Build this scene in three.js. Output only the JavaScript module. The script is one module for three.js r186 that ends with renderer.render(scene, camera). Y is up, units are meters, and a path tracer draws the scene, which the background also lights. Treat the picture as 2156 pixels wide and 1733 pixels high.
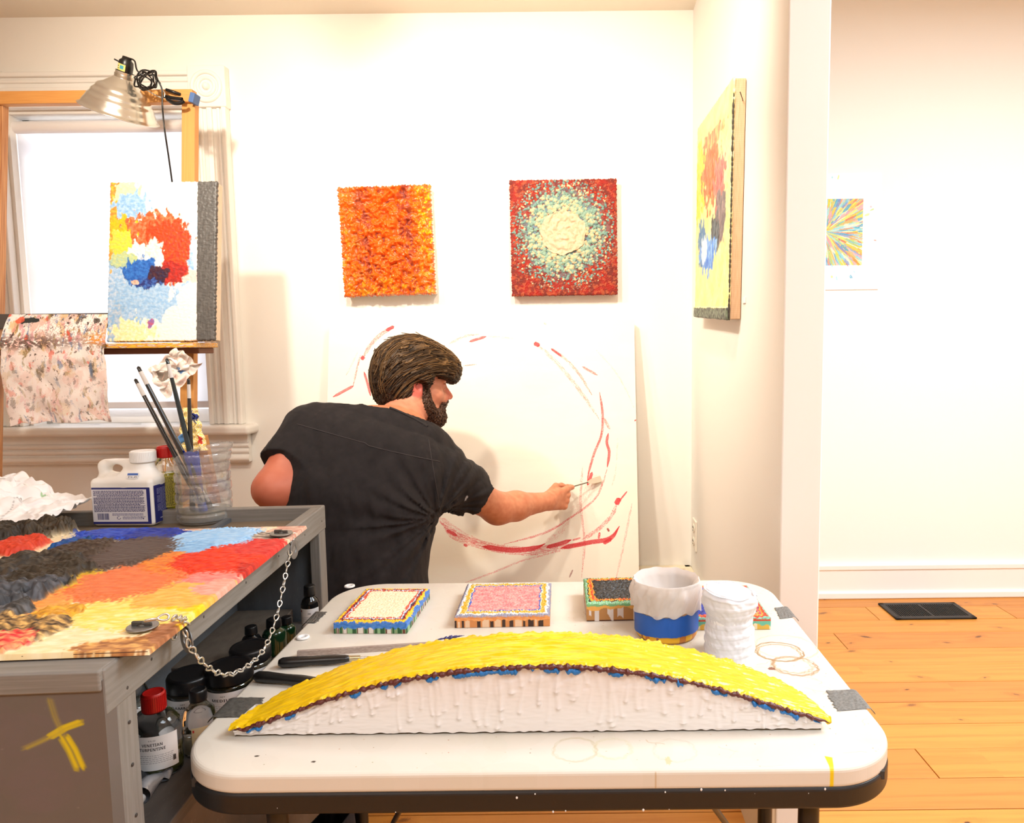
import * as THREE from 'three';
import { RoundedBoxGeometry } from 'three/addons/geometries/RoundedBoxGeometry.js';
import { mergeGeometries } from 'three/addons/utils/BufferGeometryUtils.js';
import { RectAreaLightUniformsLib } from 'three/addons/lights/RectAreaLightUniformsLib.js';
import { createNoise2D, createNoise3D } from 'simplex-noise';

// ---------------------------------------------------------------- camera, sky, lights, exposure
const scene = new THREE.Scene();
const renderer = new THREE.WebGLRenderer({ antialias: true });
renderer.toneMapping = THREE.LinearToneMapping;
renderer.toneMappingExposure = 1.14;
renderer.shadowMap.enabled = true;
RectAreaLightUniformsLib.init();

const F = 1460, CX = 1212, CY = 866.5, EYE = 1.2, PITCH = 5.2 * Math.PI / 180, ROLL = 0.011;
const camera = new THREE.PerspectiveCamera(2 * Math.atan(866.5 / F) * 180 / Math.PI, 2424 / 1733, 0.05, 60);
camera.position.set(0, EYE, 0);
camera.rotation.set(-PITCH, 0, -ROLL, 'YXZ');
camera.setViewOffset(2424, 1733, 0, 0, 2156, 1733);       // the photograph is cropped on its right
camera.updateMatrixWorld(true);
scene.add(camera);

scene.background = new THREE.Color().setRGB(3.0, 3.2, 3.5);  // bright overcast sky, seen only through the windows
const WARM = [1.0, 0.9, 0.75], DAY = [0.84, 0.93, 1.0];
const LIGHTS = {
  // unseen warm spots on the studio ceiling, placed to light the walls: position, target, candela, half angle
  spots: [
    [[-1.15, 2.28, -1.25], [-1.2, 1.5, -2.62], 5, 1.0, 'white ceiling spotlight nearest the window, aimed at the studio back wall'],
    [[-0.55, 2.28, -1.05], [-0.25, 1.45, -2.62], 6.2, 0.85, 'white ceiling spotlight over the painter, aimed between the two wall paintings'],
    [[0.05, 2.28, -1.3], [0.1, 1.5, -2.62], 3.4, 0.95, 'white ceiling spotlight nearest the short wall, aimed at the studio back wall'],
    [[-0.6, 2.28, -1.56], [0.44, 0.95, -2.05], 3.6, 0.5, 'white ceiling spotlight turned towards the short wall with the tall painting'],
  ],
  // unseen ceiling panels, standing in for daylight on post, table and other room: centre, width, depth, radiance, colour
  panels: [
    [[-0.9, 2.40, 0.55], 1.2, 0.6, 7, [1, 0.96, 0.92], 'ceiling light panel over the grey cabinet side of the studio'],
    [[1.1, 2.73, 0.5], 1.2, 0.9, 11.5, [0.74, 0.88, 1.0], 'ceiling light panel behind the camera, in line with the post'],
    [[2.0, 2.73, -1.25], 1.4, 1.0, 18, DAY, 'ceiling light panel of the other room, above the floor register'],
  ],
};

// ---------------------------------------------------------------- helpers
const V = (x, y, z) => new THREE.Vector3(x, y, z);
const lerp = THREE.MathUtils.lerp, clamp = THREE.MathUtils.clamp, smooth = (x, a, b) => (a < b ? THREE.MathUtils.smoothstep(x, a, b) : 1 - THREE.MathUtils.smoothstep(x, b, a));
function rng(seed) { let a = seed >>> 0; return () => { a = (a + 0x6D2B79F5) | 0; let t = Math.imul(a ^ (a >>> 15), 1 | a); t = (t + Math.imul(t ^ (t >>> 7), 61 | t)) ^ t; return ((t ^ (t >>> 14)) >>> 0) / 4294967296; }; }
const n2 = createNoise2D(rng(11)), n3 = createNoise3D(rng(23));
const fbm = (x, y, o = 4) => { let s = 0, a = 0.5; for (let i = 0; i < o; i++) { s += a * n2(x, y); x = x * 2.03 + 7.1; y = y * 2.03 - 3.7; a *= 0.5; } return s; };
const fbm3 = (x, y, z, o = 3) => { let s = 0, a = 0.5; for (let i = 0; i < o; i++) { s += a * n3(x, y, z); x = x * 2.03 + 5.1; y = y * 2.03 - 2.7; z = z * 2.03 + 1.3; a *= 0.5; } return s; };
const ray = (px, py) => V((px - CX) / F, -(py - CY) / F, -1).applyEuler(camera.rotation);
// a point seen at a photo pixel, on the plane z = const, y = const or x = const (used to measure where things stand)
const onZ = (px, py, z) => { const d = ray(px, py); return d.multiplyScalar(z / d.z).add(camera.position); };
const onY = (px, py, y) => { const d = ray(px, py); return d.multiplyScalar((y - EYE) / d.y).add(camera.position); };
const onX = (px, py, x) => { const d = ray(px, py); return d.multiplyScalar(x / d.x).add(camera.position); };
const s2l = (c) => { c /= 255; return c <= 0.04045 ? c / 12.92 : Math.pow((c + 0.055) / 1.055, 2.4); };
const mixc = (a, b, t) => [lerp(a[0], b[0], t), lerp(a[1], b[1], t), lerp(a[2], b[2], t)];
const rgb = (c) => new THREE.Color().setRGB(s2l(c[0]), s2l(c[1]), s2l(c[2]));

function std(c, rough = 0.6, o = {}) { return new THREE.MeshStandardMaterial({ color: Array.isArray(c) ? rgb(c) : c, roughness: rough, ...o }); }
function phys(c, rough = 0.6, o = {}) { return new THREE.MeshPhysicalMaterial({ color: Array.isArray(c) ? rgb(c) : c, roughness: rough, ...o }); }
const vcol = (rough = 0.5, o = {}) => new THREE.MeshPhysicalMaterial({ vertexColors: true, roughness: rough, ...o });

function dataTex(w, h, fn, srgb = true, repeat = false) {
  const d = new Uint8Array(w * h * 4);
  for (let j = 0; j < h; j++) for (let i = 0; i < w; i++) {
    const c = fn((i + 0.5) / w, (j + 0.5) / h), k = (j * w + i) * 4;
    d[k] = clamp(c[0], 0, 255); d[k + 1] = clamp(c[1], 0, 255); d[k + 2] = clamp(c[2], 0, 255); d[k + 3] = 255;
  }
  const t = new THREE.DataTexture(d, w, h, THREE.RGBAFormat);
  t.magFilter = THREE.LinearFilter; t.minFilter = THREE.LinearFilter;
  if (srgb) t.colorSpace = THREE.SRGBColorSpace;
  if (repeat) t.wrapS = t.wrapT = THREE.RepeatWrapping;
  t.needsUpdate = true;
  return t;
}
function canvasTex(w, h, draw) {
  const c = document.createElement('canvas'); c.width = w; c.height = h;
  draw(c.getContext('2d'), w, h);
  const t = new THREE.CanvasTexture(c); t.colorSpace = THREE.SRGBColorSpace;
  return t;
}
const css = (c, a = 1) => `rgba(${c[0] | 0},${c[1] | 0},${c[2] | 0},${a})`;

// ---- objects
const taken = new Map();
function numbered(name) { const k = taken.get(name) ?? 0; taken.set(name, k + 1); return k ? `${name}_${String(k).padStart(3, '0')}` : name; }
const shade = (m) => { m.castShadow = m.receiveShadow = true; return m; };
function thing(name, label, category, pos = [0, 0, 0], group) {
  const o = new THREE.Group(); o.name = numbered(name); o.position.set(...(pos.isVector3 ? pos.toArray() : pos));
  o.userData = { label, category }; if (group) o.userData.group = group;
  scene.add(o); return o;
}
function part(parent, name, geo, mat, label) {
  const m = shade(new THREE.Mesh(Array.isArray(geo) ? merge(geo) : geo, mat)); m.name = name;
  if (label) m.userData.label = label;
  parent.add(m); return m;
}
// the same, for geometry given in world coordinates under a thing that is only moved
function partW(parent, name, geo, mat, label) {
  geo = Array.isArray(geo) ? merge(geo) : geo;
  geo.translate(-parent.position.x, -parent.position.y, -parent.position.z);
  return part(parent, name, geo, mat, label);
}
function single(name, label, category, geo, mat, group) {           // a thing that is one mesh, in world coordinates; its origin goes to its base
  geo = Array.isArray(geo) ? merge(geo) : geo;
  geo.computeBoundingBox(); const b = geo.boundingBox.clone(), c = b.getCenter(V());
  geo.translate(-c.x, -b.min.y, -c.z);
  const m = shade(new THREE.Mesh(geo, mat)); m.name = numbered(name); m.position.set(c.x, b.min.y, c.z);
  m.userData = { label, category }; if (group) m.userData.group = group;
  scene.add(m); return m;
}
function struct(name, geo, mat, label, parent) {
  const m = shade(new THREE.Mesh(Array.isArray(geo) ? merge(geo) : geo, mat)); m.name = parent ? name : numbered(name);
  if (!parent) m.userData.kind = 'structure';
  if (label) m.userData.label = label;
  (parent ?? scene).add(m); return m;
}
// ---- geometry
function merge(list) {
  const keys = ['position', 'normal', 'uv'], col = list.some((g) => g.attributes.color);
  return mergeGeometries(list.map((g) => {
    g = g.index ? g.toNonIndexed() : g.clone();
    if (!g.attributes.normal) g.computeVertexNormals();
    if (!g.attributes.uv) g.setAttribute('uv', new THREE.BufferAttribute(new Float32Array(g.attributes.position.count * 2), 2));
    if (col && !g.attributes.color) g.setAttribute('color', new THREE.BufferAttribute(new Float32Array(g.attributes.position.count * 3).fill(1), 3));
    for (const k of Object.keys(g.attributes)) if (!keys.includes(k) && !(col && k === 'color')) g.deleteAttribute(k);
    return g;
  }));
}
const box = (x, y, z, w, h, d, r = 0.004) => (r > 0 ? new RoundedBoxGeometry(w, h, d, 2, Math.min(r, w / 2.01, h / 2.01, d / 2.01)) : new THREE.BoxGeometry(w, h, d)).translate(x, y, z);
const span = (x0, x1, y0, y1, z0, z1, r = 0) => box((x0 + x1) / 2, (y0 + y1) / 2, (z0 + z1) / 2, Math.abs(x1 - x0), Math.abs(y1 - y0), Math.abs(z1 - z0), r);
function tube(pts, r, seg = 0, rad = 8, closed = false) {
  const c = new THREE.CatmullRomCurve3(pts.map((p) => (p.isVector3 ? p : V(...p))), closed, 'centripetal');
  return new THREE.TubeGeometry(c, seg || pts.length * 8, r, rad, closed);
}
function rod(a, b, r0, r1 = r0, rad = 14) {                        // cylinder between two points
  const d = b.clone().sub(a), g = new THREE.CylinderGeometry(r1, r0, d.length(), rad);
  g.translate(0, d.length() / 2, 0).applyQuaternion(new THREE.Quaternion().setFromUnitVectors(V(0, 1, 0), d.clone().normalize())).translate(a.x, a.y, a.z);
  return g;
}
function bar(a, b, w, d, roll = 0, r = 0.003) {                    // rectangular bar between two points
  const v = b.clone().sub(a), L = v.length(), g = new RoundedBoxGeometry(w, L, d, 2, Math.min(r, w / 2.1, d / 2.1));
  g.rotateY(roll).applyQuaternion(new THREE.Quaternion().setFromUnitVectors(V(0, 1, 0), v.normalize()));
  const c = a.clone().add(b).multiplyScalar(0.5);
  return g.translate(c.x, c.y, c.z);
}
const lathe = (pts, seg = 40) => new THREE.LatheGeometry(pts.map((p) => new THREE.Vector2(Math.max(p[0], 0.00001), p[1])), seg);
function gridGeo(nu, nv, P, C) {
  const n = (nu + 1) * (nv + 1), pos = new Float32Array(n * 3), uv = new Float32Array(n * 2), col = C ? new Float32Array(n * 3) : null, idx = [];
  for (let j = 0, k = 0; j <= nv; j++) for (let i = 0; i <= nu; i++, k++) {
    const u = i / nu, v = j / nv, p = P(u, v, i, j);
    pos[k * 3] = p.x ?? p[0]; pos[k * 3 + 1] = p.y ?? p[1]; pos[k * 3 + 2] = p.z ?? p[2];
    uv[k * 2] = u; uv[k * 2 + 1] = v;
    if (C) { const c = C(u, v, i, j); for (let q = 0; q < 3; q++) col[k * 3 + q] = s2l(clamp(c[q], 0, 255)); }
    if (i < nu && j < nv) idx.push(k, k + 1, k + nu + 2, k, k + nu + 2, k + nu + 1);
  }
  const g = new THREE.BufferGeometry();
  g.setAttribute('position', new THREE.BufferAttribute(pos, 3)); g.setAttribute('uv', new THREE.BufferAttribute(uv, 2));
  if (C) g.setAttribute('color', new THREE.BufferAttribute(col, 3));
  g.setIndex(idx); g.computeVertexNormals();
  return g;
}
function sheet(nu, nv, P, t, C) {                                   // a cloth or paper with thickness t
  const a = gridGeo(nu, nv, P, C), p = a.attributes.position, nr = a.attributes.normal, n = p.count;
  const pos = new Float32Array(n * 6), uv = new Float32Array(n * 4), col = C ? new Float32Array(n * 6) : null, idx = [...a.index.array];
  for (let k = 0; k < n; k++) for (let q = 0; q < 3; q++) {
    const x = p.array[k * 3 + q], d = nr.array[k * 3 + q] * t / 2;
    pos[k * 3 + q] = x + d; pos[(n + k) * 3 + q] = x - d;
    if (C) col[k * 3 + q] = col[(n + k) * 3 + q] = a.attributes.color.array[k * 3 + q];
  }
  uv.set(a.attributes.uv.array, 0); uv.set(a.attributes.uv.array, n * 2);
  for (let i = 0; i < a.index.count; i += 3) idx.push(n + a.index.array[i], n + a.index.array[i + 2], n + a.index.array[i + 1]);
  const rim = []; for (let i = 0; i < nu; i++) rim.push(i); for (let j = 0; j < nv; j++) rim.push(j * (nu + 1) + nu); for (let i = nu; i > 0; i--) rim.push(nv * (nu + 1) + i); for (let j = nv; j > 0; j--) rim.push(j * (nu + 1));
  rim.forEach((x, i) => { const y = rim[(i + 1) % rim.length]; idx.push(x, n + x, y, y, n + x, n + y); });
  const g = new THREE.BufferGeometry();
  g.setAttribute('position', new THREE.BufferAttribute(pos, 3)); g.setAttribute('uv', new THREE.BufferAttribute(uv, 2));
  if (C) g.setAttribute('color', new THREE.BufferAttribute(col, 3));
  g.setIndex(idx); g.computeVertexNormals();
  return g;
}
// metres as uv on a geometry: the two axes given
function metricUV(g, a, b, ou = 0, ov = 0, sc = 1) {
  const p = g.attributes.position, uv = new Float32Array(p.count * 2), get = { x: 0, y: 1, z: 2 };
  for (let i = 0; i < p.count; i++) { uv[i * 2] = p.array[i * 3 + get[a]] * sc + ou; uv[i * 2 + 1] = p.array[i * 3 + get[b]] * sc + ov; }
  g.setAttribute('uv', new THREE.BufferAttribute(uv, 2)); return g;
}
// surface nets over a signed distance field (negative inside); optional vertex colours
function meshSDF(f, lo, hi, cell, C) {
  const nx = Math.ceil((hi.x - lo.x) / cell) + 1, ny = Math.ceil((hi.y - lo.y) / cell) + 1, nz = Math.ceil((hi.z - lo.z) / cell) + 1;
  const val = new Float32Array(nx * ny * nz), id = new Int32Array(nx * ny * nz).fill(-1), at = (i, j, k) => (k * ny + j) * nx + i;
  const B = 5, far = B * cell * 0.87 * 1.35 + 0.012;                    // blocks far from the surface get their centre's value
  for (let K = 0; K < nz; K += B) for (let J = 0; J < ny; J += B) for (let I = 0; I < nx; I += B) {
    const mid = f(lo.x + (I + 2) * cell, lo.y + (J + 2) * cell, lo.z + (K + 2) * cell), skip = Math.abs(mid) > far;
    for (let k = K; k < Math.min(K + B, nz); k++) for (let j = J; j < Math.min(J + B, ny); j++) for (let i = I; i < Math.min(I + B, nx); i++) val[at(i, j, k)] = skip ? mid : f(lo.x + i * cell, lo.y + j * cell, lo.z + k * cell);
  }
  const pos = [], idx = [];
  const E = [[0, 1], [2, 3], [4, 5], [6, 7], [0, 2], [1, 3], [4, 6], [5, 7], [0, 4], [1, 5], [2, 6], [3, 7]];
  for (let k = 0; k < nz - 1; k++) for (let j = 0; j < ny - 1; j++) for (let i = 0; i < nx - 1; i++) {
    const c = []; let m = 0;
    for (let q = 0; q < 8; q++) { c[q] = val[at(i + (q & 1), j + ((q >> 1) & 1), k + (q >> 2))]; if (c[q] < 0) m++; }
    if (m === 0 || m === 8) continue;
    let x = 0, y = 0, z = 0, n = 0;
    for (const [a, b] of E) if ((c[a] < 0) !== (c[b] < 0)) {
      const t = c[a] / (c[a] - c[b]);
      x += lerp(a & 1, b & 1, t); y += lerp((a >> 1) & 1, (b >> 1) & 1, t); z += lerp(a >> 2, b >> 2, t); n++;
    }
    id[at(i, j, k)] = pos.length / 3;
    pos.push(lo.x + (i + x / n) * cell, lo.y + (j + y / n) * cell, lo.z + (k + z / n) * cell);
  }
  const quad = (a, b, c, d, flip) => { if (a < 0 || b < 0 || c < 0 || d < 0) return; flip ? idx.push(a, d, c, a, c, b) : idx.push(a, b, c, a, c, d); };
  for (let k = 1; k < nz - 1; k++) for (let j = 1; j < ny - 1; j++) for (let i = 1; i < nx - 1; i++) {
    const s = val[at(i, j, k)] < 0;
    if (s !== (val[at(i + 1, j, k)] < 0)) quad(id[at(i, j - 1, k - 1)], id[at(i, j, k - 1)], id[at(i, j, k)], id[at(i, j - 1, k)], !s);
    if (s !== (val[at(i, j + 1, k)] < 0)) quad(id[at(i - 1, j, k - 1)], id[at(i - 1, j, k)], id[at(i, j, k)], id[at(i, j, k - 1)], !s);
    if (s !== (val[at(i, j, k + 1)] < 0)) quad(id[at(i - 1, j - 1, k)], id[at(i, j - 1, k)], id[at(i, j, k)], id[at(i - 1, j, k)], !s);
  }
  const g = new THREE.BufferGeometry(), n = pos.length / 3, nor = new Float32Array(pos.length), e = cell * 0.5;
  const col = C ? new Float32Array(pos.length) : null;
  for (let i = 0; i < n; i++) {
    const x = pos[i * 3], y = pos[i * 3 + 1], z = pos[i * 3 + 2];
    let a = f(x + e, y, z) - f(x - e, y, z), b = f(x, y + e, z) - f(x, y - e, z), c = f(x, y, z + e) - f(x, y, z - e);
    const L = Math.hypot(a, b, c) || 1; nor[i * 3] = a / L; nor[i * 3 + 1] = b / L; nor[i * 3 + 2] = c / L;
    if (C) { const q = C(x, y, z, nor[i * 3], nor[i * 3 + 1], nor[i * 3 + 2]); for (let t = 0; t < 3; t++) col[i * 3 + t] = s2l(clamp(q[t], 0, 255)); }
  }
  g.setAttribute('position', new THREE.BufferAttribute(new Float32Array(pos), 3));
  g.setAttribute('normal', new THREE.BufferAttribute(nor, 3));
  if (C) g.setAttribute('color', new THREE.BufferAttribute(col, 3));
  g.setIndex(idx);
  return g;
}
const smin = (a, b, k) => { const h = Math.max(k - Math.abs(a - b), 0) / k; return Math.min(a, b) - h * h * k * 0.25; };
const smax = (a, b, k) => -smin(-a, -b, k);
function cone(x, y, z, a, b, ra, rb) {                              // tapered capsule
  const bx = b.x - a.x, by = b.y - a.y, bz = b.z - a.z, px = x - a.x, py = y - a.y, pz = z - a.z;
  const h = clamp((px * bx + py * by + pz * bz) / (bx * bx + by * by + bz * bz), 0, 1);
  return Math.hypot(px - bx * h, py - by * h, pz - bz * h) - lerp(ra, rb, h);
}
function ell(x, y, z, rx, ry, rz) { const a = Math.hypot(x / rx, y / ry, z / rz), b = Math.hypot(x / (rx * rx), y / (ry * ry), z / (rz * rz)); return b < 1e-9 ? -Math.min(rx, ry, rz) : a * (a - 1) / b; }

// ---------------------------------------------------------------- the room
const ZB = -2.62, ZR = -3.222, XP0 = 0.44, XP1 = 0.527, CEIL = 2.41, CEILR = 2.74, XL = -3.0, XR = 4.2, ZF = 3.0;
const wallMat = std([247, 243, 236], 0.75);
const trimMat = std([246, 242, 236], 0.42), ceilMat = std([240, 230, 214], 0.85);
const creamBase = std([233, 219, 192], 0.5);
{
  const W0 = -2.07, W1 = -1.375, S0 = 0.93, S1 = 2.085;
  struct('wall_back', [span(XL, W0, 0, CEIL, ZB - 0.15, ZB), span(W1, XP0 + 0.02, 0, CEIL, ZB - 0.15, ZB), span(W0, W1, 0, S0, ZB - 0.15, ZB), span(W0, W1, S1, CEIL, ZB - 0.15, ZB)].map((g) => metricUV(g, 'x', 'y')), wallMat);
  struct('wall_partition', metricUV(span(XP0, XP1, 0, CEILR, ZR, -1.47, 0.004), 'z', 'y'), wallMat);
  struct('wall_back_right', metricUV(span(XP1 - 0.05, XR, 0, CEILR, ZR - 0.12, ZR), 'x', 'y'), wallMat);
  struct('wall_left', metricUV(span(XL - 0.12, XL, 0, CEIL, ZB - 0.15, ZF), 'z', 'y'), wallMat);
  struct('wall_right', metricUV(span(XR, XR + 0.12, 0, CEILR, ZR - 0.12, ZF), 'z', 'y'), wallMat);
  struct('wall_rear', metricUV(span(XL - 0.12, XR + 0.12, 0, CEILR, ZF, ZF + 0.12), 'x', 'y'), wallMat);
  struct('ceiling', [span(XL - 0.12, XP0 + 0.02, CEIL, CEIL + 0.1, ZB - 0.15, ZF), span(XP0, XP1, CEIL, CEILR + 0.02, -1.5, ZF), span(XP1 - 0.02, XR + 0.12, CEILR, CEILR + 0.1, ZR - 0.12, ZF)], ceilMat);

  // window in the back wall: casing, rosettes, stool, apron, sash and pane
  const win = new THREE.Group(); win.name = 'window_1'; win.userData.kind = 'structure'; scene.add(win);
  const flute = (x0, x1, y0, y1) => {
    const L = [span(x0 + 0.002, x1 - 0.002, y0 + 0.001, y1 - 0.001, ZB, ZB + 0.02, 0.003)], w = x1 - x0;
    for (const [a, b, h] of [[0.0, 0.14, 0.034], [0.2, 0.3, 0.026], [0.42, 0.58, 0.03], [0.7, 0.8, 0.026], [0.86, 1, 0.034]]) L.push(span(x0 + w * a, x0 + w * b, y0, y1, ZB, ZB + h, 0.005));
    return L;
  };
  struct('casing', flute(W1, W1 + 0.125, S0, S1), trimMat, null, win);
  struct('casing', flute(W0 - 0.125, W0, S0, S1), trimMat, null, win);
  const head = [span(W0 + 0.001, W1 - 0.001, S1 + 0.002, S1 + 0.123, ZB, ZB + 0.02, 0.003)];
  for (const [a, b, h] of [[0, 0.14, 0.034], [0.2, 0.3, 0.026], [0.42, 0.58, 0.03], [0.7, 0.8, 0.026], [0.86, 1, 0.034]]) head.push(span(W0, W1, S1 + 0.125 * a, S1 + 0.125 * b, ZB, ZB + h, 0.005));
  struct('head_casing', head, trimMat, null, win);
  for (const x of [W1 - 0.005, W0 - 0.13]) {
    const r = [span(x, x + 0.135, S1 - 0.005, S1 + 0.14, ZB, ZB + 0.036, 0.004)];
    for (const [R, t] of [[0.05, 0.008], [0.03, 0.007]]) r.push(new THREE.TorusGeometry(R, t, 10, 40).translate(x + 0.0675, S1 + 0.066, ZB + 0.036));
    r.push(new THREE.SphereGeometry(0.014, 16, 10).translate(x + 0.0675, S1 + 0.066, ZB + 0.036));
    struct('rosette', r, trimMat, null, win);
  }
  struct('stool_sill', [span(W0 - 0.16, W1 + 0.17, S0 - 0.035, S0, ZB - 0.1, ZB + 0.085, 0.013)], trimMat, null, win);
  const apron = [span(W0 - 0.13, W1 + 0.14, S0 - 0.145, S0 - 0.035, ZB, ZB + 0.03, 0.003)];
  for (const [y, r] of [[S0 - 0.078, 0.011], [S0 - 0.101, 0.01], [S0 - 0.128, 0.013]]) apron.push(rod(V(W0 - 0.135, y, ZB + 0.028), V(W1 + 0.145, y, ZB + 0.028), r));
  struct('apron', apron, trimMat, null, win);
  struct('sash_rail', [span(W0, W1, S0, S0 + 0.055, ZB - 0.1, ZB - 0.065, 0.004)], trimMat, null, win);
  struct('sash_rail', [span(W0, W1, S1 - 0.045, S1, ZB - 0.1, ZB - 0.065, 0.004)], trimMat, null, win);
  struct('sash_rail', [span(W0, W1, 1.48, 1.515, ZB - 0.12, ZB - 0.085, 0.004)], trimMat, null, win);
  for (const x of [W0, W1 - 0.04]) struct('sash_stile', [span(x, x + 0.04, S0, S1, ZB - 0.1, ZB - 0.065, 0.004)], trimMat, null, win);
  struct('jamb', [span(W0, W0 + 0.012, S0, S1, ZB - 0.15, ZB, 0), span(W1 - 0.012, W1, S0, S1, ZB - 0.15, ZB, 0), span(W0, W1, S1 - 0.012, S1, ZB - 0.15, ZB, 0)], trimMat, null, win);
  struct('pane', span(W0, W1, S0, S1, ZB - 0.092, ZB - 0.09), phys(0xffffff, 0.02, { transmission: 1, thickness: 0 }), null, win);

  // white roller blind, drawn down over the glass
  const bl = thing('roller_blind', 'white roller blind pulled down over the bright window', 'window blind', [(W0 + W1) / 2, 0.99, ZB - 0.03]);
  const bw = W1 - W0 - 0.03, cloth = phys([250, 250, 252], 1, { transmission: 0.55, thickness: 0 });
  part(bl, 'blind_cloth', sheet(24, 40, (u, v) => V((u - 0.5) * bw, 0.012 + v * (S1 - 0.055 - 1.0), 0.002 * Math.sin(u * 9) * (1 - v)), 0.001), cloth);
  part(bl, 'roller', [rod(V(-bw / 2 - 0.005, S1 - 1.04, 0), V(bw / 2 + 0.005, S1 - 1.04, 0), 0.022, 0.022, 20)], std([244, 240, 240], 0.5));
  part(bl, 'hem_bar', [box(0, 0.012, 0, bw, 0.026, 0.009, 0.004)], std([232, 230, 236], 0.5));

  // baseboards
  const bh = 0.362;
  struct('baseboard_back', [span(XL, XP0, 0, bh - 0.03, ZB, ZB + 0.022), span(XL, XP0, bh - 0.03, bh, ZB, ZB + 0.034, 0.008)], creamBase);
  struct('baseboard_partition', [span(XP0 - 0.022, XP0, 0, bh - 0.03, ZB, -1.475), span(XP0 - 0.034, XP0, bh - 0.03, bh, ZB, -1.475, 0.008)], creamBase);
  struct('baseboard_right', [span(XP1, XR, 0, 0.15, ZR, ZR + 0.018), span(XP1, XR, 0.138, 0.165, ZR, ZR + 0.024, 0.006), span(XP1, XR, 0, 0.035, ZR, ZR + 0.032, 0.008)], trimMat);

  // electrical outlet on the partition, near the back corner
  const out = thing('wall_outlet', 'white electrical outlet plate on the short wall near the back corner', 'outlet', [XP0, 0.45, -2.525]);
  part(out, 'cover_plate', box(-0.003, 0.056, 0, 0.006, 0.114, 0.072, 0.003), std([244, 236, 222], 0.35));
  for (const y of [0.031, 0.081]) {
    const r = part(out, 'receptacle', new THREE.CylinderGeometry(0.0165, 0.0165, 0.004, 24).rotateZ(Math.PI / 2).translate(-0.007, y, 0), std([238, 230, 214], 0.35));
    part(r, 'slot', [box(-0.0095, y + 0.003, -0.006, 0.001, 0.008, 0.002, 0), box(-0.0095, y + 0.003, 0.006, 0.001, 0.008, 0.002, 0), box(-0.0095, y - 0.008, 0, 0.001, 0.004, 0.004, 0)], std([60, 52, 44], 0.6));
  }

  // floor of pine boards
  const rz = rng(5), planks = [0, 1, 2].map((s) => {
    const knots = []; for (let i = 0; i < 7; i++) knots.push([rz(), 0.12 + rz() * 0.76, 0.003 + 0.013 * Math.pow(rz(), 1.6), 0.35 + rz() * 0.65, rz() * 1.4 - 0.7]);
    return dataTex(2048, 128, (u, v) => {
      const X = u * 2.4, Y = v * 0.14;
      let warp = 0, k = 0, ring = 0;
      for (const [ku, kv, kr, ky, sl] of knots) {
        let dx = Math.abs(u - ku); dx = Math.min(dx, 1 - dx) * 2.4 * Math.sign(u - ku || 1); const dy = (v - kv) * 0.14 - dx * sl * 0.6;
        const d = Math.hypot(dx / (kr * 1.7), dy / (kr * 0.75)) * (1 + 0.28 * n2(dx * 130 + ku * 40, dy * 130));
        warp += Math.exp(-d * d * 0.12) * 2.2; k = Math.max(k, ky * (1 - smooth(d, 0.3, 1.15))); ring = Math.max(ring, Math.exp(-d * 0.75));
      }
      const g = Math.sin(v * 16 + 3 * n2(X * 0.7 + s * 9, v * 2.2) + warp * 3) * 0.5 + 0.5, f = fbm(X * 5 + s * 31, Y * 480, 3), q = fbm(X * 1.3 + s * 17, Y * 26, 3);
      let c = mixc([216, 147, 62], [200, 126, 48], clamp(g * 0.5 + f * 0.55 + q * 0.5, 0, 1));
      c = mixc(c, [170, 92, 34], clamp(ring * 0.45, 0, 1)); c = mixc(c, [72, 40, 20], k * 0.85);
      return c;
    }, true, true);
  });
  const floor = new THREE.Group(); floor.name = 'floor'; floor.userData.kind = 'structure'; scene.add(floor);
  const mats = []; for (let s = 0; s < 3; s++) for (const t of [1, 0.93, 1.05]) mats.push(new THREE.MeshStandardMaterial({ map: planks[s], roughness: 0.42, color: new THREE.Color().setRGB(t, t * (t > 1 ? 1 : t), t) }));
  struct('subfloor', span(XL - 0.12, XR + 0.12, -0.1, -0.018, ZR - 0.12, ZF + 0.1), std([70, 42, 20], 0.9), null, floor);
  const edges = [-3.222, -3.095, -2.945, -2.809, -2.654, -2.511, -2.378, -2.239, -2.104, -1.968, -1.825, -1.695, -1.56];
  while (edges[edges.length - 1] < -0.3) edges.push(edges[edges.length - 1] + 0.137);
  const breaks = { 1: [-1.2, 1.323, 1.926], 3: [-0.6, 1.07, 3.1], 9: [-0.9, 1.0, 3.3], 10: [-1.8, 0.35, 2.6] };
  for (let i = 0; i < edges.length - 1; i++) {
    const cuts = [XL - 0.1, ...(breaks[i] ?? [-2.4 + rz() * 2.2, 2.2 + rz() * 1.6]), XR + 0.1];
    for (let k = 0; k < cuts.length - 1; k++) {
      const h = (rz() - 0.5) * 0.0012, g = span(cuts[k] + 0.0012, cuts[k + 1] - 0.0012, -0.02, h, edges[i] + 0.0013, edges[i + 1] - 0.0013, 0.0014);
      metricUV(g, 'x', 'z', 0, 0, 1);
      const uv = g.attributes.uv, ou = rz(); for (let q = 0; q < uv.count; q++) uv.setXY(q, uv.getX(q) / 2.4 + ou, (uv.getY(q) - edges[i]) / 0.142);
      struct('floorboard', g, mats[Math.floor(rz() * mats.length)], null, floor);
    }
  }
  const rest = metricUV(span(XL - 0.1, XR + 0.1, -0.02, 0, edges[edges.length - 1], ZF), 'x', 'z'); { const uv = rest.attributes.uv; for (let q = 0; q < uv.count; q++) uv.setXY(q, uv.getX(q) / 2.4, uv.getY(q) / 0.142); }
  struct('floor_behind', rest, mats[0], null, floor);

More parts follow.
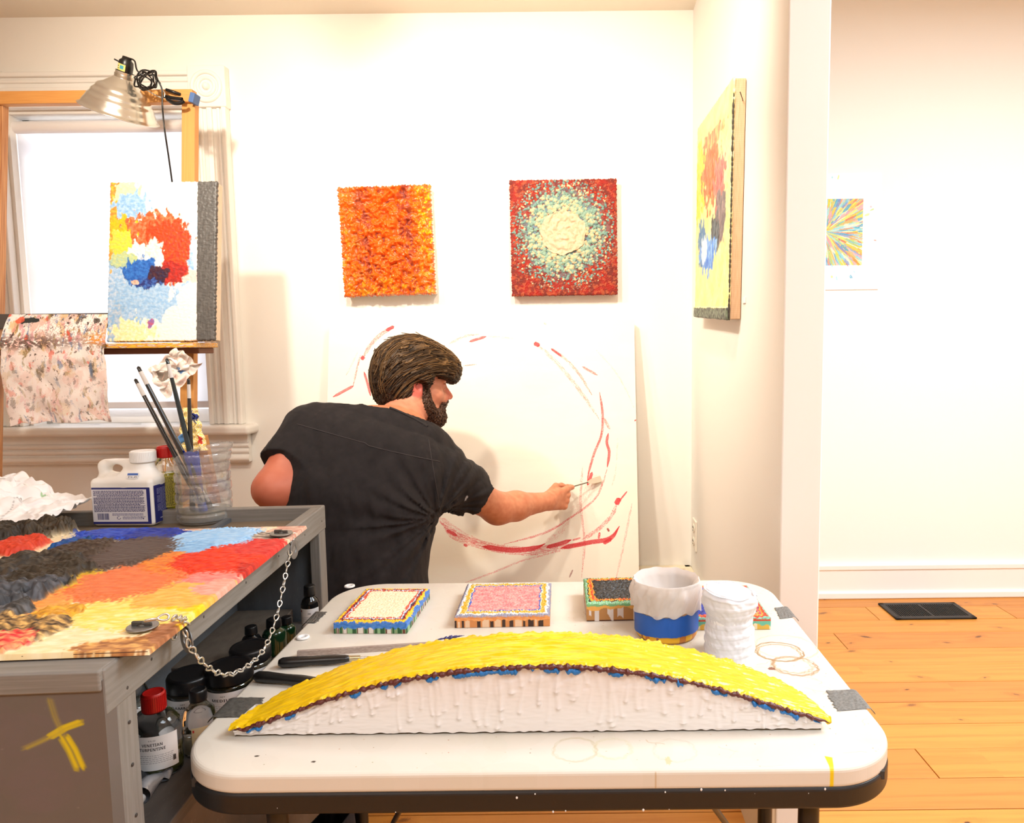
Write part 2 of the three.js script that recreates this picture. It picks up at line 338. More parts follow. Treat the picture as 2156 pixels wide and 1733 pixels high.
  // black floor register
  const vt = thing('floor_vent', 'black metal floor register set in the pine boards by the far wall', 'floor vent', [1.57, 0.001, -3.03]);
  const bk = std([34, 32, 30], 0.45, { metalness: 0.3 }), vw = 0.355, vd = 0.185;
  part(vt, 'frame', [box(0, 0.004, -vd / 2 + 0.012, vw, 0.008, 0.024, 0.003), box(0, 0.004, vd / 2 - 0.012, vw, 0.008, 0.024, 0.003), box(-vw / 2 + 0.012, 0.004, 0, 0.024, 0.008, vd, 0.003), box(vw / 2 - 0.012, 0.004, 0, 0.024, 0.008, vd, 0.003), box(0, 0.004, 0, 0.01, 0.007, vd - 0.03, 0.002)], bk);
  part(vt, 'dark_backing', box(0, 0.001, 0, vw - 0.03, 0.001, vd - 0.03, 0), std([8, 8, 8], 0.9));  // flat black sheet standing in for the dark duct under the louvres
  const lv = []; for (let i = 0; i < 30; i++) { const x = -vw / 2 + 0.03 + i * (vw - 0.06) / 29; lv.push(new THREE.BoxGeometry(0.0045, 0.006, vd - 0.046).rotateZ(0.4).translate(x, 0.004, 0)); }
  part(vt, 'louvres', lv, bk).userData.kind = 'stuff';
}

// ---------------------------------------------------------------- unseen lamps of the room (on the ceiling, out of view, lighting walls, table and floor)
for (const [p, t, cd, ang, lab] of LIGHTS.spots) {
  const o = thing('unseen_spotlight', lab, 'spotlight', [p[0], p[1], p[2]], 'unseen ceiling spotlights');
  const dir = V(...t).sub(V(...p)).normalize(), q = new THREE.Quaternion().setFromUnitVectors(V(0, -1, 0), dir);
  part(o, 'stem', rod(V(0, 0.02, 0), V(0, CEIL - p[1], 0), 0.01), std([235, 235, 235], 0.4));
  part(o, 'housing', lathe([[0.0, 0.11], [0.035, 0.105], [0.045, 0.06], [0.05, 0.005], [0.046, 0.005], [0.04, 0.06], [0, 0.06]]).applyQuaternion(q), std([235, 235, 235], 0.4));
  part(o, 'bulb', new THREE.CircleGeometry(0.036, 10).rotateX(Math.PI / 2).translate(0, 0.012, 0).applyQuaternion(q), std([255, 240, 215], 0.4, { emissive: new THREE.Color(...WARM), emissiveIntensity: 4 }));
  const l = new THREE.SpotLight(new THREE.Color(...WARM), cd, 0, ang, 0.9, 2); l.position.set(...p).addScaledVector(dir, 0.02); l.target.position.set(...t);
  l.castShadow = true; l.shadow.radius = 2.2; l.name = 'spot'; scene.add(l, l.target);
}
for (const [c, w, d, k, col, lab] of LIGHTS.panels) {
  const o = thing('unseen_panel_light', lab, 'ceiling light', [c[0], c[1] - 0.03, c[2]], 'unseen ceiling light panels');
  part(o, 'frame', [box(0, 0.015, -d / 2 - 0.015, w + 0.06, 0.03, 0.03), box(0, 0.015, d / 2 + 0.015, w + 0.06, 0.03, 0.03), box(-w / 2 - 0.015, 0.015, 0, 0.03, 0.03, d), box(w / 2 + 0.015, 0.015, 0, 0.03, 0.03, d)], trimMat);
  part(o, 'diffuser', new THREE.PlaneGeometry(w, d).rotateX(Math.PI / 2).translate(0, 0.014, 0), std([255, 255, 255], 0.6, { emissive: new THREE.Color(...col), emissiveIntensity: 1.2 }));
  const l = new THREE.RectAreaLight(new THREE.Color(...col), k, w, d); l.position.set(c[0], c[1] - 0.032, c[2]); l.rotation.x = -Math.PI / 2; l.name = 'panel'; scene.add(l);
}

// ---------------------------------------------------------------- folding table
const TT = 0.71, TX0 = -0.492, TX1 = 0.392, TZ0 = -0.766, TZ1 = -1.428;
function roundRect(x0, x1, y0, y1, r) {
  const s = new THREE.Shape(); s.moveTo(x0 + r, y0); s.lineTo(x1 - r, y0); s.absarc(x1 - r, y0 + r, r, -Math.PI / 2, 0); s.lineTo(x1, y1 - r); s.absarc(x1 - r, y1 - r, r, 0, Math.PI / 2);
  s.lineTo(x0 + r, y1); s.absarc(x0 + r, y1 - r, r, Math.PI / 2, Math.PI); s.lineTo(x0, y0 + r); s.absarc(x0 + r, y0 + r, r, Math.PI, Math.PI * 1.5); return s;
}
{
  const t = thing('folding_table', 'stained white folding table with rounded corners and black metal rim', 'table', [(TX0 + TX1) / 2, 0, (TZ0 + TZ1) / 2]);
  const hw = (TX1 - TX0) / 2, hd = (TZ0 - TZ1) / 2, cx = t.position.x, cz = t.position.z;
  // worn laminate: rings, scratches and specks
  const top = canvasTex(1536, 1200, (g, w, h) => {
    g.fillStyle = css([225, 217, 204]); g.fillRect(0, 0, w, h);
    const r = rng(77), X = (x) => (x - TX0) / (TX1 - TX0) * w, Z = (z) => (z - TZ1) / (TZ0 - TZ1) * h, P = (px, py) => { const p = onY(px, py, TT); return [X(p.x), Z(p.z)]; };
    for (let i = 0; i < 240; i++) { const a = r(); g.fillStyle = css([206, 195, 177], 0.05 + 0.06 * r()); g.beginPath(); g.ellipse(r() * w, r() * h, 20 + 90 * r(), 10 + 50 * r(), a * 3, 0, 7); g.fill(); }
    const ring = (px, py, R, c, a, wob, lw) => { const [x, z] = P(px, py); for (let k = 0; k < 5; k++) { g.strokeStyle = css(c, a * (0.4 + r())); g.lineWidth = lw * (0.4 + r()); g.beginPath(); const s = r() * 6.28, e = s + 2.5 + r() * 4; for (let q = s; q < e; q += 0.05) { const rr = R * (1 + wob * n2(Math.cos(q) * 2 + k, Math.sin(q) * 2)); g.lineTo(x + rr * Math.cos(q), z + rr * Math.sin(q)); } g.stroke(); } };
    ring(1640, 1372, 64, [140, 100, 56], 0.42, 0.07, 4); ring(1640, 1374, 57, [155, 115, 70], 0.36, 0.09, 3); ring(1672, 1402, 58, [150, 105, 64], 0.36, 0.11, 4); ring(1668, 1400, 50, [170, 130, 90], 0.24, 0.14, 5); ring(1655, 1362, 84, [190, 160, 110], 0.3, 0.05, 2);
    ring(1210, 1578, 46, [190, 178, 140], 0.16, 0.1, 4); ring(1290, 1576, 40, [196, 188, 130], 0.14, 0.14, 5); ring(1420, 1580, 44, [190, 175, 150], 0.1, 0.12, 3);
    for (let i = 0; i < 420; i++) { const x = w * (1 - Math.pow(r(), 1.6)), z = r() * h; g.fillStyle = css([110 + 70 * r(), 90 + 40 * r(), 60], 0.2 + 0.5 * r()); g.beginPath(); g.ellipse(x, z, 0.6 + 1.6 * r(), 0.5 + 1.1 * r(), r() * 3, 0, 7); g.fill(); }
    for (let i = 0; i < 90; i++) { const x = w * (0.55 + 0.45 * r()), z = r() * h; g.strokeStyle = css([180, 135, 85], 0.15 + 0.3 * r()); g.lineWidth = 0.8 + r() * 1.4; g.beginPath(); g.moveTo(x, z); let a = r() * 6.3, xx = x, zz = z; for (let q = 0; q < 9; q++) { a += (r() - 0.5) * 1.5; xx += 6 * Math.cos(a); zz += 4 * Math.sin(a); g.lineTo(xx, zz); } g.stroke(); }
    const blot = (px, py, rx, rz, c, a) => { const [x, z] = P(px, py); g.fillStyle = css(c, a); g.beginPath(); for (let q = 0; q < 6.28; q += 0.1) { const k = 1 + 0.35 * n2(Math.cos(q) * 1.5 + px, Math.sin(q) * 1.5); g.lineTo(x + rx * k * Math.cos(q), z + rz * k * Math.sin(q)); } g.fill(); };
    blot(1407, 1602, 7, 14, [225, 195, 150], 0.8); blot(1624, 1408, 10, 8, [120, 60, 40], 0.8); blot(1582, 1367, 4, 5, [70, 60, 30], 0.8); blot(660, 1604, 5, 3, [60, 50, 40], 0.9); blot(541, 1592, 5, 3, [60, 50, 40], 0.9);
    const tri = (pts, c) => { g.fillStyle = css(c); g.beginPath(); pts.forEach(([a, b]) => g.lineTo(...P(a, b))); g.fill(); };
    tri([[1736, 1592], [1752, 1595], [1758, 1632], [1755, 1632]], [240, 205, 30]);
    tri([[538, 1648], [552, 1640], [553, 1641], [541, 1651]], [60, 50, 45]);
  });
  const slab = new THREE.ExtrudeGeometry(roundRect(-hw + 0.006, hw - 0.006, -hd + 0.006, hd - 0.006, 0.088), { depth: 0.014, bevelEnabled: true, bevelThickness: 0.006, bevelSize: 0.006, bevelSegments: 4, curveSegments: 20 });
  slab.rotateX(-Math.PI / 2).translate(0, TT - 0.02, 0);
  { const p = slab.attributes.position, uv = slab.attributes.uv; for (let i = 0; i < p.count; i++) uv.setXY(i, p.getX(i) / (2 * hw) + 0.5, 0.5 - p.getZ(i) / (2 * hd)); }
  part(t, 'tabletop', slab, new THREE.MeshStandardMaterial({ map: top, roughness: 0.38 }));
  const black = std([30, 28, 28], 0.38), rimShape = roundRect(-hw + 0.004, hw - 0.004, -hd + 0.004, hd - 0.004, 0.09);
  rimShape.holes.push(roundRect(-hw + 0.03, hw - 0.03, -hd + 0.03, hd - 0.03, 0.064));
  part(t, 'metal_rim', new THREE.ExtrudeGeometry(rimShape, { depth: 0.018, bevelEnabled: true, bevelThickness: 0.005, bevelSize: 0.005, bevelSegments: 4, curveSegments: 20 }).rotateX(-Math.PI / 2).translate(0, TT - 0.046, 0), black);
  part(t, 'underside', new THREE.BoxGeometry(2 * hw - 0.05, 0.01, 2 * hd - 0.05).translate(0, TT - 0.026, 0), std([60, 55, 50], 0.8));
  const legs = [[-0.365, -0.79], [0.276, -0.79], [-0.385, -1.15], [0.325, -1.15]].map(([x, z]) => [x - cx, z - cz]);
  for (const [x, z] of legs) { const l = part(t, 'leg', rod(V(x, 0.012, z), V(x, TT - 0.03, z), 0.0125, 0.0125, 18), black); part(l, 'rubber_foot', lathe([[0, 0], [0.016, 0.002], [0.0165, 0.025], [0.0125, 0.03], [0, 0.03]], 18).translate(x, 0, z), std([20, 20, 20], 0.8)); }
  part(t, 'brace', bar(V(legs[1][0] - 0.13, TT - 0.04, -0.79 - cz), V(legs[3][0] - 0.005, 0.28, -1.13 - cz), 0.024, 0.006, 0.3), black);
  part(t, 'brace', bar(V(legs[0][0] + 0.16, TT - 0.04, -0.79 - cz), V(legs[2][0] + 0.005, 0.28, -1.13 - cz), 0.024, 0.006, -0.3), black);
  part(t, 'brace', rod(V(legs[2][0], 0.18, legs[2][1]), V(legs[3][0], 0.18, legs[3][1]), 0.009), black);
  // white and grey spatters dried on the rim
  const r = rng(3), sp = []; for (let i = 0; i < 26; i++) { const x = -0.35 + 0.7 * r(); sp.push(new THREE.SphereGeometry(0.0006 + 0.0012 * r() * r(), 8, 6).scale(1, 1.4, 0.5).translate(x, TT - 0.05 + 0.026 * r(), hd + 0.0005)); }
  part(t, 'paint_spatter', sp, std([240, 240, 240], 0.5)).userData.kind = 'stuff';

  // pieces of grey tape over the edges
  const tapeTex = dataTex(128, 128, (u, v) => { const c = 118 + 22 * Math.sin(u * 190) * 0.4 + 22 * Math.sin(v * 160) * 0.3 + 26 * fbm(u * 9, v * 9, 3); return [c, c * 0.985, c * 0.95]; });
  const tapeMat = new THREE.MeshStandardMaterial({ map: tapeTex, roughness: 0.55 }), tapeDark = new THREE.MeshStandardMaterial({ map: tapeTex, roughness: 0.5, color: new THREE.Color(0.55, 0.54, 0.52) });
  const tape = (label, q, side, m, s) => {                           // q: four photo corners on the table, near-inner, near-outer, far-outer, far-inner; folded down over the rim
    const c = q.map(([a, b]) => onY(a, b, TT + 0.0008));
    const g = sheet(26, 16, (u, v) => {
      const ed = side > 0 ? TX1 : TX0, a = c[0].clone().lerp(c[3], v), b = V(ed, TT + 0.0008, lerp(c[1].z, c[2].z, v)), k = u / 0.75;
      const jag = u === 0 ? 0.003 * n2(v * 7, s) : 0;
      if (k <= 1) return a.lerp(b, k).add(V(jag, 0.0012 * Math.max(0, n2(u * 5 + s, v * 4)), 0));
      const w = (k - 1) * 3, ang = Math.min(w * 1.6, 1.57); return V(b.x + side * (0.0025 + 0.006 * Math.sin(ang)), b.y - 0.012 * w + 0.004 * (1 - Math.cos(ang)), b.z + 0.002 * n2(v * 3, w + s));
    }, 0.0006);
    return single('tape_piece', label, 'tape', g, m, 'pieces of grey tape on the table edges');
  };
  tape('grey cloth tape folded over the right table edge beside the yellow tip of the sculpture', [[1764, 1497], [1810, 1492], [1782, 1452], [1738, 1455]], 1, tapeMat, 1);
  tape('torn grey tape at the far right corner of the white table', [[1643, 1303], [1690, 1299], [1668, 1277], [1632, 1280]], 1, tapeMat, 2);
  tape('dark grey tape strip across the left table edge near the left end of the sculpture', [[538, 1509], [446, 1511], [490, 1469], [556, 1469]], -1, tapeDark, 3);
  tape('dark grey tape at the far left table edge beside the small black bottle', [[664, 1312], [634, 1312], [652, 1288], [689, 1289]], -1, tapeDark, 4);
  // two white plastic buttons
  const button = (px, py, label) => { const p = onY(px, py, TT), o = thing('plastic_ring', label, 'plastic cap', [p.x, TT, p.z], 'white plastic caps on the table'); part(o, 'ring', lathe([[0.0045, 0.0006], [0.009, 0.0002], [0.011, 0.001], [0.0105, 0.0035], [0.008, 0.0042], [0.0052, 0.003], [0.0045, 0.0006]], 28), std([250, 248, 246], 0.35)); part(o, 'centre', lathe([[0, 0.0012], [0.005, 0.0014]], 20), std([205, 205, 205], 0.5)); };
  button(736, 1236, 'small white plastic cap behind the cream-topped canvas at the far table edge'); button(638, 1344, 'small white plastic cap near the wooden stick by the left table edge');
}

// ---------------------------------------------------------------- long yellow-topped sculpture
{
  const Z0 = -0.846, D = 0.1;
  const prof = [[487, 1543], [520, 1531], [600, 1503], [700, 1468], [800, 1440], [900, 1421], [1000, 1408], [1100, 1402], [1200, 1402], [1300, 1409], [1400, 1424], [1500, 1446], [1600, 1474], [1700, 1505], [1748, 1519]].map(([x, y]) => onZ(x, y, Z0));
  const hx = (x) => { let i = 1; while (i < prof.length - 1 && prof[i].x < x) i++; const a = prof[i - 1], b = prof[i], p = prof[Math.max(0, i - 2)], q = prof[Math.min(prof.length - 1, i + 1)], t = clamp((x - a.x) / (b.x - a.x), 0, 1), L = b.x - a.x; const ma = (b.y - p.y) / Math.max(b.x - p.x, 1e-6) * L, mb = (q.y - a.y) / Math.max(q.x - a.x, 1e-6) * L, t2 = t * t, t3 = t2 * t; return (2 * t3 - 3 * t2 + 1) * a.y + (t3 - 2 * t2 + t) * ma + (-2 * t3 + 3 * t2) * b.y + (t3 - t2) * mb - TT; };
  const X0 = prof[0].x, X1 = prof[prof.length - 1].x, mid = (X0 + X1) / 2;
  const o = thing('crescent_sculpture', 'long crescent sculpture, yellow painted top over a white dripping front, on the table', 'sculpture', [mid, TT, Z0 - D / 2]);
  const oz = o.position.z, lx = (s) => lerp(X0, X1, s);
  const depth = (s) => D * Math.pow(clamp(1 - Math.pow(Math.abs(2 * s - 1), 9), 0, 1), 0.5);
  // white body: the front face with its drips, the ends and the back
  const r = rng(41), drips = []; for (let i = 0; i < 92; i++) drips.push({ x: lerp(X0 + 0.02, X1 - 0.02, (i + r() * 1.4) / 93), a: 0.0 + 0.35 * r() * r(), l: 0.2 + 0.75 * Math.pow(r(), 1.1), w: 0.0021 + 0.002 * r(), h: 0.0007 + 0.0012 * r() });
  const front = (x, y, h) => {                                         // how far the front stands out at height y under edge height h
    const d = 1 - y / h; let k = 0.0004 * fbm(x * 30, y * 160, 2) + 0.0035 * Math.exp(-d * h / 0.012) * (0.7 + 0.6 * n2(x * 60, 3));
    const fold = fbm(x * 20 + 1.2 * d, d * 1.8, 2); k += 0.003 * smooth(0.7 - d, 0, 0.6) * Math.max(0, fold) * 1.5;
    for (const q of drips) { const dx = Math.abs(x + 0.004 * n2(y * 14, q.x * 50) - q.x); if (dx > q.w * 2.5 || d < q.a * 0.5 || d > q.l + 0.06) continue; const e = Math.exp(-(dx * dx) / (q.w * q.w)); const bead = Math.exp(-Math.pow((d - q.l) * h / 0.0028, 2)); k += q.h * e * (d < q.l ? 0.65 + 0.35 * smooth(d, q.l - 0.25, q.l) : 0) + q.h * 1.1 * e * bead; }
    return k;
  };
  const white = phys([240, 233, 228], 0.3, { clearcoat: 0.25, clearcoatRoughness: 0.25 });
  const fg = gridGeo(900, 76, (u, v) => { const x = lx(lerp(0.006, 0.985, u)), h = Math.max(hx(x), 0.012), y = v * h; return [x - mid, Math.max(y, 0.0028 + 0.0012 * n2(x * 60, 4)), Z0 - oz + front(x, y, h)]; });
  const cap = (s, flip) => { const x = lx(s), h = Math.max(hx(x), 0.012); return gridGeo(10, 8, (u, v) => [x - mid + (flip ? 1 : -1) * 0.004 * Math.sin(u * 3.1), v * h, Z0 - oz - u * depth(clamp(s, 0.03, 0.97)) * 0.9]); };
  const back = gridGeo(120, 8, (u, v) => { const s = lerp(0.006, 0.985, u), x = lx(s); return [x - mid, 0.0005 + v * Math.max(hx(x), 0.012), Z0 - oz - depth(clamp(s, 0.03, 0.97)) * 0.9]; });
  part(o, 'white_drip_coat', [fg, cap(0.006, false), cap(0.985, true), back], white);
  // yellow paint laid over the top
  const rim = (s) => 0.0035 * n2(s * 30, 1) + 0.002 * n2(s * 90, 5);
  const yel = gridGeo(900, 60, (u, v) => {
    const s = lerp(-0.001, 1.0012, u), x = lx(clamp(s, 0, 1)) + (s < 0 ? -0.001 : s > 1 ? 0.0012 : 0), dd = Math.max(depth(clamp(s, 0.0, 1)), 0.012), h = Math.max(hx(clamp(x, X0, X1)), 0.012);
    const z = -v * dd + (1 - v) * 0.006 * 0.8 + rim(s) * (v > 0.5 ? 1.2 : 0.5) * Math.abs(2 * v - 1);
    const e = Math.min(v * dd, (1 - v) * dd, 0.011) / 0.011, lump = 0.0026 * fbm(x * 14 - z * 12, z * 110 + x * 12, 2) + 0.0009 * fbm(x * 22 + z * 8, z * 330 + x * 9, 2);
    const edge = 0.0065 * Math.sqrt(Math.max(e * (2 - e), 0)), sideRough = 0.003 * Math.max(0, n2(x * 70, z * 90)) * (1 - smooth(e, 0.2, 1));
    return [x - mid + 0.001 * n2(z * 50, x * 30), h - 0.002 + edge + lump * (0.4 + 0.6 * e) + sideRough, Z0 - oz + z];
  }, (u, v) => { const x = lx(u), k = fbm(x * 22 + 5, v * 26, 4), w = smooth(fbm(x * 7, v * 16 + 3, 4) + 0.35 * Math.exp(-Math.pow((u - 0.53) / 0.22, 2)) - 0.1, 0.18, 0.5); return mixc(mixc([240, 200, 0], [228, 182, 0], clamp(0.5 + k, 0, 1)), [248, 222, 70], 0.75 * w); });  // paler highlight streaks painted into the yellow, strongest near the middle
  part(o, 'yellow_paint', yel, vcol(0.34, { clearcoat: 0.2, clearcoatRoughness: 0.3 }));
  // brown and blue paint squeezed out under its front edge
  const lipTube = (rad, dy, dz, seed, a, b, gap) => {
    const n = 620, m = 9;
    return gridGeo(n, m, (u, v) => {
      const s = lerp(a, b, u), x = lx(s), g = gap ? smooth(fbm(s * 17 + seed, seed, 2), -0.16, 0.1) : 1, q = v * 6.2832;
      const R = rad * g * (0.8 + 0.45 * n2(s * 60, seed) + 0.25 * n2(s * 150, seed + 4) + 0.15 * n2(s * 160, q)) * Math.min(1, 30 * u, 30 * (1 - u));
      return [x - mid, Math.max(hx(x), 0.012) + dy * g + 0.0012 * n2(s * 60, seed + 9) + R * Math.cos(q), Z0 - oz + dz * g + R * 1.1 * Math.sin(q)];
    });
  };
  { const n = 60; part(o, 'back_edge_paint', gridGeo(n, 8, (u, v) => { const s = lerp(0.318, 0.372, u), x = lx(s), q = v * 6.2832, R = 0.003 * Math.sin(u * 3.14) * (0.8 + 0.5 * n2(u * 9, 2)); return [x - mid, hx(x) + 0.0035 + R * Math.cos(q), Z0 - oz - depth(s) - 0.002 + R * 1.3 * Math.sin(q)]; }), std([60, 60, 120], 0.4)); }
  part(o, 'brown_edge', lipTube(0.0036, 0.0003, 0.0048, 2, 0.0, 1.0, false), std([92, 40, 34], 0.4));
  part(o, 'blue_edge', lipTube(0.0044, -0.0046, 0.0036, 8, 0.02, 0.985, true), std([34, 118, 190], 0.4));
}

// ---------------------------------------------------------------- small canvases on the table
function slabCanvas(name, label, pos, rot, w, d, t, topC, sideC, relief, seed, group) {
  const o = thing(name, label, 'painting', pos, group); o.rotation.y = rot;
  const edge = (u, v) => Math.min(u * w, (1 - u) * w, v * d, (1 - v) * d);
  const nx = Math.round(w / 0.0009), ny = Math.round(d / 0.0009);
  const g = gridGeo(nx, ny, (u, v) => {
    const x = (u - 0.5) * w, z = (0.5 - v) * d, e = edge(u, v), wob = 0.0016 * n2(u * 16 + seed, v * 16);
    const out = e < 1e-6 ? 1 : 0, dx = out && (u === 0 || u === 1) ? Math.sign(u - 0.5) * Math.abs(wob) : 0, dz = out && (v === 0 || v === 1) ? -Math.sign(v - 0.5) * Math.abs(wob) : 0;
    const k = Math.min(e / 0.006, 1);
    return [x + dx, t - 0.003 + Math.sqrt(k * (2 - k)) * 0.004 + relief(u, v, e) * (0.3 + 0.7 * k), z + dz];
  }, (u, v) => topC(u, v, edge(u, v)));
  part(o, 'painted_top', g, vcol(0.45));
  const P = 2 * (w + d), per = (s) => { let q = s * P; if (q < w) return [-w / 2 + q, d / 2]; q -= w; if (q < d) return [w / 2, d / 2 - q]; q -= d; if (q < w) return [w / 2 - q, -d / 2]; q -= w; return [-w / 2, -d / 2 + q]; };
  part(o, 'painted_side', gridGeo(Math.round(P / 0.001), 26, (u, v) => { const [x, z] = per(u), k = 1 + 0.004 * n2(u * 60 + seed, v * 3) * v; return [x * k, 0.0005 + v * (t - 0.002), z * k]; }, (u, v) => sideC(u * P, v)), vcol(0.5));
  part(o, 'stretcher_back', box(0, t * 0.45, 0, w - 0.002, t * 0.86, d - 0.002, 0.001), std([190, 150, 105], 0.8));
  return o;
}
{
  const band = (e, list, j) => { let c = list[list.length - 1][1]; for (const [d, col] of list) if (e + j < d) { c = col; break; } return c; };
  const mk = (pts) => { const c = pts.map(([x, y]) => onY(x, y, TT + 0.018)); const ctr = c.reduce((a, b) => a.add(b), V(0, 0, 0)).multiplyScalar(1 / c.length); return ctr; };
  const G = 'small thickly painted canvases lying on the table';
  const wob = (u, v, s) => 0.0024 * n2(u * 7 + s, v * 7) + 0.0012 * n2(u * 18 + s, v * 18);
  const cream = [246, 232, 200], rough = (s, f, a) => (u, v) => a * fbm(u * f + s, v * f, 4);
  slabCanvas('small_canvas', 'small canvas with cream top, red and yellow border and blue sides', mk([[715, 1312], [862, 1314], [898, 1243], [760, 1243]]).setY(TT), -0.03, 0.128, 0.168, 0.021,
    (u, v, e) => band(e, [[0.002, [60, 120, 200]], [0.007, [248, 200, 40]], [0.0095, [190, 40, 30]], [0.012, [70, 50, 70]], [0.0145, [225, 225, 240]], [0.0185, [216, 90, 60]], [1, mixc(cream, [236, 214, 170], clamp(0.5 + fbm(u * 9, v * 12, 3) * 1.4, 0, 1) * 0.5)]], wob(u, v, 3)),
    (s, v) => { const k = n2(s * 90, 4); if (v > 0.5 + 0.16 * k) return mixc([50, 116, 205], [90, 150, 225], clamp(0.5 + fbm(s * 60, v * 3, 2), 0, 1)); const q = n2(s * 70, 9); return q > 0.5 ? [235, 225, 215] : q > 0.2 ? [110, 60, 45] : q > -0.1 ? [150, 190, 140] : [44, 92, 50]; }, (u, v, e) => 0.0016 * fbm(u * 22, v * 26, 3) + (e < 0.018 ? 0.0018 * n2(u * 45, v * 45) : 0), 1, G);
  slabCanvas('small_canvas', 'small canvas with pink top, gold border and orange dripping sides', mk([[957, 1300], [1152, 1298], [1160, 1233], [990, 1233]]).setY(TT), 0.02, 0.168, 0.168, 0.022,
    (u, v, e) => band(e, [[0.004, [150, 150, 170]], [0.0085, [240, 234, 226]], [0.016, [222, 176, 48]], [0.018, [240, 230, 190]], [0.0205, [60, 100, 190]], [1, mixc([240, 166, 160], [226, 130, 132], clamp(0.4 + fbm(u * 8 + 4, v * 10, 4) * 1.8, 0, 1))]], wob(u, v, 13)),
    (s, v) => { const k = fbm(s * 55, 2, 2); if (v > 0.62 + 0.25 * k) return mixc([244, 170, 100], [228, 130, 66], clamp(0.3 + fbm(s * 60, v * 3, 3), 0, 1)); const q = n2(s * 60, 9); return q > 0.35 ? [236, 200, 165] : q > -0.15 ? [214, 140, 78] : [58, 36, 26]; }, (u, v, e) => 0.0018 * fbm(u * 26, v * 22, 3) + (e < 0.02 ? 0.0018 * n2(u * 50, v * 50) : 0), 2, G);
  slabCanvas('small_canvas', 'small canvas with black top, orange and green border and brown sides', [[1240, 1267], [1410, 1264], [1400, 1212], [1248, 1213]].map(([x, y]) => onY(x, y, TT + 0.037)).reduce((a, b) => a.add(b), V(0, 0, 0)).multiplyScalar(0.25).setY(TT), 0.03, 0.168, 0.135, 0.034,
    (u, v, e) => band(e, [[0.0055, mixc([120, 196, 120], [180, 214, 190], clamp(0.5 + n2(u * 40, v * 40), 0, 1))], [0.0072, [50, 30, 26]], [0.0105, [240, 180, 50]], [0.0145, [226, 84, 26]], [0.0165, [244, 170, 40]], [0.019, [60, 30, 20]], [1, mixc([34, 32, 32], [74, 72, 70], clamp(0.2 + fbm(u * 12, v * 9, 4) * 1.6, 0, 1))]], wob(u, v, 23)),
    (s, v) => { if (v > 0.86 + 0.06 * n2(s * 50, 3)) return [130, 190, 130]; if (v > 0.68 + 0.14 * n2(s * 34, 5)) return [240, 176, 84]; const q = n2(s * 75, 9), L = 0.3 + 0.4 * n2(s * 40, 30); return q > 0.15 && v > L - 0.2 ? [226, 214, 208] : v < 0.06 ? [90, 50, 30] : [186, 132, 76]; }, (u, v, e) => 0.0022 * fbm(u * 20, v * 24 + 2 * Math.sin(u * 9), 3) + (e < 0.019 ? 0.002 * n2(u * 50, v * 50) : 0), 3, G);
  slabCanvas('small_canvas', 'small canvas with dark blue top and orange border, behind the white wrapped cup', mk([[1474, 1290], [1606, 1312], [1570, 1230], [1474, 1230]]).setX(0.252).setY(TT).add(V(0, 0, 0.014)), 0.0, 0.165, 0.165, 0.022,
    (u, v, e) => band(e, [[0.003, [120, 190, 160]], [0.008, [214, 70, 40]], [0.012, [240, 150, 50]], [0.015, [190, 60, 110]], [1, u > 0.86 - 0.05 * n2(v * 9, 1) && (v > 0.86 || v < 0.4) ? mixc([230, 120, 30], [250, 210, 150], clamp(0.5 + n2(u * 30, v * 20), 0, 1)) : mixc([30, 42, 128], [52, 74, 176], clamp(0.4 + fbm(u * 12, v * 12, 3) * 1.6, 0, 1))]], wob(u, v, 33)),
    (s, v) => { const k = n2(s * 60, 3); return v > 0.75 ? [214, 80, 40] : v > 0.42 + 0.2 * k ? [110, 190, 160] : n2(s * 70, 8) > 0.1 ? [238, 220, 180] : [226, 180, 70]; }, (u, v, e) => 0.002 * fbm(u * 18, v * 22, 3), 4, G);
}

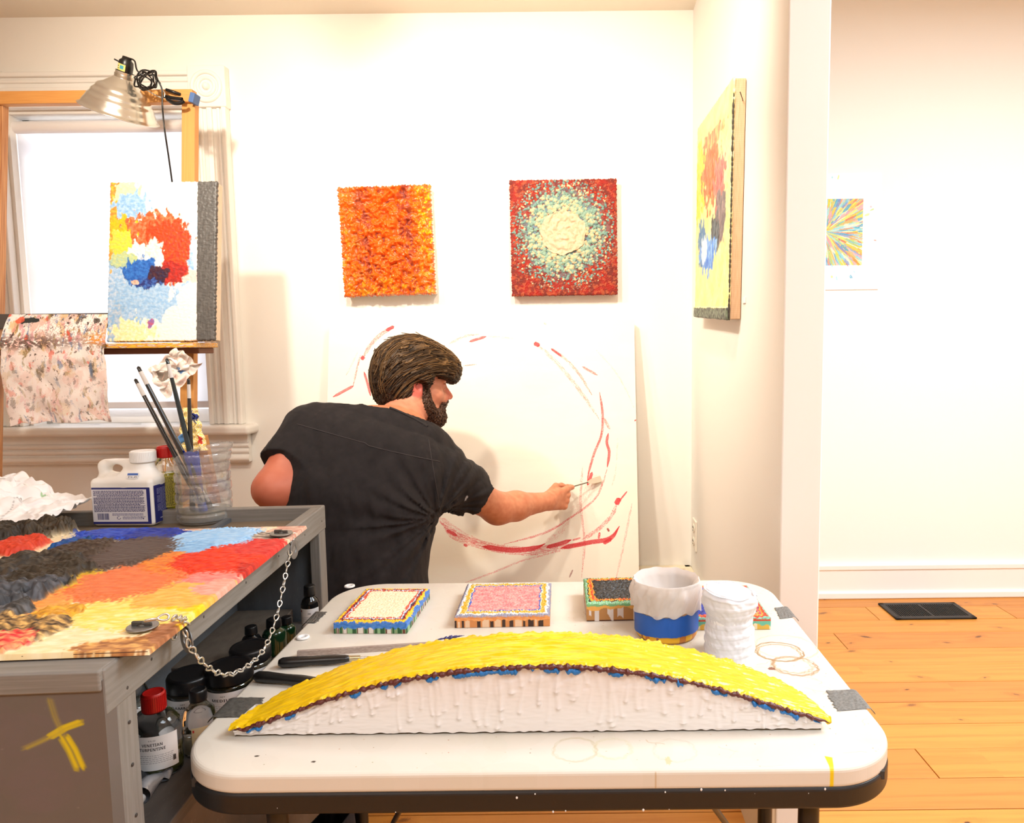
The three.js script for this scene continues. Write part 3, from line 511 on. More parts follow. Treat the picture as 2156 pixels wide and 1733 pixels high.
// ---------------------------------------------------------------- tub lined with film, wrapped cup, palette knives, stick
{
  const c = onY(1405, 1340, TT), R = 0.0535, o = thing('paint_tub', 'round paint tub lined with crinkled plastic film and banded with blue tape', 'paint tub', [c.x, TT, c.z - 0.014]);
  const body = canvasTex(1024, 512, (g, w, h) => {
    g.fillStyle = css([222, 208, 190]); g.fillRect(0, 0, w, h); const r = rng(9);
    g.fillStyle = css([232, 190, 150]); g.fillRect(w * 0.06, 0, w * 0.16, h * 0.6); g.fillStyle = css([140, 150, 160]); g.fillRect(w * 0.25, h * 0.05, w * 0.09, h * 0.5); g.fillStyle = css([205, 205, 205]); g.fillRect(w * 0.36, 0, w * 0.1, h * 0.5);
    g.fillStyle = css([236, 176, 24]); g.fillRect(0, h * 0.82, w, h * 0.18); g.fillStyle = css([200, 120, 40]); for (let i = 0; i < 16; i++) g.fillRect(r() * w, h * 0.84, 12 + 30 * r(), h * 0.16);
    g.fillStyle = css([150, 90, 70]); for (let i = 0; i < 12; i++) g.fillRect(r() * w, h * 0.87, 6 + 10 * r(), h * 0.13);
  });
  const H = 0.089;
  part(o, 'container', lathe([[0, 0.001], [R - 0.004, 0.001], [R - 0.001, 0.006], [R, H], [R - 0.002, H], [R - 0.004, 0.008], [0, 0.008]], 64), new THREE.MeshStandardMaterial({ map: body, roughness: 0.4 }));
  { const p = o.children[0].geometry.attributes.position, uv = o.children[0].geometry.attributes.uv; for (let i = 0; i < p.count; i++) uv.setY(i, clamp(p.getY(i) / H, 0, 1)); }
  part(o, 'blue_tape', gridGeo(140, 12, (u, v) => { const q = u * 6.6, rr = R + 0.0012 + (u > 0.95 ? 0.0009 : 0), y = lerp(0.011 + 0.004 * Math.sin(q + 1), 0.05 + 0.003 * Math.sin(q - 0.6), v); return [rr * Math.sin(q), y + 0.0006 * n2(q * 5, v), rr * Math.cos(q)]; }), std([16, 86, 176], 0.42));
  // thin white film draped over the rim, gathered into folds
  const film = phys([250, 246, 243], 0.6, { transmission: 0.7, thickness: 0 });
  part(o, 'plastic_film', sheet(200, 60, (u, v) => {
    const q = u * 6.2832; let y, rr;
    if (v < 0.35) { const k = v / 0.35; rr = lerp(0.012, R - 0.004, k) ; y = lerp(0.045, H + 0.006, Math.pow(k, 1.8)); }
    else { const k = (v - 0.35) / 0.65, L = 0.046 + 0.007 * n2(Math.cos(q) * 1.4, Math.sin(q) * 1.4); y = H + 0.008 - Math.pow(k, 1.25) * L + 0.007 * Math.sin(k * 3.14) * 0; rr = R + 0.001 + (0.0065 * Math.sin(Math.min(k, 0.75) * 3.1) + 0.0015) * (0.7 + 0.7 * n2(Math.cos(q) * 2.2 + 5, Math.sin(q) * 2.2)); if (k < 0.12) y += 0.002; }
    const f = 0.0022 * n2(Math.cos(q) * 2.2 + v * 1.2, Math.sin(q) * 2.2 + v * 0.8) * smooth(v, 0.1, 0.5) + 0.0007 * n2(Math.cos(q) * 7 + v * 3, Math.sin(q) * 7 - v * 4) * smooth(v, 0.3, 0.6);
    return [(rr + f) * Math.cos(q), y + f * 0.6, (rr + f) * Math.sin(q)];
  }, 0.0002), film);
  part(o, 'inner_paint', lathe([[0, 0.038], [R - 0.006, 0.04]], 40), std([238, 226, 220], 0.4));

  const b = onY(1541, 1388, TT), cup = thing('wrapped_cup', 'tall white cup wound in translucent white film, beside the blue-banded tub', 'cup', [b.x, TT, b.z - 0.02]);
  const cR = (y) => 0.036 + 0.0045 * smooth(y, 0.075, 0.11) - 0.003 * Math.exp(-Math.pow((y - 0.072) / 0.02, 2));
  part(cup, 'film_wrap', sheet(180, 110, (u, v) => {
    const q = u * 6.2832, cq = Math.cos(q), sq = Math.sin(q); let y = v * 0.132, rr = cR(y);
    const spiral = Math.sin((y - 0.011 * q / 6.28 * 3 - 0.01 * cq) * 330); rr += 0.0012 * smooth(spiral, -0.2, 0.9) + 0.0014 * fbm(cq * 1.6 + y * 14, sq * 1.6 + y * 22, 2) + 0.0005 * n2(cq * 4, sq * 4 + y * 60);
    if (y > 0.1) { rr += 0.003 * n2(cq * 0.9 + 4, sq * 0.9) * smooth(y, 0.1, 0.13) - 0.006 * smooth(y, 0.122, 0.132); y += 0.004 * n2(cq * 0.7, sq * 0.7 + 2) * smooth(y, 0.1, 0.13) - 0.005 * cq * smooth(y, 0.1, 0.13); }
    return [rr * cq, y, rr * sq];
  }, 0.0004), phys([248, 248, 252], 0.5, { transmission: 0.25, thickness: 0 }));
  part(cup, 'cup_body', lathe([[0, 0.001], [0.032, 0.001], [0.0335, 0.1], [0.031, 0.1], [0.03, 0.004], [0, 0.004]], 40), std([250, 250, 252], 0.5));
  part(cup, 'top_film', gridGeo(48, 16, (u, v) => { const q = u * 6.2832, rr = 0.0385 * v; return [rr * Math.cos(q), 0.131 - 0.005 * Math.cos(q) * v + 0.004 * n2(Math.cos(q) * 0.7 * v, Math.sin(q) * 0.7 * v + 2) - 0.006 * (1 - v), rr * Math.sin(q)]; }), phys([250, 250, 254], 0.6, { transmission: 0.25, thickness: 0 }));
  cup.scale.set(1.06, 0.8, 1.06);
  const mark = canvasTex(128, 64, (g, w, h) => { g.clearRect(0, 0, w, h); g.strokeStyle = css([70, 70, 80]); g.lineWidth = 5; g.beginPath(); g.moveTo(20, 50); g.lineTo(38, 12); g.moveTo(50, 46); g.lineTo(66, 16); g.lineTo(76, 46); g.moveTo(54, 36); g.lineTo(74, 32); g.stroke(); });
  part(cup, 'ink_mark', gridGeo(10, 4, (u, v) => { const q = 2.25 + 0.55 * u, y = lerp(0.1, 0.115, v), rr = 0.0452; return [-rr * Math.cos(q + Math.PI) * -1, y, rr * Math.sin(q)]; }), new THREE.MeshStandardMaterial({ map: mark, transparent: true, roughness: 0.6 }));

  // two palette knives with black handles and a wooden stick, partly under the sculpture
  const grip = canvasTex(512, 128, (g, w, h) => { g.fillStyle = css([24, 23, 23]); g.fillRect(0, 0, w, h); g.fillStyle = css([150, 148, 145]); g.font = 'italic 26px serif'; for (let k = 0; k < 2; k++) { g.fillText('~fu~tlis', 200, 40 + 62 * k); g.font = 'italic 20px serif'; g.fillText('~Pr~fess~n', 280, 56 + 62 * k); } });
  const gripMat = new THREE.MeshStandardMaterial({ map: grip, roughness: 0.34 });
  const knife = (p0, p1, label, blade) => {
    const a = onY(...p0, TT + 0.008), b2 = onY(...p1, TT + 0.008), d = b2.clone().sub(a).setY(0).normalize(), L = 0.108, o2 = thing('palette_knife', label, 'palette knife', [a.x, TT, a.z], 'black-handled palette knives on the table');
    o2.rotation.y = Math.atan2(-d.z, d.x);
    const prof = [[0, 0], [0.0055, 0.0008], [0.0086, 0.006], [0.0092, 0.02], [0.0078, 0.05], [0.0086, 0.075], [0.007, 0.1], [0.0052, L], [0, L]];
    part(o2, 'handle', lathe(prof, 24).rotateX(Math.PI / 2 * 0).rotateZ(-Math.PI / 2).scale(1, 0.85, 1).translate(0, 0.0085, 0), gripMat);
    part(o2, 'ferrule', rod(V(L - 0.002, 0.0085, 0), V(L + 0.016, 0.0085, 0), 0.0048, 0.004, 20), std([190, 180, 150], 0.3, { metalness: 0.9 }));
    part(o2, 'shank', tube([V(L + 0.012, 0.0085, 0), V(L + 0.03, 0.0085, 0), V(L + 0.042, 0.006, 0), V(L + 0.05, 0.003, 0)], 0.0018, 30, 10), std([205, 205, 205], 0.25, { metalness: 1 }));
    if (blade) part(o2, 'blade', new THREE.ExtrudeGeometry((() => { const s = new THREE.Shape(); s.moveTo(0, -0.004); s.quadraticCurveTo(0.02, -0.014, 0.06, 0); s.quadraticCurveTo(0.02, 0.014, 0, 0.004); return s; })(), { depth: 0.0007, bevelEnabled: false }).rotateX(-Math.PI / 2).translate(L + 0.046, 0.002, 0), std([120, 140, 190], 0.35, { metalness: 0.6 }));
  };
  knife([586, 1396], [722, 1388], 'black-handled palette knife with a visible silver ferrule, beside the wooden stick', true);
  knife([536, 1424], [655, 1435], 'black-handled palette knife half hidden by the yellow sculpture, nearest the left table corner', true);
  const s0 = onY(626, 1378, TT + 0.003), s1 = onY(905, 1360, TT + 0.003), wood = dataTex(256, 64, (u, v) => { const f = fbm(u * 6, v * 40, 3), q = fbm(u * 3 + 8, v * 5, 3); return mixc(mixc([186, 168, 156], [150, 132, 122], clamp(0.5 + f, 0, 1)), [110, 80, 70], clamp(q * 1.4 - 0.3, 0, 0.6)); });
  const st = single('wooden_stick', 'grey weathered flat wooden stick lying behind the palette knives', 'stick', bar(s0, s1, 0.013, 0.006, 0, 0.0015), new THREE.MeshStandardMaterial({ map: wood, roughness: 0.7 }));
}

// ---------------------------------------------------------------- grey taboret with tray top and open side shelf
const CA = V(-0.5, 0, -0.7), CROT = 0.058, CTOP = 0.87, SHELF = 0.62, CW = 0.95, CD = 0.775;
const inCab = (x, y, z) => V(x, y, z).applyAxisAngle(V(0, 1, 0), CROT).add(CA);
const toCab = (p) => p.clone().sub(CA).applyAxisAngle(V(0, 1, 0), -CROT);
{
  const o = thing('taboret_cabinet', 'grey painted wooden studio cabinet with open side shelf and tray top', 'cabinet', CA); o.rotation.y = CROT;
  const L = (px, py) => toCab(onZ(px, py, CA.z + 0.02));
  const worn = (base, seed) => dataTex(256, 256, (u, v) => { const f = fbm(u * 5 + seed, v * 5, 4), s = n2(u * 60 + seed, v * 60) > 0.86 ? 0.5 : 0; return mixc(mixc(base, [base[0] * 0.9, base[1] * 0.89, base[2] * 0.88], clamp(0.5 + f, 0, 1)), [190, 180, 168], s * 0.5); });
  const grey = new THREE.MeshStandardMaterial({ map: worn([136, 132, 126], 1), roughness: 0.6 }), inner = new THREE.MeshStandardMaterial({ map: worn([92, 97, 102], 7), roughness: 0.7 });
  const front = canvasTex(1024, 1024, (g, w, h) => {                  // the front panel, x from -CW to 0 and y from 0 to CTOP
    const P = (px, py) => { const p = L(px, py); return [(p.x + CW) / CW * w, (1 - p.y / CTOP) * h]; }, r = rng(8);
    g.fillStyle = css([104, 96, 89]); g.fillRect(0, 0, w, h);
    for (let i = 0; i < 900; i++) { const x = r() * w, y = r() * h, q = 6 + 50 * r(); g.fillStyle = css(r() < 0.5 ? [98, 88, 80] : [126, 115, 106], 0.05); g.beginPath(); g.ellipse(x, y, q, q * 0.7, 0, 0, 7); g.fill(); }
    for (let i = 0; i < 260; i++) { g.fillStyle = css([170, 160, 150], 0.3 * r()); g.fillRect(r() * w, r() * h, 1 + 2 * r(), 1 + 2 * r()); }
    const stroke = (pts, wd, c, a) => { for (let k = 0; k < 26; k++) { g.strokeStyle = css(c, a * (0.15 + 0.3 * r())); g.lineWidth = wd * 0.22; g.lineCap = 'round'; const ox = (r() - 0.5) * wd, oy = (r() - 0.5) * wd * 0.6, t0 = r() * 0.12; g.beginPath(); pts.forEach(([x, y], i) => { const [a1, b1] = P(x, y); g.lineTo(a1 + ox, b1 + oy + (i === 0 ? t0 * 10 : 0)); }); g.stroke(); } };
    stroke([[142, 1540], [110, 1552], [80, 1570]], 10, [214, 190, 24], 1); stroke([[100, 1560], [60, 1580], [28, 1594]], 8, [190, 170, 50], 0.35);
    stroke([[112, 1572], [128, 1600], [145, 1640]], 13, [220, 196, 20], 1); stroke([[108, 1565], [92, 1530], [80, 1490]], 8, [180, 160, 50], 0.3);
    const [tx, ty] = P(5, 1378), [ux, uy] = P(40, 1378), [vx, vy] = P(20, 1432); g.fillStyle = css([214, 176, 130]); g.beginPath(); g.moveTo(tx, ty); g.lineTo(ux, uy); g.lineTo(ux - 6, vy - 26); g.lineTo(vx, vy); g.lineTo(tx, vy - 14); g.fill();
    g.fillStyle = css([214, 200, 40], 0.7); for (let i = 0; i < 12; i++) { const [x, y] = P(216 + 6 * r(), 1385 + 70 * r()); g.beginPath(); g.ellipse(x, y, 2 + 3 * r(), 3 + 6 * r(), 0, 0, 7); g.fill(); }
  });
  const fp = new THREE.BoxGeometry(CW, CTOP - 0.012, 0.02).translate(-CW / 2, (CTOP - 0.012) / 2, -0.01);
  { const p = fp.attributes.position, uv = fp.attributes.uv; for (let i = 0; i < p.count; i++) uv.setXY(i, (p.getX(i) + CW) / CW, p.getY(i) / CTOP); }
  part(o, 'front_panel', fp, new THREE.MeshStandardMaterial({ map: front, roughness: 0.6 }));
  part(o, 'front_rail', box(-CW / 2, CTOP - 0.012, -0.026, CW - 0.002, 0.0238, 0.058, 0.003), grey);
  const stile = (z0, z1, m = grey) => box(-0.011, CTOP / 2 - 0.005, (z0 + z1) / 2, 0.022, CTOP - 0.01, Math.abs(z1 - z0), 0.003);
  part(o, 'side_stile', stile(-0.02, -0.058), grey); part(o, 'side_stile', stile(-CD, -CD + 0.042), grey);
  part(o, 'side_rail', box(-0.0108, CTOP - 0.0265, -CD / 2 - 0.002, 0.0236, 0.0515, CD, 0.003), grey);
  part(o, 'tray_rail', box(-CW / 2, CTOP - 0.018, -CD + 0.011, CW, 0.036, 0.022, 0.003), grey);
  part(o, 'tray_floor', new THREE.BoxGeometry(CW - 0.03, 0.012, CD - 0.03).translate(-CW / 2, CTOP - 0.034, -CD / 2), new THREE.MeshStandardMaterial({ map: worn([128, 112, 92], 21), roughness: 0.7 }));
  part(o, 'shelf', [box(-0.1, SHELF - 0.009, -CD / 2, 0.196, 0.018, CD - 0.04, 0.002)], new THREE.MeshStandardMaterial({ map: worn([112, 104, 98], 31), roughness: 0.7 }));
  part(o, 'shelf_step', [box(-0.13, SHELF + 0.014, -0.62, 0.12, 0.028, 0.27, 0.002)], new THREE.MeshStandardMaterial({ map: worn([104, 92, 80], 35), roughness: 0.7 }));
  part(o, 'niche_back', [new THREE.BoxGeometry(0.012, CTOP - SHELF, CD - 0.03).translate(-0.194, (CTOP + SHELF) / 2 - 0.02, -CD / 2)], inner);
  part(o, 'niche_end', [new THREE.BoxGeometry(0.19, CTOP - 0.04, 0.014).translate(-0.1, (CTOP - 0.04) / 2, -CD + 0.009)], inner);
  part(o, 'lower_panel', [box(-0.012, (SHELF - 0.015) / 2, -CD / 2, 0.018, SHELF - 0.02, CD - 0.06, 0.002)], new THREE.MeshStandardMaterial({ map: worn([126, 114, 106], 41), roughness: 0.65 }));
  part(o, 'back_panel', [new THREE.BoxGeometry(CW - 0.2, CTOP - 0.04, 0.012).translate(-CW / 2 - 0.09, CTOP / 2 - 0.02, -CD + 0.008), new THREE.BoxGeometry(0.016, CTOP - 0.04, CD).translate(-CW + 0.008, CTOP / 2 - 0.02, -CD / 2)], grey);
  for (const z of [-0.09, -0.22, -0.36, -0.5, -0.64, -0.75]) part(o, 'nail', new THREE.SphereGeometry(0.0022, 8, 6).scale(0.4, 1, 1).translate(0.0008, CTOP - 0.03, z), std([60, 54, 50], 0.6));
  for (const y of [0.6, 0.68, 0.74, 0.79, 0.83]) part(o, 'nail', new THREE.SphereGeometry(0.0022, 8, 6).scale(0.4, 1, 1).translate(0.0008, y, -0.04), std([60, 54, 50], 0.6));
}

// ---------------------------------------------------------------- the palette: a board loaded with oil paint
const PY = 0.88;
const palA = onY(313, 1364, PY), palB = onY(645, 1104, PY), palDir = palB.clone().sub(palA), palLen = palDir.length();
{
  const rot = Math.atan2(-palDir.x, -palDir.z), o = thing('paint_palette', 'large wooden palette board crusted with patches of thick oil paint, on the grey cabinet', 'palette', [palA.x, CTOP + 0.0005, palA.z]);
  o.rotation.y = rot;
  const W = 0.86, D = palLen, loc = (p) => p.clone().sub(palA).applyAxisAngle(V(0, 1, 0), -rot);
  part(o, 'board', box(-W / 2, 0.0032, -D / 2, W, 0.0062, D, 0.0015), new THREE.MeshStandardMaterial({ map: dataTex(256, 256, (u, v) => mixc([112, 70, 44], [70, 42, 28], clamp(0.5 + fbm(u * 3, v * 30, 3), 0, 1))), roughness: 0.6 }));
  // patches as [photo centre x, y, half width, half height, colour a, colour b, thickness, roughness of relief, turn]
  const raw = [
    [150, 1335, 190, 44, [250, 234, 196], [240, 214, 160], 1.5, 1.2, 0], [430, 1122, 120, 26, [236, 220, 200], [200, 150, 130], 0.5, 1, 0],
    [330, 1268, 170, 46, [250, 208, 86], [246, 226, 140], 2, 1.6, 0.1], [420, 1284, 96, 30, [250, 190, 10], [255, 212, 50], 2.5, 2, 0.5], [300, 1302, 120, 16, [248, 212, 90], [250, 232, 160], 2, 1.5, 0],
    [400, 1246, 120, 30, [244, 166, 66], [240, 190, 100], 2.5, 1.6, 0.1], [150, 1225, 60, 26, [236, 190, 60], [200, 160, 40], 3, 2.5, 0], [95, 1266, 60, 22, [238, 150, 74], [244, 170, 90], 3.5, 2, 0],
    [462, 1204, 76, 22, [240, 152, 140], [232, 120, 112], 3, 1.5, 0.2], [452, 1236, 46, 16, [244, 176, 160], [240, 150, 130], 2.6, 1.5, 0.3],
    [280, 1218, 108, 40, [222, 108, 58], [232, 130, 78], 3, 0.9, 0.05], [362, 1170, 56, 34, [214, 104, 40], [236, 150, 60], 3, 2, 0.4], [330, 1140, 40, 10, [220, 90, 50], [200, 80, 40], 3, 2, 0],
    [486, 1172, 116, 32, [214, 40, 22], [236, 70, 34], 4, 2.2, 0.28], [540, 1196, 40, 14, [170, 26, 24], [220, 60, 40], 3, 2.5, 0.6], [548, 1150, 60, 20, [226, 70, 60], [200, 30, 30], 3, 2, 0.6],
    [440, 1132, 120, 22, [140, 192, 240], [176, 214, 248], 3.5, 1.6, 0.12], [410, 1152, 40, 12, [160, 206, 244], [120, 170, 220], 3, 1.6, 0.3],
    [250, 1121, 92, 15, [32, 58, 168], [60, 96, 204], 5, 2.6, 0], [330, 1124, 60, 14, [40, 66, 178], [24, 44, 130], 4, 2, 0], [148, 1150, 40, 12, [30, 90, 150], [40, 60, 140], 9, 6, 0],
    [250, 1164, 112, 31, [92, 76, 68], [78, 64, 58], 4.5, 1.2, 0], [140, 1172, 60, 34, [62, 50, 44], [80, 66, 54], 8, 6, 0],
    [70, 1112, 130, 22, [54, 46, 34], [80, 68, 52], 26, 15, 0], [20, 1128, 60, 20, [48, 42, 34], [60, 54, 46], 20, 12, 0], [40, 1152, 56, 15, [218, 74, 48], [196, 60, 40], 14, 6, 0], [90, 1192, 40, 14, [196, 120, 60], [90, 70, 50], 12, 8, 0],
    [60, 1200, 110, 22, [48, 44, 40], [84, 74, 62], 16, 11, 0], [30, 1250, 90, 42, [52, 52, 54], [92, 94, 100], 18, 11, 0], [110, 1216, 60, 26, [50, 44, 36], [66, 56, 44], 14, 9, 0], [10, 1300, 40, 24, [50, 48, 46], [110, 110, 112], 12, 8, 0],
    [40, 1330, 90, 34, [236, 186, 110], [60, 48, 40], 7, 6, 0], [20, 1354, 50, 18, [206, 40, 50], [240, 180, 120], 6, 5, 0], [120, 1290, 50, 14, [240, 180, 60], [190, 130, 50], 6, 5, 0],
    [610, 1116, 40, 16, [196, 130, 112], [226, 196, 176], 0.4, 0.6, 0.4], [570, 1126, 36, 10, [60, 50, 44], [220, 200, 180], 1.2, 1.5, 0.2],
    [270, 1352, 110, 14, [146, 92, 56], [236, 178, 104], 0.3, 0.5, 0.1], [352, 1330, 40, 22, [150, 94, 58], [190, 130, 90], 0.3, 0.5, 0.6],
  ].map(([x, y, rx, ry, a, b, t, f, turn]) => { const c = loc(onY(x, y, PY)), dx = loc(onY(x + rx, y, PY)).sub(c).length(), dz = loc(onY(x, y - ry, PY)).sub(loc(onY(x, y + ry, PY))).length() / 2; return { x: c.x, z: c.z, rx: dx, rz: dz, a, b, t: t / 1000, f: f / 1000, turn }; });
  const at = (x, z) => {
    let c = [246, 228, 188], h = 0.0008, rgh = 0.0008; const wx = 0.016 * fbm(x * 22, z * 22, 3), wz = 0.016 * fbm(x * 22 + 9, z * 22 + 4, 3);
    for (const p of raw) {
      const dx = x - p.x + wx * Math.min(1, p.rx / 0.05), dz = z - p.z + wz * Math.min(1, p.rz / 0.04), cs = Math.cos(p.turn), sn = Math.sin(p.turn), d = Math.hypot((dx * cs - dz * sn) / p.rx, (dx * sn + dz * cs) / p.rz) + (p.t > 0.006 ? 0.05 : 0.13) * n2(x * 120 + p.x * 9, z * 120);
      const k = 1 - smooth(d, 0.86, 1.02); if (k <= 0) continue;
      const m = clamp(0.5 + 1.1 * fbm(x * 36 + p.x * 40, z * 90 + p.z * 40, 3), 0, 1);
      c = mixc(c, mixc(p.a, p.b, m), k); h = lerp(h, p.t, k * smooth(1 - d, 0, 0.35)); rgh = lerp(rgh, p.f, k);
    }
    return { c, h, rgh };
  };
  const nx = 760, nz = 400, cols = [];
  const g = gridGeo(nx, nz, (u, v, i, j) => {
    const x = lerp(-W - 0.0008, 0.0008, u), z = lerp(0.0008, -D - 0.0008, v), q = at(x, z), e = Math.min(0.0008 - x, 0.0008 - z, z + D + 0.0008) / 0.004; cols.push(q.c);
    const lump = q.rgh > 0.004 ? q.rgh * 1.0 * (fbm(x * 24, z * 26, 2) + 0.3) + Math.min(q.rgh, 0.008) * 0.35 * fbm(x * 90 + 3, z * 90, 2) : q.rgh * (0.75 * fbm(x * 36, z * 80, 2) + 0.3);
    return [x, 0.0066 + clamp(e, 0, 1) * (q.h + lump) - (e < 0.1 ? 0.0052 : 0), z];
  }, (u, v, i, j) => cols[j * (nx + 1) + i]);
  part(o, 'oil_paint', g, vcol(0.5, { specularIntensity: 0.5 }));
  // big steel washers screwed to the board and the rail
  const steel = std([150, 150, 148], 0.4, { metalness: 0.85 }), washer = (R) => lathe([[R * 0.3, 0], [R, 0], [R * 1.02, 0.0012], [R, 0.0026], [R * 0.3, 0.0026], [R * 0.3, 0]], 32);
  for (const [x, y, R] of [[300, 1316, 0.0165], [592, 1121, 0.0185]]) { const p = loc(onY(x, y, PY + 0.004)), w = part(o, 'washer', washer(R).translate(p.x, 0.0105, p.z), steel); part(w, 'wing_screw', [box(p.x - 0.005, 0.0155, p.z, 0.014, 0.006, 0.004, 0.0015), box(p.x + 0.006, 0.015, p.z + 0.002, 0.012, 0.005, 0.003, 0.0014), new THREE.SphereGeometry(0.0055, 12, 8).scale(1, 0.6, 1).translate(p.x, 0.013, p.z)], std([90, 88, 84], 0.5, { metalness: 0.8 })); }
}

// ---------------------------------------------------------------- chain hanging along the cabinet's open side
{
  const o = thing('chain', 'galvanised jack chain hanging in a loop along the open side of the grey cabinet', 'chain', [-0.47, 0.65, -1.0]);
  const steel = std([205, 205, 200], 0.28, { metalness: 0.9 });
  // one link: two teardrop loops of wire, turned a quarter to each other
  const pts = []; for (let i = 0; i <= 20; i++) { const a = i / 20 * 6.2832, r = 0.0036; pts.push(V(r * Math.sin(a) * (0.75 + 0.25 * Math.cos(a)), 0.0052 + r * 1.35 * Math.cos(a + Math.PI) * -1, 0)); }
  const loopA = new THREE.TubeGeometry(new THREE.CatmullRomCurve3(pts.slice(0, 20), true), 36, 0.00105, 6, true);
  const loopB = loopA.clone().rotateZ(Math.PI).rotateY(Math.PI / 2);
  const link = mergeGeometries([loopA, loopB, new THREE.CylinderGeometry(0.0011, 0.0011, 0.002, 6).toNonIndexed ? new THREE.CylinderGeometry(0.0011, 0.0011, 0.003, 6) : null]);
  const path = [onY(306, 1309, 0.905), onY(335, 1302, 0.904), onY(362, 1301, 0.902), onX(392, 1314, -0.475), onX(392, 1338, -0.475), onX(404, 1366, -0.472), onX(424, 1392, -0.47), onX(450, 1413, -0.47), onX(482, 1420, -0.47), onX(512, 1408, -0.47), onX(540, 1386, -0.472), onX(558, 1362, -0.474), onX(572, 1330, -0.477), onX(584, 1290, -0.48), onX(594, 1245, -0.483), onX(603, 1200, -0.487), onX(611, 1160, -0.494), onX(621, 1122, -0.503)];
  const curve = new THREE.CatmullRomCurve3(path, false, 'centripetal'), step = 0.0245, n = Math.round(curve.getLength() / step);
  for (let i = 0; i < n; i++) {
    const u = (i + 0.5) / n, p = curve.getPointAt(u), t = curve.getTangentAt(u), m = part(o, 'link', link, steel);
    m.quaternion.setFromUnitVectors(V(0, 1, 0), t).multiply(new THREE.Quaternion().setFromAxisAngle(V(0, 1, 0), (i % 2) * 0.35 + 0.4)); m.position.copy(p).sub(o.position); m.scale.setScalar(1.2);
  }
  const w = onX(611, 1157, -0.5), w2 = onX(384, 1338, -0.487), ring = (R) => lathe([[R * 0.45, 0], [R, 0], [R * 1.02, 0.001], [R, 0.002], [R * 0.45, 0.002], [R * 0.45, 0]], 28).rotateZ(-Math.PI / 2);
  part(o, 'washer', ring(0.0165).translate(w.x + 0.006 - o.position.x, w.y - o.position.y, w.z - o.position.z), std([130, 132, 134], 0.4, { metalness: 0.8 }));
  part(o, 'washer', ring(0.0165).rotateY(0.9).translate(w2.x + 0.004 - o.position.x, w2.y - 0.006 - o.position.y, w2.z - o.position.z), std([130, 132, 134], 0.4, { metalness: 0.8 }));
  const e = onX(360, 1337, -0.497); part(o, 'eyelet', new THREE.TorusGeometry(0.0055, 0.0014, 8, 24).rotateY(Math.PI / 2).translate(e.x + 0.004 - o.position.x, e.y - o.position.y, e.z - o.position.z), steel);
}

// ---------------------------------------------------------------- bottles and jars
const glass = phys([255, 255, 255], 0.03, { transmission: 1, thickness: 0.004, ior: 1.45 });
const paperLabel = (title, sub, seed, hue = [236, 232, 228]) => canvasTex(384, 256, (g, w, h) => {
  g.fillStyle = css(hue); g.fillRect(0, 0, w, h); const r = rng(seed); g.textAlign = 'center'; g.fillStyle = css([60, 56, 58]);
  g.font = 'bold 30px sans-serif'; title.forEach((t, i) => g.fillText(t, w / 2, 74 + 34 * i));
  g.font = '15px sans-serif'; g.fillText(sub, w / 2, 36);
  for (let i = 0; i < 5; i++) { const y = 74 + 34 * title.length + 14 * i; g.fillStyle = css([120, 116, 118], 0.8); for (let x = 40; x < w - 50;) { const q = 6 + 18 * r(); g.fillRect(x, y, q, 3.5); x += q + 5; } }
  g.fillStyle = css([190, 40, 44]); g.fillRect(14, 22, 24, 26); g.fillStyle = css([70, 66, 66]); g.fillRect(w - 50, h - 80, 26, 40);
});
function bottle(label, p, prof, capProf, o2) {
  const o = thing(o2.name ?? 'glass_bottle', label, o2.cat ?? 'bottle', p, o2.group), R = Math.max(...prof.map((q) => q[0])), top = prof[prof.length - 1][1];
  if (o2.turn) o.rotation.y = o2.turn;
  const flat = o2.flat ?? 1, gg = lathe(prof, 48).scale(1, 1, flat);
  part(o, 'glass_body', gg, o2.mat ?? glass);
  if (o2.liquid) part(o, 'liquid', lathe([[0, 0.004], ...prof.filter((q) => q[1] > 0.002 && q[1] < o2.level).map((q) => [Math.max(q[0] - 0.0025, 0.001), Math.max(q[1], 0.004)]), [R - 0.003, o2.level], [0, o2.level]], 40).scale(1, 1, flat), phys(o2.liquid, 0.08, { transmission: 0.55, thickness: 0 }));
  part(o, 'cap', lathe(capProf, 40), std(o2.cap, 0.35));
  if (o2.ribs) { const rb = []; for (let i = 0; i < 36; i++) { const a = i / 36 * 6.2832, r = capProf[2][0]; rb.push(new THREE.BoxGeometry(0.001, (o2.ribs[1] - o2.ribs[0]), 0.0014).rotateY(-a).translate(r * Math.cos(a), (o2.ribs[0] + o2.ribs[1]) / 2, r * Math.sin(a))); } part(o.children[o.children.length - 1], 'grip_ribs', rb, std(o2.cap, 0.35)).userData.kind = 'stuff'; }
  if (o2.label) { const [y0, y1, a0, a1, m] = o2.label; part(o, 'paper_label', gridGeo(40, 4, (u, v) => { const a = lerp(a0, a1, u), r = R + 0.0006; return [r * Math.sin(a), lerp(y0, y1, v), r * flat * Math.cos(a)]; }), new THREE.MeshStandardMaterial({ map: m, roughness: 0.5 })); }
  return o;
}
const jarProf = (R, h) => [[0, 0.001], [R * 0.85, 0.001], [R, 0.006], [R, h * 0.79], [R * 0.97, h * 0.83], [R * 0.88, h * 0.86]], lidProf = (R, y, h) => [[0, y], [R, y], [R * 1.02, y + 0.002], [R * 1.02, y + h * 0.8], [R * 0.95, y + h], [R * 0.8, y + h], [R * 0.78, y + h - 0.0015], [0, y + h - 0.0015]];
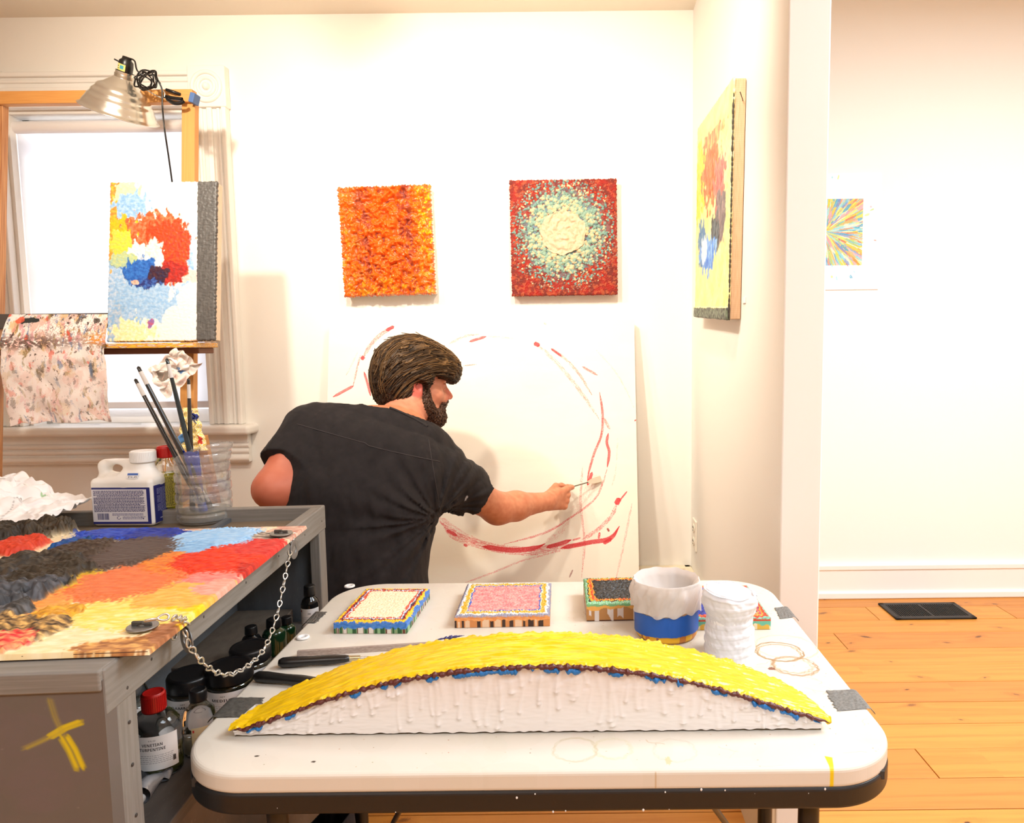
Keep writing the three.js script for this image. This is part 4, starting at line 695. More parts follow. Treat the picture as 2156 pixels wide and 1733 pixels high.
{
  const S = SHELF, blk = [22, 21, 22], lab = (t, s, k, hue) => paperLabel(t, s, k, hue), spot = (px, py, h) => { const p = onY(px, py, S + h); return [p.x, S, p.z]; };
  // flat shouldered bottle of turpentine with red cap
  bottle('square-shouldered clear bottle with red cap and printed white turpentine label, low in the cabinet', spot(322, 1452, 0.118), [[0, 0.001], [0.029, 0.001], [0.033, 0.006], [0.033, 0.066], [0.031, 0.076], [0.022, 0.086], [0.0125, 0.09], [0.0115, 0.093]], lidProf(0.0145, 0.089, 0.026),
    { cap: [178, 24, 20], ribs: [0.091, 0.112], liquid: [120, 124, 60], level: 0.02, flat: 0.8, label: [0.016, 0.064, -0.75, 1.35, lab(['VENETIAN', 'TURPENTINE'], '8 FL OZ', 3)], group: 'bottles and jars in the cabinet' });
  const G = 'bottles and jars in the cabinet', jm = phys([255, 255, 250], 0.04, { transmission: 1, thickness: 0.004 });
  const jar = (label, px, py, R, h, t, k, liq) => bottle(label, spot(px, py, h + 0.016), jarProf(R, h), lidProf(R * 0.97, h * 0.86, 0.022), { name: 'glass_jar', cat: 'jar', cap: blk, liquid: liq, level: h * 0.62, label: [h * 0.24, h * 0.78, -1.4, 1.7, lab(t, 'NET', k)], group: G, mat: jm });
  jar('glass jar with black lid just behind the red-capped bottle', 400, 1409, 0.0335, 0.082, ['DAMMAR'], 11, [170, 170, 150]);
  jar('glass jar with black lid and label under the lowest point of the chain', 482, 1390, 0.0345, 0.09, ['MEDIUM'], 12, [150, 140, 92]);
  jar('glass jar with black lid standing furthest back, partly hidden by the chain', 526, 1350, 0.032, 0.094, ['WAX'], 13, [200, 196, 180]);
  bottle('small clear bottle with black cap and tan label in front of the black-lidded jars', spot(416, 1448, 0.098), [[0, 0.001], [0.02, 0.001], [0.022, 0.005], [0.022, 0.055], [0.02, 0.066], [0.011, 0.076], [0.01, 0.082]], lidProf(0.0115, 0.08, 0.016), { cap: blk, flat: 0.75, turn: 0.5, liquid: [196, 186, 160], level: 0.03, label: [0.01, 0.046, -0.5, 1.2, lab(['OIL'], '', 14, [206, 190, 150])], group: G });
  bottle('clear bottle with white label, half hidden behind the front edge of the cabinet', spot(273, 1492, 0.062), [[0, 0.001], [0.026, 0.001], [0.028, 0.006], [0.028, 0.075], [0.02, 0.1], [0.011, 0.115], [0.01, 0.13]], lidProf(0.012, 0.126, 0.016), { cap: [60, 62, 66], liquid: [190, 190, 180], level: 0.07, label: [0.02, 0.07, -0.2, 2.0, lab(['STAND', 'OIL'], '', 15)], group: G });
  const dark = phys([20, 20, 20], 0.12), st = S + 0.028, spot2 = (px, py, h, y = st) => { const p = onY(px, py, y + h); return [p.x, y, p.z]; };
  const ink = (label, px, py, h, R, mat, lb, y) => bottle(label, spot2(px, py, h, y), [[0, 0.001], [R * 0.95, 0.001], [R, 0.004], [R, h * 0.58], [R * 0.8, h * 0.68], [R * 0.5, h * 0.74], [R * 0.46, h * 0.8]], [[0, h * 0.76], [R * 0.62, h * 0.76], [R * 0.64, h * 0.78], [R * 0.6, h * 0.98], [R * 0.5, h], [0, h]], { name: 'dark_bottle', cap: [16, 16, 17], mat, group: G, label: lb });
  ink('small black dropper bottle with white label, at the far end of the cabinet shelf', 651, 1232, 0.088, 0.0175, dark, [0.006, 0.045, -0.9, 1.4, lab(['INK'], '', 16)], S + 0.028);
  ink('dark bottle with tall black cap on the step behind the jars', 528, 1318, 0.06, 0.017, dark, null);
  ink('dark green bottle with black cap beside the hanging chain', 576, 1302, 0.066, 0.021, phys([18, 44, 24], 0.12), null);
  ink('smallest dark bottle near the table edge, between green bottle and dropper bottle', 603, 1298, 0.055, 0.016, phys([14, 40, 20], 0.12), null);
  // silver paint tubes lying on the shelf
  const pt = (a, b, label, c) => { const A = onY(...a, S + 0.009), B = onY(...b, S + 0.009), d = B.clone().sub(A), L = d.length(), o = thing('paint_tube', label, 'paint tube', [A.x, S, A.z], 'paint tubes on the cabinet shelf'); o.rotation.y = Math.atan2(-d.z, d.x);
    part(o, 'tube_body', gridGeo(28, 24, (u, v) => { const q = u * 6.2832, k = v * 0.82, fl = smooth(v, 0.15, 1); return [L * (0.12 + k), 0.0115 - 0.006 * fl + 0.0115 * (1 - 0.75 * fl) * Math.sin(q) + 0.0006 * n2(v * 9, q), 0.0115 * (1 + 0.25 * fl) * Math.cos(q)]; }), std(c, 0.35, { metalness: 0.5 }));
    part(o, 'screw_cap', rod(V(L * 0.0, 0.0085, 0), V(L * 0.12, 0.0085, 0), 0.0055, 0.0062, 16), std([236, 234, 230], 0.4)); };
  pt([290, 1690], [338, 1612], 'silver paint tube with small print, front one on the cabinet shelf', [186, 186, 190]); pt([358, 1602], [330, 1640], 'short silver paint tube with white cap against the bottle', [170, 170, 174]); pt([296, 1612], [289, 1660], 'black and white paint tube at the front corner of the shelf', [60, 60, 62]);
}

// ---------------------------------------------------------------- things on the tray behind the palette
const TRAY = CTOP - 0.0265;
{
  // white plastic jug with a blue-bordered label
  const p = onY(262, 1108, TRAY), o = thing('plastic_jug', 'white plastic solvent jug with looped handle and blue-bordered label', 'jug', [p.x, TRAY, p.z - 0.03]);
  o.rotation.y = -0.03;
  const hw = 0.066, hd = 0.034;
  const f = (x, y, z) => {
    const rb = (cx, cy, bx, by, bz, r) => { const qx = Math.abs(x - cx) - bx + r, qy = Math.abs(y - cy) - by + r, qz = Math.abs(z) - bz + r; return Math.hypot(Math.max(qx, 0), Math.max(qy, 0), Math.max(qz, 0)) + Math.min(Math.max(qx, qy, qz), 0) - r; };
    let d = rb(0, 0.05, hw, 0.05, hd, 0.01);
    d = Math.max(d, -(Math.hypot(Math.max(0, 0), y - 0.0955) - 0.0012) * 0 - 1);
    d = smin(d, ell(x - 0.008, y - 0.098, z, 0.056, 0.024, 0.031), 0.014);
    d = smin(d, cone(x, y, z, V(-0.053, 0.092, 0), V(-0.052, 0.122, 0), 0.012, 0.0115), 0.01);
    d = smin(d, cone(x, y, z, V(-0.052, 0.122, 0), V(-0.03, 0.134, 0), 0.0115, 0.011), 0.008);
    d = smin(d, cone(x, y, z, V(-0.03, 0.134, 0), V(0.012, 0.122, 0), 0.011, 0.015), 0.008);
    d = smin(d, cone(x, y, z, V(0.03, 0.1, 0), V(0.03, 0.128, 0), 0.024, 0.0205), 0.01);
    d = smax(d, -(Math.hypot((x + 0.023) / 1.5, y - 0.115) - 0.0105), 0.006);
    return Math.max(d, y - 0.136);
  };
  part(o, 'jug_body', meshSDF(f, V(-0.08, -0.004, -0.05), V(0.08, 0.155, 0.05), 0.0022), phys([250, 247, 240], 0.35));
  const cap = part(o, 'cap', lathe([[0, 0.13], [0.0235, 0.13], [0.024, 0.132], [0.0236, 0.1515], [0.0215, 0.154], [0, 0.154]], 48).translate(0.03, 0, 0), std([250, 248, 244], 0.4));
  const rb = []; for (let i = 0; i < 48; i++) { const a = i / 48 * 6.2832; rb.push(new THREE.BoxGeometry(0.0009, 0.019, 0.0013).rotateY(-a).translate(0.03 + 0.024 * Math.cos(a), 0.142, 0.024 * Math.sin(a))); } part(cap, 'grip_ribs', rb, std([250, 248, 244], 0.4)).userData.kind = 'stuff';
  const lines = (g, x0, x1, y0, n, st, h, c, seed) => { const r = rng(seed); for (let i = 0; i < n; i++) { let x = x0 + (i % 7 === 5 ? 30 : 0); const end = i % 7 === 5 ? x1 - 40 : x1 - 12 * r(); g.fillStyle = css(c); while (x < end) { const q = 5 + 16 * r(); g.fillRect(x, y0 + i * st, Math.min(q, end - x), h); x += q + 3; } } };
  const fl = canvasTex(512, 400, (g, w, h) => {
    const navy = [34, 40, 116]; g.fillStyle = css(navy); g.fillRect(0, 0, w, h); g.fillStyle = css([226, 224, 230]); g.fillRect(0, 20, w - 30, h - 44);
    lines(g, 14, w - 46, 34, 19, 12.5, 7.5, [34, 36, 96], 4);
    g.fillStyle = css([50, 54, 110]); const r = rng(2); for (let x = 40; x < 140;) { const q = 2 + 5 * r(); g.fillRect(x, 284, q, 70); x += q + 2 + 4 * r(); }
    lines(g, 170, w - 60, 286, 2, 14, 7, [70, 72, 130], 5); lines(g, 260, w - 70, 318, 3, 12, 6, [90, 92, 140], 6);
    g.strokeStyle = css([60, 64, 120]); g.lineWidth = 5; g.beginPath(); g.arc(226, 334, 15, 0, 5.2); g.stroke();
    g.fillStyle = css([30, 36, 110]); g.beginPath(); g.moveTo(420, 318); g.lineTo(462, 318); g.lineTo(441, 352); g.fill(); g.font = 'bold 34px sans-serif'; g.fillStyle = css([226, 224, 230]); g.fillText('w', 429, 338);
  });
  part(o, 'front_label', gridGeo(4, 4, (u, v) => [lerp(-hw + 0.006, hw - 0.004, u), lerp(0.006, 0.082, v), hd + 0.0006]), new THREE.MeshStandardMaterial({ map: fl, roughness: 0.4 }));
  const sl = canvasTex(160, 400, (g, w, h) => { g.fillStyle = css([28, 38, 120]); g.fillRect(0, 0, w, h); g.save(); g.fillStyle = css([226, 226, 236]); g.font = 'bold 22px sans-serif'; g.fillText('solvent', 44, 366); lines(g, 26, 140, 40, 20, 13, 5, [170, 176, 216], 9); g.restore(); });
  part(o, 'side_label', gridGeo(4, 4, (u, v) => [hw + 0.0006, lerp(0.006, 0.084, v), lerp(hd - 0.006, -hd + 0.006, u)]), new THREE.MeshStandardMaterial({ map: sl, roughness: 0.4 }));
  const pr = canvasTex(128, 64, (g, w, h) => { g.fillStyle = css([240, 240, 240]); g.fillRect(0, 0, w, h); g.fillStyle = css([70, 110, 190]); g.fillRect(0, 0, w, 24); g.fillStyle = css([90, 90, 96]); g.font = 'bold 30px monospace'; g.fillText('$14.49', 10, 54); });
  part(o, 'price_sticker', gridGeo(3, 3, (u, v) => [lerp(0.016, 0.038, u), lerp(0.1, 0.111, v), 0.0345 - 0.004 * v]), new THREE.MeshStandardMaterial({ map: pr, roughness: 0.5 }));

  // bottle of pale yellow oil with red cap
  const b = onY(349, 1108, TRAY), ol = canvasTex(160, 256, (g, w, h) => { g.fillStyle = css([186, 176, 76]); g.fillRect(0, 0, w, h); const r = rng(6); g.fillStyle = css([60, 60, 30]); for (let y = 14; y < h - 10; y += 9) { let x = 10; while (x < w - 12) { const q = 4 + 9 * r(); g.fillRect(x, y, q, 4.5); x += q + 3; } } });
  bottle('clear bottle of yellow oil with red cap, between white jug and brush jar', [b.x - 0.03, TRAY, b.z - 0.066], [[0, 0.001], [0.023, 0.001], [0.026, 0.006], [0.026, 0.1], [0.0235, 0.117], [0.016, 0.13], [0.0145, 0.136]], lidProf(0.0165, 0.134, 0.024), { cap: [196, 26, 24], ribs: [0.136, 0.154], liquid: [206, 206, 60], level: 0.1, label: [0.03, 0.098, -0.9, 1.0, ol] });

  // clear plastic container cut open, holding brushes
  const c = onY(428, 1108, TRAY), J = V(c.x - 0.022, TRAY, c.z - 0.05), jr = thing('brush_jar', 'clear ribbed plastic jar with ragged cut rim, holding paint brushes', 'jar', J);
  const R = 0.054, rimH = (q) => 0.146 + 0.024 * Math.cos(q - 0.4) + 0.003 * n2(Math.cos(q) * 5, Math.sin(q) * 5);
  const pl = phys([240, 240, 238], 0.05, { transmission: 0.82, thickness: 0 });
  part(jr, 'plastic_wall', gridGeo(96, 110, (u, v) => { const q = u * 6.2832, y = v * rimH(q), rib = 0.0028 * Math.pow(0.5 + 0.5 * Math.cos(y / 0.021 * 6.2832), 6); const rr = (y < 0.006 ? R - 0.006 + y : R - rib + 0.0008 * n2(Math.cos(q) * 3, Math.sin(q) * 3 + y * 30)) + 0.007 * smooth(y, 0.12, 0.17) * (0.6 + 0.6 * Math.cos(q)); return [rr * Math.cos(q), y + 0.001, rr * Math.sin(q)]; }), pl);
  part(jr, 'base', lathe([[0, 0.001], [R - 0.005, 0.001], [R - 0.006, 0.003], [0, 0.004]], 40), pl);
  part(jr, 'murky_solvent', lathe([[0, 0.005], [R - 0.008, 0.005], [R - 0.004, 0.012], [R - 0.004, 0.026], [0, 0.026]], 40), phys([150, 138, 112], 0.1, { transmission: 0.6, thickness: 0 }));
  const res = canvasTex(512, 256, (g, w, h) => { g.clearRect(0, 0, w, h); const r = rng(12); for (let i = 0; i < 60; i++) { g.fillStyle = css([[90, 90, 92], [60, 60, 60], [200, 150, 60], [180, 90, 70], [220, 220, 216], [40, 60, 150]][Math.floor(r() * 6)], 0.10 + 0.25 * r()); g.beginPath(); g.ellipse(r() * w, h * (0.2 + 0.8 * r()), 6 + 40 * r(), 8 + 50 * r(), r(), 0, 7); g.fill(); } });
  part(jr, 'paint_residue', gridGeo(60, 10, (u, v) => { const q = u * 6.2832; return [(R - 0.0042) * Math.cos(q), 0.024 + v * 0.1, (R - 0.0042) * Math.sin(q)]; }), new THREE.MeshStandardMaterial({ map: res, transparent: true, roughness: 0.5 }));
  const brush = (label, top, base, r0, bristle, band) => {
    const B = J.clone().add(V(...base)), T = onZ(top[0], top[1], J.z + top[2]), d = T.clone().sub(B), L = d.length(), o2 = thing('paint_brush', label, 'paint brush', [B.x, B.y, B.z], 'brushes standing in the clear jar');
    const q = new THREE.Quaternion().setFromUnitVectors(V(0, 1, 0), d.clone().normalize()), G = (pts, s = 16) => lathe(pts, s).applyQuaternion(q);
    part(o2, 'bristles', G([[0, 0], [r0 * 0.9, 0.004], [r0 * 1.15, 0.02], [r0, 0.034], [0, 0.034]]), std(bristle, 0.8));
    part(o2, 'ferrule', G([[0, 0.032], [r0 * 1.05, 0.032], [r0 * 0.95, 0.06], [r0 * 0.8, 0.066], [0, 0.066]]), std([190, 190, 190], 0.25, { metalness: 0.95 }));
    part(o2, 'handle', G([[0, 0.064], [r0 * 0.8, 0.064], [r0 * 1.15, 0.1], [r0 * 0.95, 0.15], [r0 * 0.62, L - 0.012], [r0 * 0.6, L - 0.003], [0, L]]), phys(band ?? [24, 26, 28], 0.2, { clearcoat: 0.6 }));
    if (L > 0.2) part(o2, 'price_band', G([[r0 * 0.7, L - 0.042], [r0 * 0.74, L - 0.042], [r0 * 0.68, L - 0.013], [r0 * 0.64, L - 0.013]]), std([232, 230, 226], 0.5));
  };
  brush('black paint brush with white band, shorter of the two leaning left in the jar', [284, 797, -0.02], [0.012, 0.01, 0.012], 0.0058, [120, 90, 60]);
  brush('black paint brush with white band, taller of the two leaning left in the jar', [290, 771, 0.0], [0.02, 0.01, 0.0], 0.0062, [90, 80, 70]);
  brush('dark green paint brush with white band, leaning left from the middle of the jar', [351, 754, 0.01], [0.014, 0.012, 0.022], 0.0058, [40, 60, 160], [14, 40, 48]);
  brush('thin black handled brush standing upright in the jar', [397, 796, 0.01], [-0.022, 0.01, 0.008], 0.005, [60, 50, 40]);
  { // broad brush with blue bristles, head up against the wall of the jar
    const B = J.clone().add(V(0.0, 0.02, 0.018)), o2 = thing('paint_brush', 'wide flat brush clotted with bright blue paint inside the clear jar', 'paint brush', [B.x, B.y, B.z], 'brushes standing in the clear jar');
    part(o2, 'bristles', gridGeo(20, 24, (u, v) => { const q = u * 6.2832, k = 0.5 + 0.5 * v; return [0.017 * k * Math.cos(q) * (1 + 0.1 * n2(q, v * 4)) - 0.012 * v, 0.045 + 0.085 * v + (v > 0.95 ? 0.006 * n2(q * 2, 1) : 0), 0.006 * Math.sin(q)]; }), std([22, 50, 168], 0.45));
    part(o2, 'handle', rod(V(0.004, 0, 0), V(0, 0.05, 0), 0.006, 0.007), std([40, 50, 120], 0.5));
  }
  // crumpled kitchen paper at the left
  const z0 = -1.46, kp = canvasTex(512, 256, (g, w, h) => { g.fillStyle = css([250, 246, 244]); g.fillRect(0, 0, w, h); const r = rng(31); g.fillStyle = css([238, 150, 140], 0.55); for (const [x, y] of [[250, 120], [60, 90]]) for (let i = 0; i < 6; i++) { g.beginPath(); g.arc(x + 16 * Math.cos(i * 1.05), y + 14 * Math.sin(i * 1.05), 11, 0, 7); g.fill(); } g.strokeStyle = css([130, 180, 120], 0.7); g.lineWidth = 4; for (const [x, y] of [[40, 190], [40, 220], [410, 60]]) { g.beginPath(); g.arc(x, y, 9, 0, 7); g.stroke(); } g.fillStyle = css([150, 150, 150], 0.6); for (let i = 0; i < 26; i++) g.fillRect(370 + 4 * i * 0.6, 110 + i * 4.2, 4, 2); });
  const pg = sheet(150, 60, (u, v) => {
    const x = lerp(-1.42, -1.005, u), z = lerp(-1.235, -1.44, v), env = 0.074 * smooth(v, 0, 0.7) * (0.45 + 0.55 * smooth(1 - u, 0.12, 0.45)) * (1 - 0.45 * smooth(u, 0.72, 1)), f = fbm(u * 5 + 1, v * 4, 3), rdg = 1 - Math.abs(fbm(u * 7 + 3, v * 5 + 2, 2)) * 2;
    return V(x + 0.012 * f, CTOP + 0.007 + env * (0.85 + 0.4 * f) + 0.01 * rdg * smooth(v, 0.05, 0.4), z + 0.012 * n2(u * 6, v * 3));
  }, 0.0008);
  single('kitchen_paper', 'crumpled white printed kitchen paper lying behind the palette at the left', 'paper towel', pg, new THREE.MeshPhysicalMaterial({ map: kp, roughness: 0.9 }));
}
{
  // under the table beside the cabinet: a dark cloth bag with two rolls standing in it
  const c = V(-0.432, 0, -1.03), o = thing('cloth_bag', 'dark blue cloth bag under the left table corner, with rolls sticking out', 'bag', [c.x, 0, c.z]);
  part(o, 'bag_body', sheet(80, 40, (u, v) => { const q = u * 6.2832, rx = 0.062 + 0.01 * Math.sin(q * 3 + v * 5) * v, rz = 0.11 + 0.012 * n2(Math.cos(q) * 2, v * 3); return [rx * Math.cos(q), 0.004 + v * (0.42 + 0.03 * Math.sin(q + 1)), rz * Math.sin(q)]; }, 0.002), std([44, 52, 72], 0.85));
  const roll = (x, z, R, top, col, label) => { const g = thing('paper_roll', label, 'roll', [c.x + x, 0.006, c.z + z], 'rolls standing in the cloth bag'); part(g, 'roll_body', rod(V(0, 0, 0), V(0.01, top, 0.03), R, R, 28), std([70, 72, 80], 0.7)); part(g, 'end_disc', rod(V(0.01, top, 0.03), V(0.0102, top + 0.003, 0.0302), R * 0.96, R * 0.9, 28), std(col, 0.5)); };
  roll(-0.012, 0.06, 0.026, 0.455, [206, 186, 130], 'thicker roll with tan end, in the bag under the table corner'); roll(0.03, 0.03, 0.018, 0.44, [222, 222, 226], 'thinner roll with white end, in the bag under the table corner');
}

// ---------------------------------------------------------------- wooden easel in front of the window
const easelZ = (y) => -2.25 - (y - 1.21) * 0.14, LEAN = Math.atan(0.14);
const woodTex = (a, b, seed, sx = 4, sy = 60) => dataTex(256, 256, (u, v) => mixc(a, b, clamp(0.45 + fbm(u * sy + seed, v * sx, 3) + 0.5 * Math.max(0, n2(u * 3 + seed, v * 9) - 0.75), 0, 1)));
const PAINT_B = onZ(320, 722, -2.125);
{
  const T = onZ(401, 203, -2.36), B = onZ(398, 812, easelZ(1.08)), down = T.clone().sub(B), foot = (P) => P.clone().addScaledVector(down, -P.y / down.y), Rt = T.clone().addScaledVector(down, 0.005), Rb = foot(B).setY(0.01);
  const dx = onZ(-14, 915, easelZ(0.93)).x - (B.x + (0.93 - B.y) * down.x / down.y);
  const o = thing('easel', 'tall wooden easel frame in front of the window, with painting ledge and top bar', 'easel', [(Rb.x * 2 + dx) / 2, 0, Rb.z]);
  const pine = new THREE.MeshStandardMaterial({ map: woodTex([226, 164, 92], [200, 134, 66], 2), roughness: 0.55 }), old = new THREE.MeshStandardMaterial({ map: woodTex([222, 168, 112], [150, 88, 50], 5, 7, 14), roughness: 0.6 });
  partW(o, 'post', bar(Rb, Rt, 0.043, 0.026, 0, 0.002), pine);
  const sh = V(dx, 0, 0); partW(o, 'post', bar(Rb.clone().add(sh), Rt.clone().add(sh), 0.043, 0.026, 0, 0.002), old);
  const yT = onZ(200, 208, -2.36).y; partW(o, 'top_bar', bar(V(Rt.x + dx - 0.02, yT - 0.003, -2.345), V(Rt.x + 0.022, Rt.y - 0.012, -2.345), 0.04, 0.03, 0, 0.002), pine);
  const cornerP = onZ(409, 208, -2.33); partW(o, 'blue_corner', bar(cornerP.clone().add(V(-0.004, -0.016, 0)), cornerP.clone().add(V(0.005, 0.014, 0)), 0.016, 0.036, 0, 0.002), std([70, 104, 160], 0.5));
  const ly = PAINT_B.y, ledgeMat = new THREE.MeshStandardMaterial({ map: dataTex(512, 32, (u, v) => { const f = fbm(u * 14, v * 2, 3); return f > 0.14 ? [240, 190, 60] : f > 0 ? [222, 150, 70] : f > -0.16 ? [206, 130, 66] : [214, 200, 180]; }), roughness: 0.55 });
  partW(o, 'ledge', span(Rt.x + dx - 0.05, onZ(413, 730, -2.11).x, ly - 0.016, ly - 0.0005, easelZ(ly) + 0.012, -2.108, 0.003), ledgeMat);
  partW(o, 'ledge_support', span(Rt.x + dx - 0.03, onZ(411, 738, -2.13).x, ly - 0.034, ly - 0.016, easelZ(ly) + 0.012, -2.15, 0.003), std([120, 72, 44], 0.6));
  partW(o, 'crossbar', span(Rt.x + dx - 0.05, onZ(226, 680, -2.24).x, 1.282, 1.33, -2.268, -2.245, 0.003), std([84, 78, 76], 0.6));
  partW(o, 'lower_bar', bar(V(Rb.x + dx, 0.35, easelZ(0.35)), V(Rb.x, 0.35, easelZ(0.35)), 0.04, 0.02, 0, 0.002), pine);
  partW(o, 'rear_leg', bar(V(Rb.x, 0.01, -2.5), V(Rb.x + 0.02, 0.93, -2.235), 0.03, 0.022, 0, 0.002), pine);
}
// generic painted panel: canvas body, thick paint on its face; local origin at the middle of the back
function panel(o, w, h, t, nx, ny, relief, color, edgeMat, rough = 0.42, ragged = 0.001, bodyName = 'canvas_body') {
  part(o, bodyName, box(0, 0, t / 2 - 0.001, w - 0.002, h - 0.002, t - 0.002, 0.003), edgeMat);
  const cols = [];
  part(o, 'painted_face', gridGeo(nx, ny, (u, v) => {
    const bu = u === 0 || u === 1, bv = v === 0 || v === 1, e = Math.min(u, 1 - u) * w, e2 = Math.min(v, 1 - v) * h, k = clamp(Math.min(e, e2) / 0.004, 0, 1);
    const jx = (u - 0.5) * w + (1 - smooth(e, 0, 0.01)) * Math.sign(u - 0.5) * ragged * (0.6 + n2(v * 40, u * 3)), jy = (v - 0.5) * h + (1 - smooth(e2, 0, 0.01)) * Math.sign(v - 0.5) * ragged * (0.6 + n2(u * 40, v * 3 + 7));
    cols.push(color(u, v));
    return [jx, jy, bu || bv ? t * 0.86 : t + relief(u, v) * (0.35 + 0.65 * k)];
  }, (u, v, i, j) => cols[j * (nx + 1) + i]), vcol(rough, rough > 0.5 ? { specularIntensity: 0.45 } : { clearcoat: 0.12, clearcoatRoughness: 0.4 }));
}
const blob = (u, v, x, y, rx, ry, f, amp, s) => Math.hypot((u - x) / rx, (v - y) / ry) + amp * fbm(u * f + s, v * f - s, 4);
{
  // the painting on the ledge
  const w = 0.328, h = 0.492, t = 0.036, o = thing('easel_painting', 'abstract painting with red blob and dark grey right edge, standing on the easel ledge', 'painting', [PAINT_B.x + 0.028, PAINT_B.y + 0.001, -2.125 - t]);
  o.rotation.x = -LEAN;
  const inner = new THREE.Group(); inner.name = 'stretched_canvas'; inner.position.set(0, h / 2, 0); o.add(inner);
  const L = [ // x, y, rx, ry, colour a, colour b, noise scale, noise strength, edge
    [0.03, 0.62, 0.09, 0.5, [246, 190, 60], [240, 130, 60], 9, 0.5], [0.2, 0.93, 0.16, 0.08, [212, 226, 190], [236, 230, 170], 8, 0.6], [0.24, 0.84, 0.2, 0.1, [130, 178, 226], [176, 206, 234], 8, 0.7],
    [0.14, 0.3, 0.26, 0.26, [142, 184, 226], [196, 212, 232], 7, 0.7], [0.4, 0.27, 0.36, 0.14, [142, 184, 226], [176, 204, 232], 7, 0.7], [0.1, 0.1, 0.1, 0.16, [130, 176, 220], [190, 200, 214], 8, 0.7], [0.86, 0.46, 0.1, 0.1, [140, 182, 230], [176, 206, 236], 8, 0.7], [0.92, 0.7, 0.09, 0.1, [170, 204, 234], [214, 226, 238], 8, 0.7],
    [0.9, 0.4, 0.12, 0.04, [246, 190, 186], [250, 214, 204], 8, 0.6], [0.26, 0.06, 0.26, 0.07, [244, 226, 160], [248, 236, 206], 9, 0.8], [0.48, 0.11, 0.04, 0.03, [190, 90, 120], [120, 110, 190], 14, 0.6],
    [0.16, 0.7, 0.2, 0.09, [250, 190, 20], [246, 172, 40], 9, 0.6], [0.12, 0.61, 0.15, 0.08, [244, 214, 60], [236, 204, 90], 9, 0.6], [0.17, 0.51, 0.16, 0.05, [168, 196, 170], [196, 206, 140], 9, 0.6],
    [0.5, 0.71, 0.3, 0.1, [240, 80, 30], [236, 130, 90], 10, 0.75], [0.66, 0.67, 0.24, 0.1, [246, 70, 14], [232, 60, 20], 10, 0.6], [0.76, 0.55, 0.15, 0.17, [226, 48, 22], [246, 80, 24], 9, 0.5], [0.5, 0.58, 0.1, 0.07, [246, 226, 206], [196, 214, 236], 10, 0.6],
    [0.36, 0.435, 0.2, 0.09, [26, 86, 176], [50, 120, 206], 9, 0.5], [0.7, 0.43, 0.17, 0.07, [196, 40, 28], [150, 30, 26], 9, 0.5], [0.56, 0.41, 0.13, 0.055, [70, 24, 36], [36, 26, 66], 9, 0.5], [0.44, 0.36, 0.14, 0.03, [30, 40, 110], [60, 110, 190], 13, 0.9], [0.3, 0.365, 0.05, 0.015, [236, 150, 130], [240, 200, 180], 12, 0.6],
  ];
  const at = (u0, v) => { const gs = 0.833 - 0.012 * v + 0.004 * n2(v * 30, 2); if (u0 > gs) { const g = 84 + 20 * fbm(u0 * 40, v * 8, 3); return [[g, g * 0.97, g * 0.95], 0.003]; } const u = u0 / 0.833; let c = mixc([250, 240, 230], [236, 232, 232], clamp(0.4 + fbm(u * 6, v * 9, 3), 0, 1)), hh = 0.0012; const pu = u * 0.55, pv = v; L.forEach((q, i) => { const d = blob(u, v, q[0], q[1], q[2], q[3], q[6], q[7], i * 3.1), k = 1 - smooth(d, 0.9, 1.04); if (k > 0) { c = mixc(c, mixc(q[4], q[5], clamp(0.5 + 1.2 * fbm(u * 16 + i, v * 30 + i, 3), 0, 1)), k); hh = lerp(hh, 0.0012 + 0.0014 * (i > 11), k); } }); return [c, hh]; };
  panel(inner, w, h, t, 230, 410, (u, v) => at(u, v)[1] + 0.0008 * fbm(u * 22, v * 40, 4), (u, v) => at(u, v)[0], new THREE.MeshStandardMaterial({ map: dataTex(256, 256, (u, v) => { return mixc([238, 220, 196], [220, 200, 176], clamp(0.5 + fbm(u * 8, v * 8, 3), 0, 1)); }), roughness: 0.7 }), 0.45, 0.0018);
}
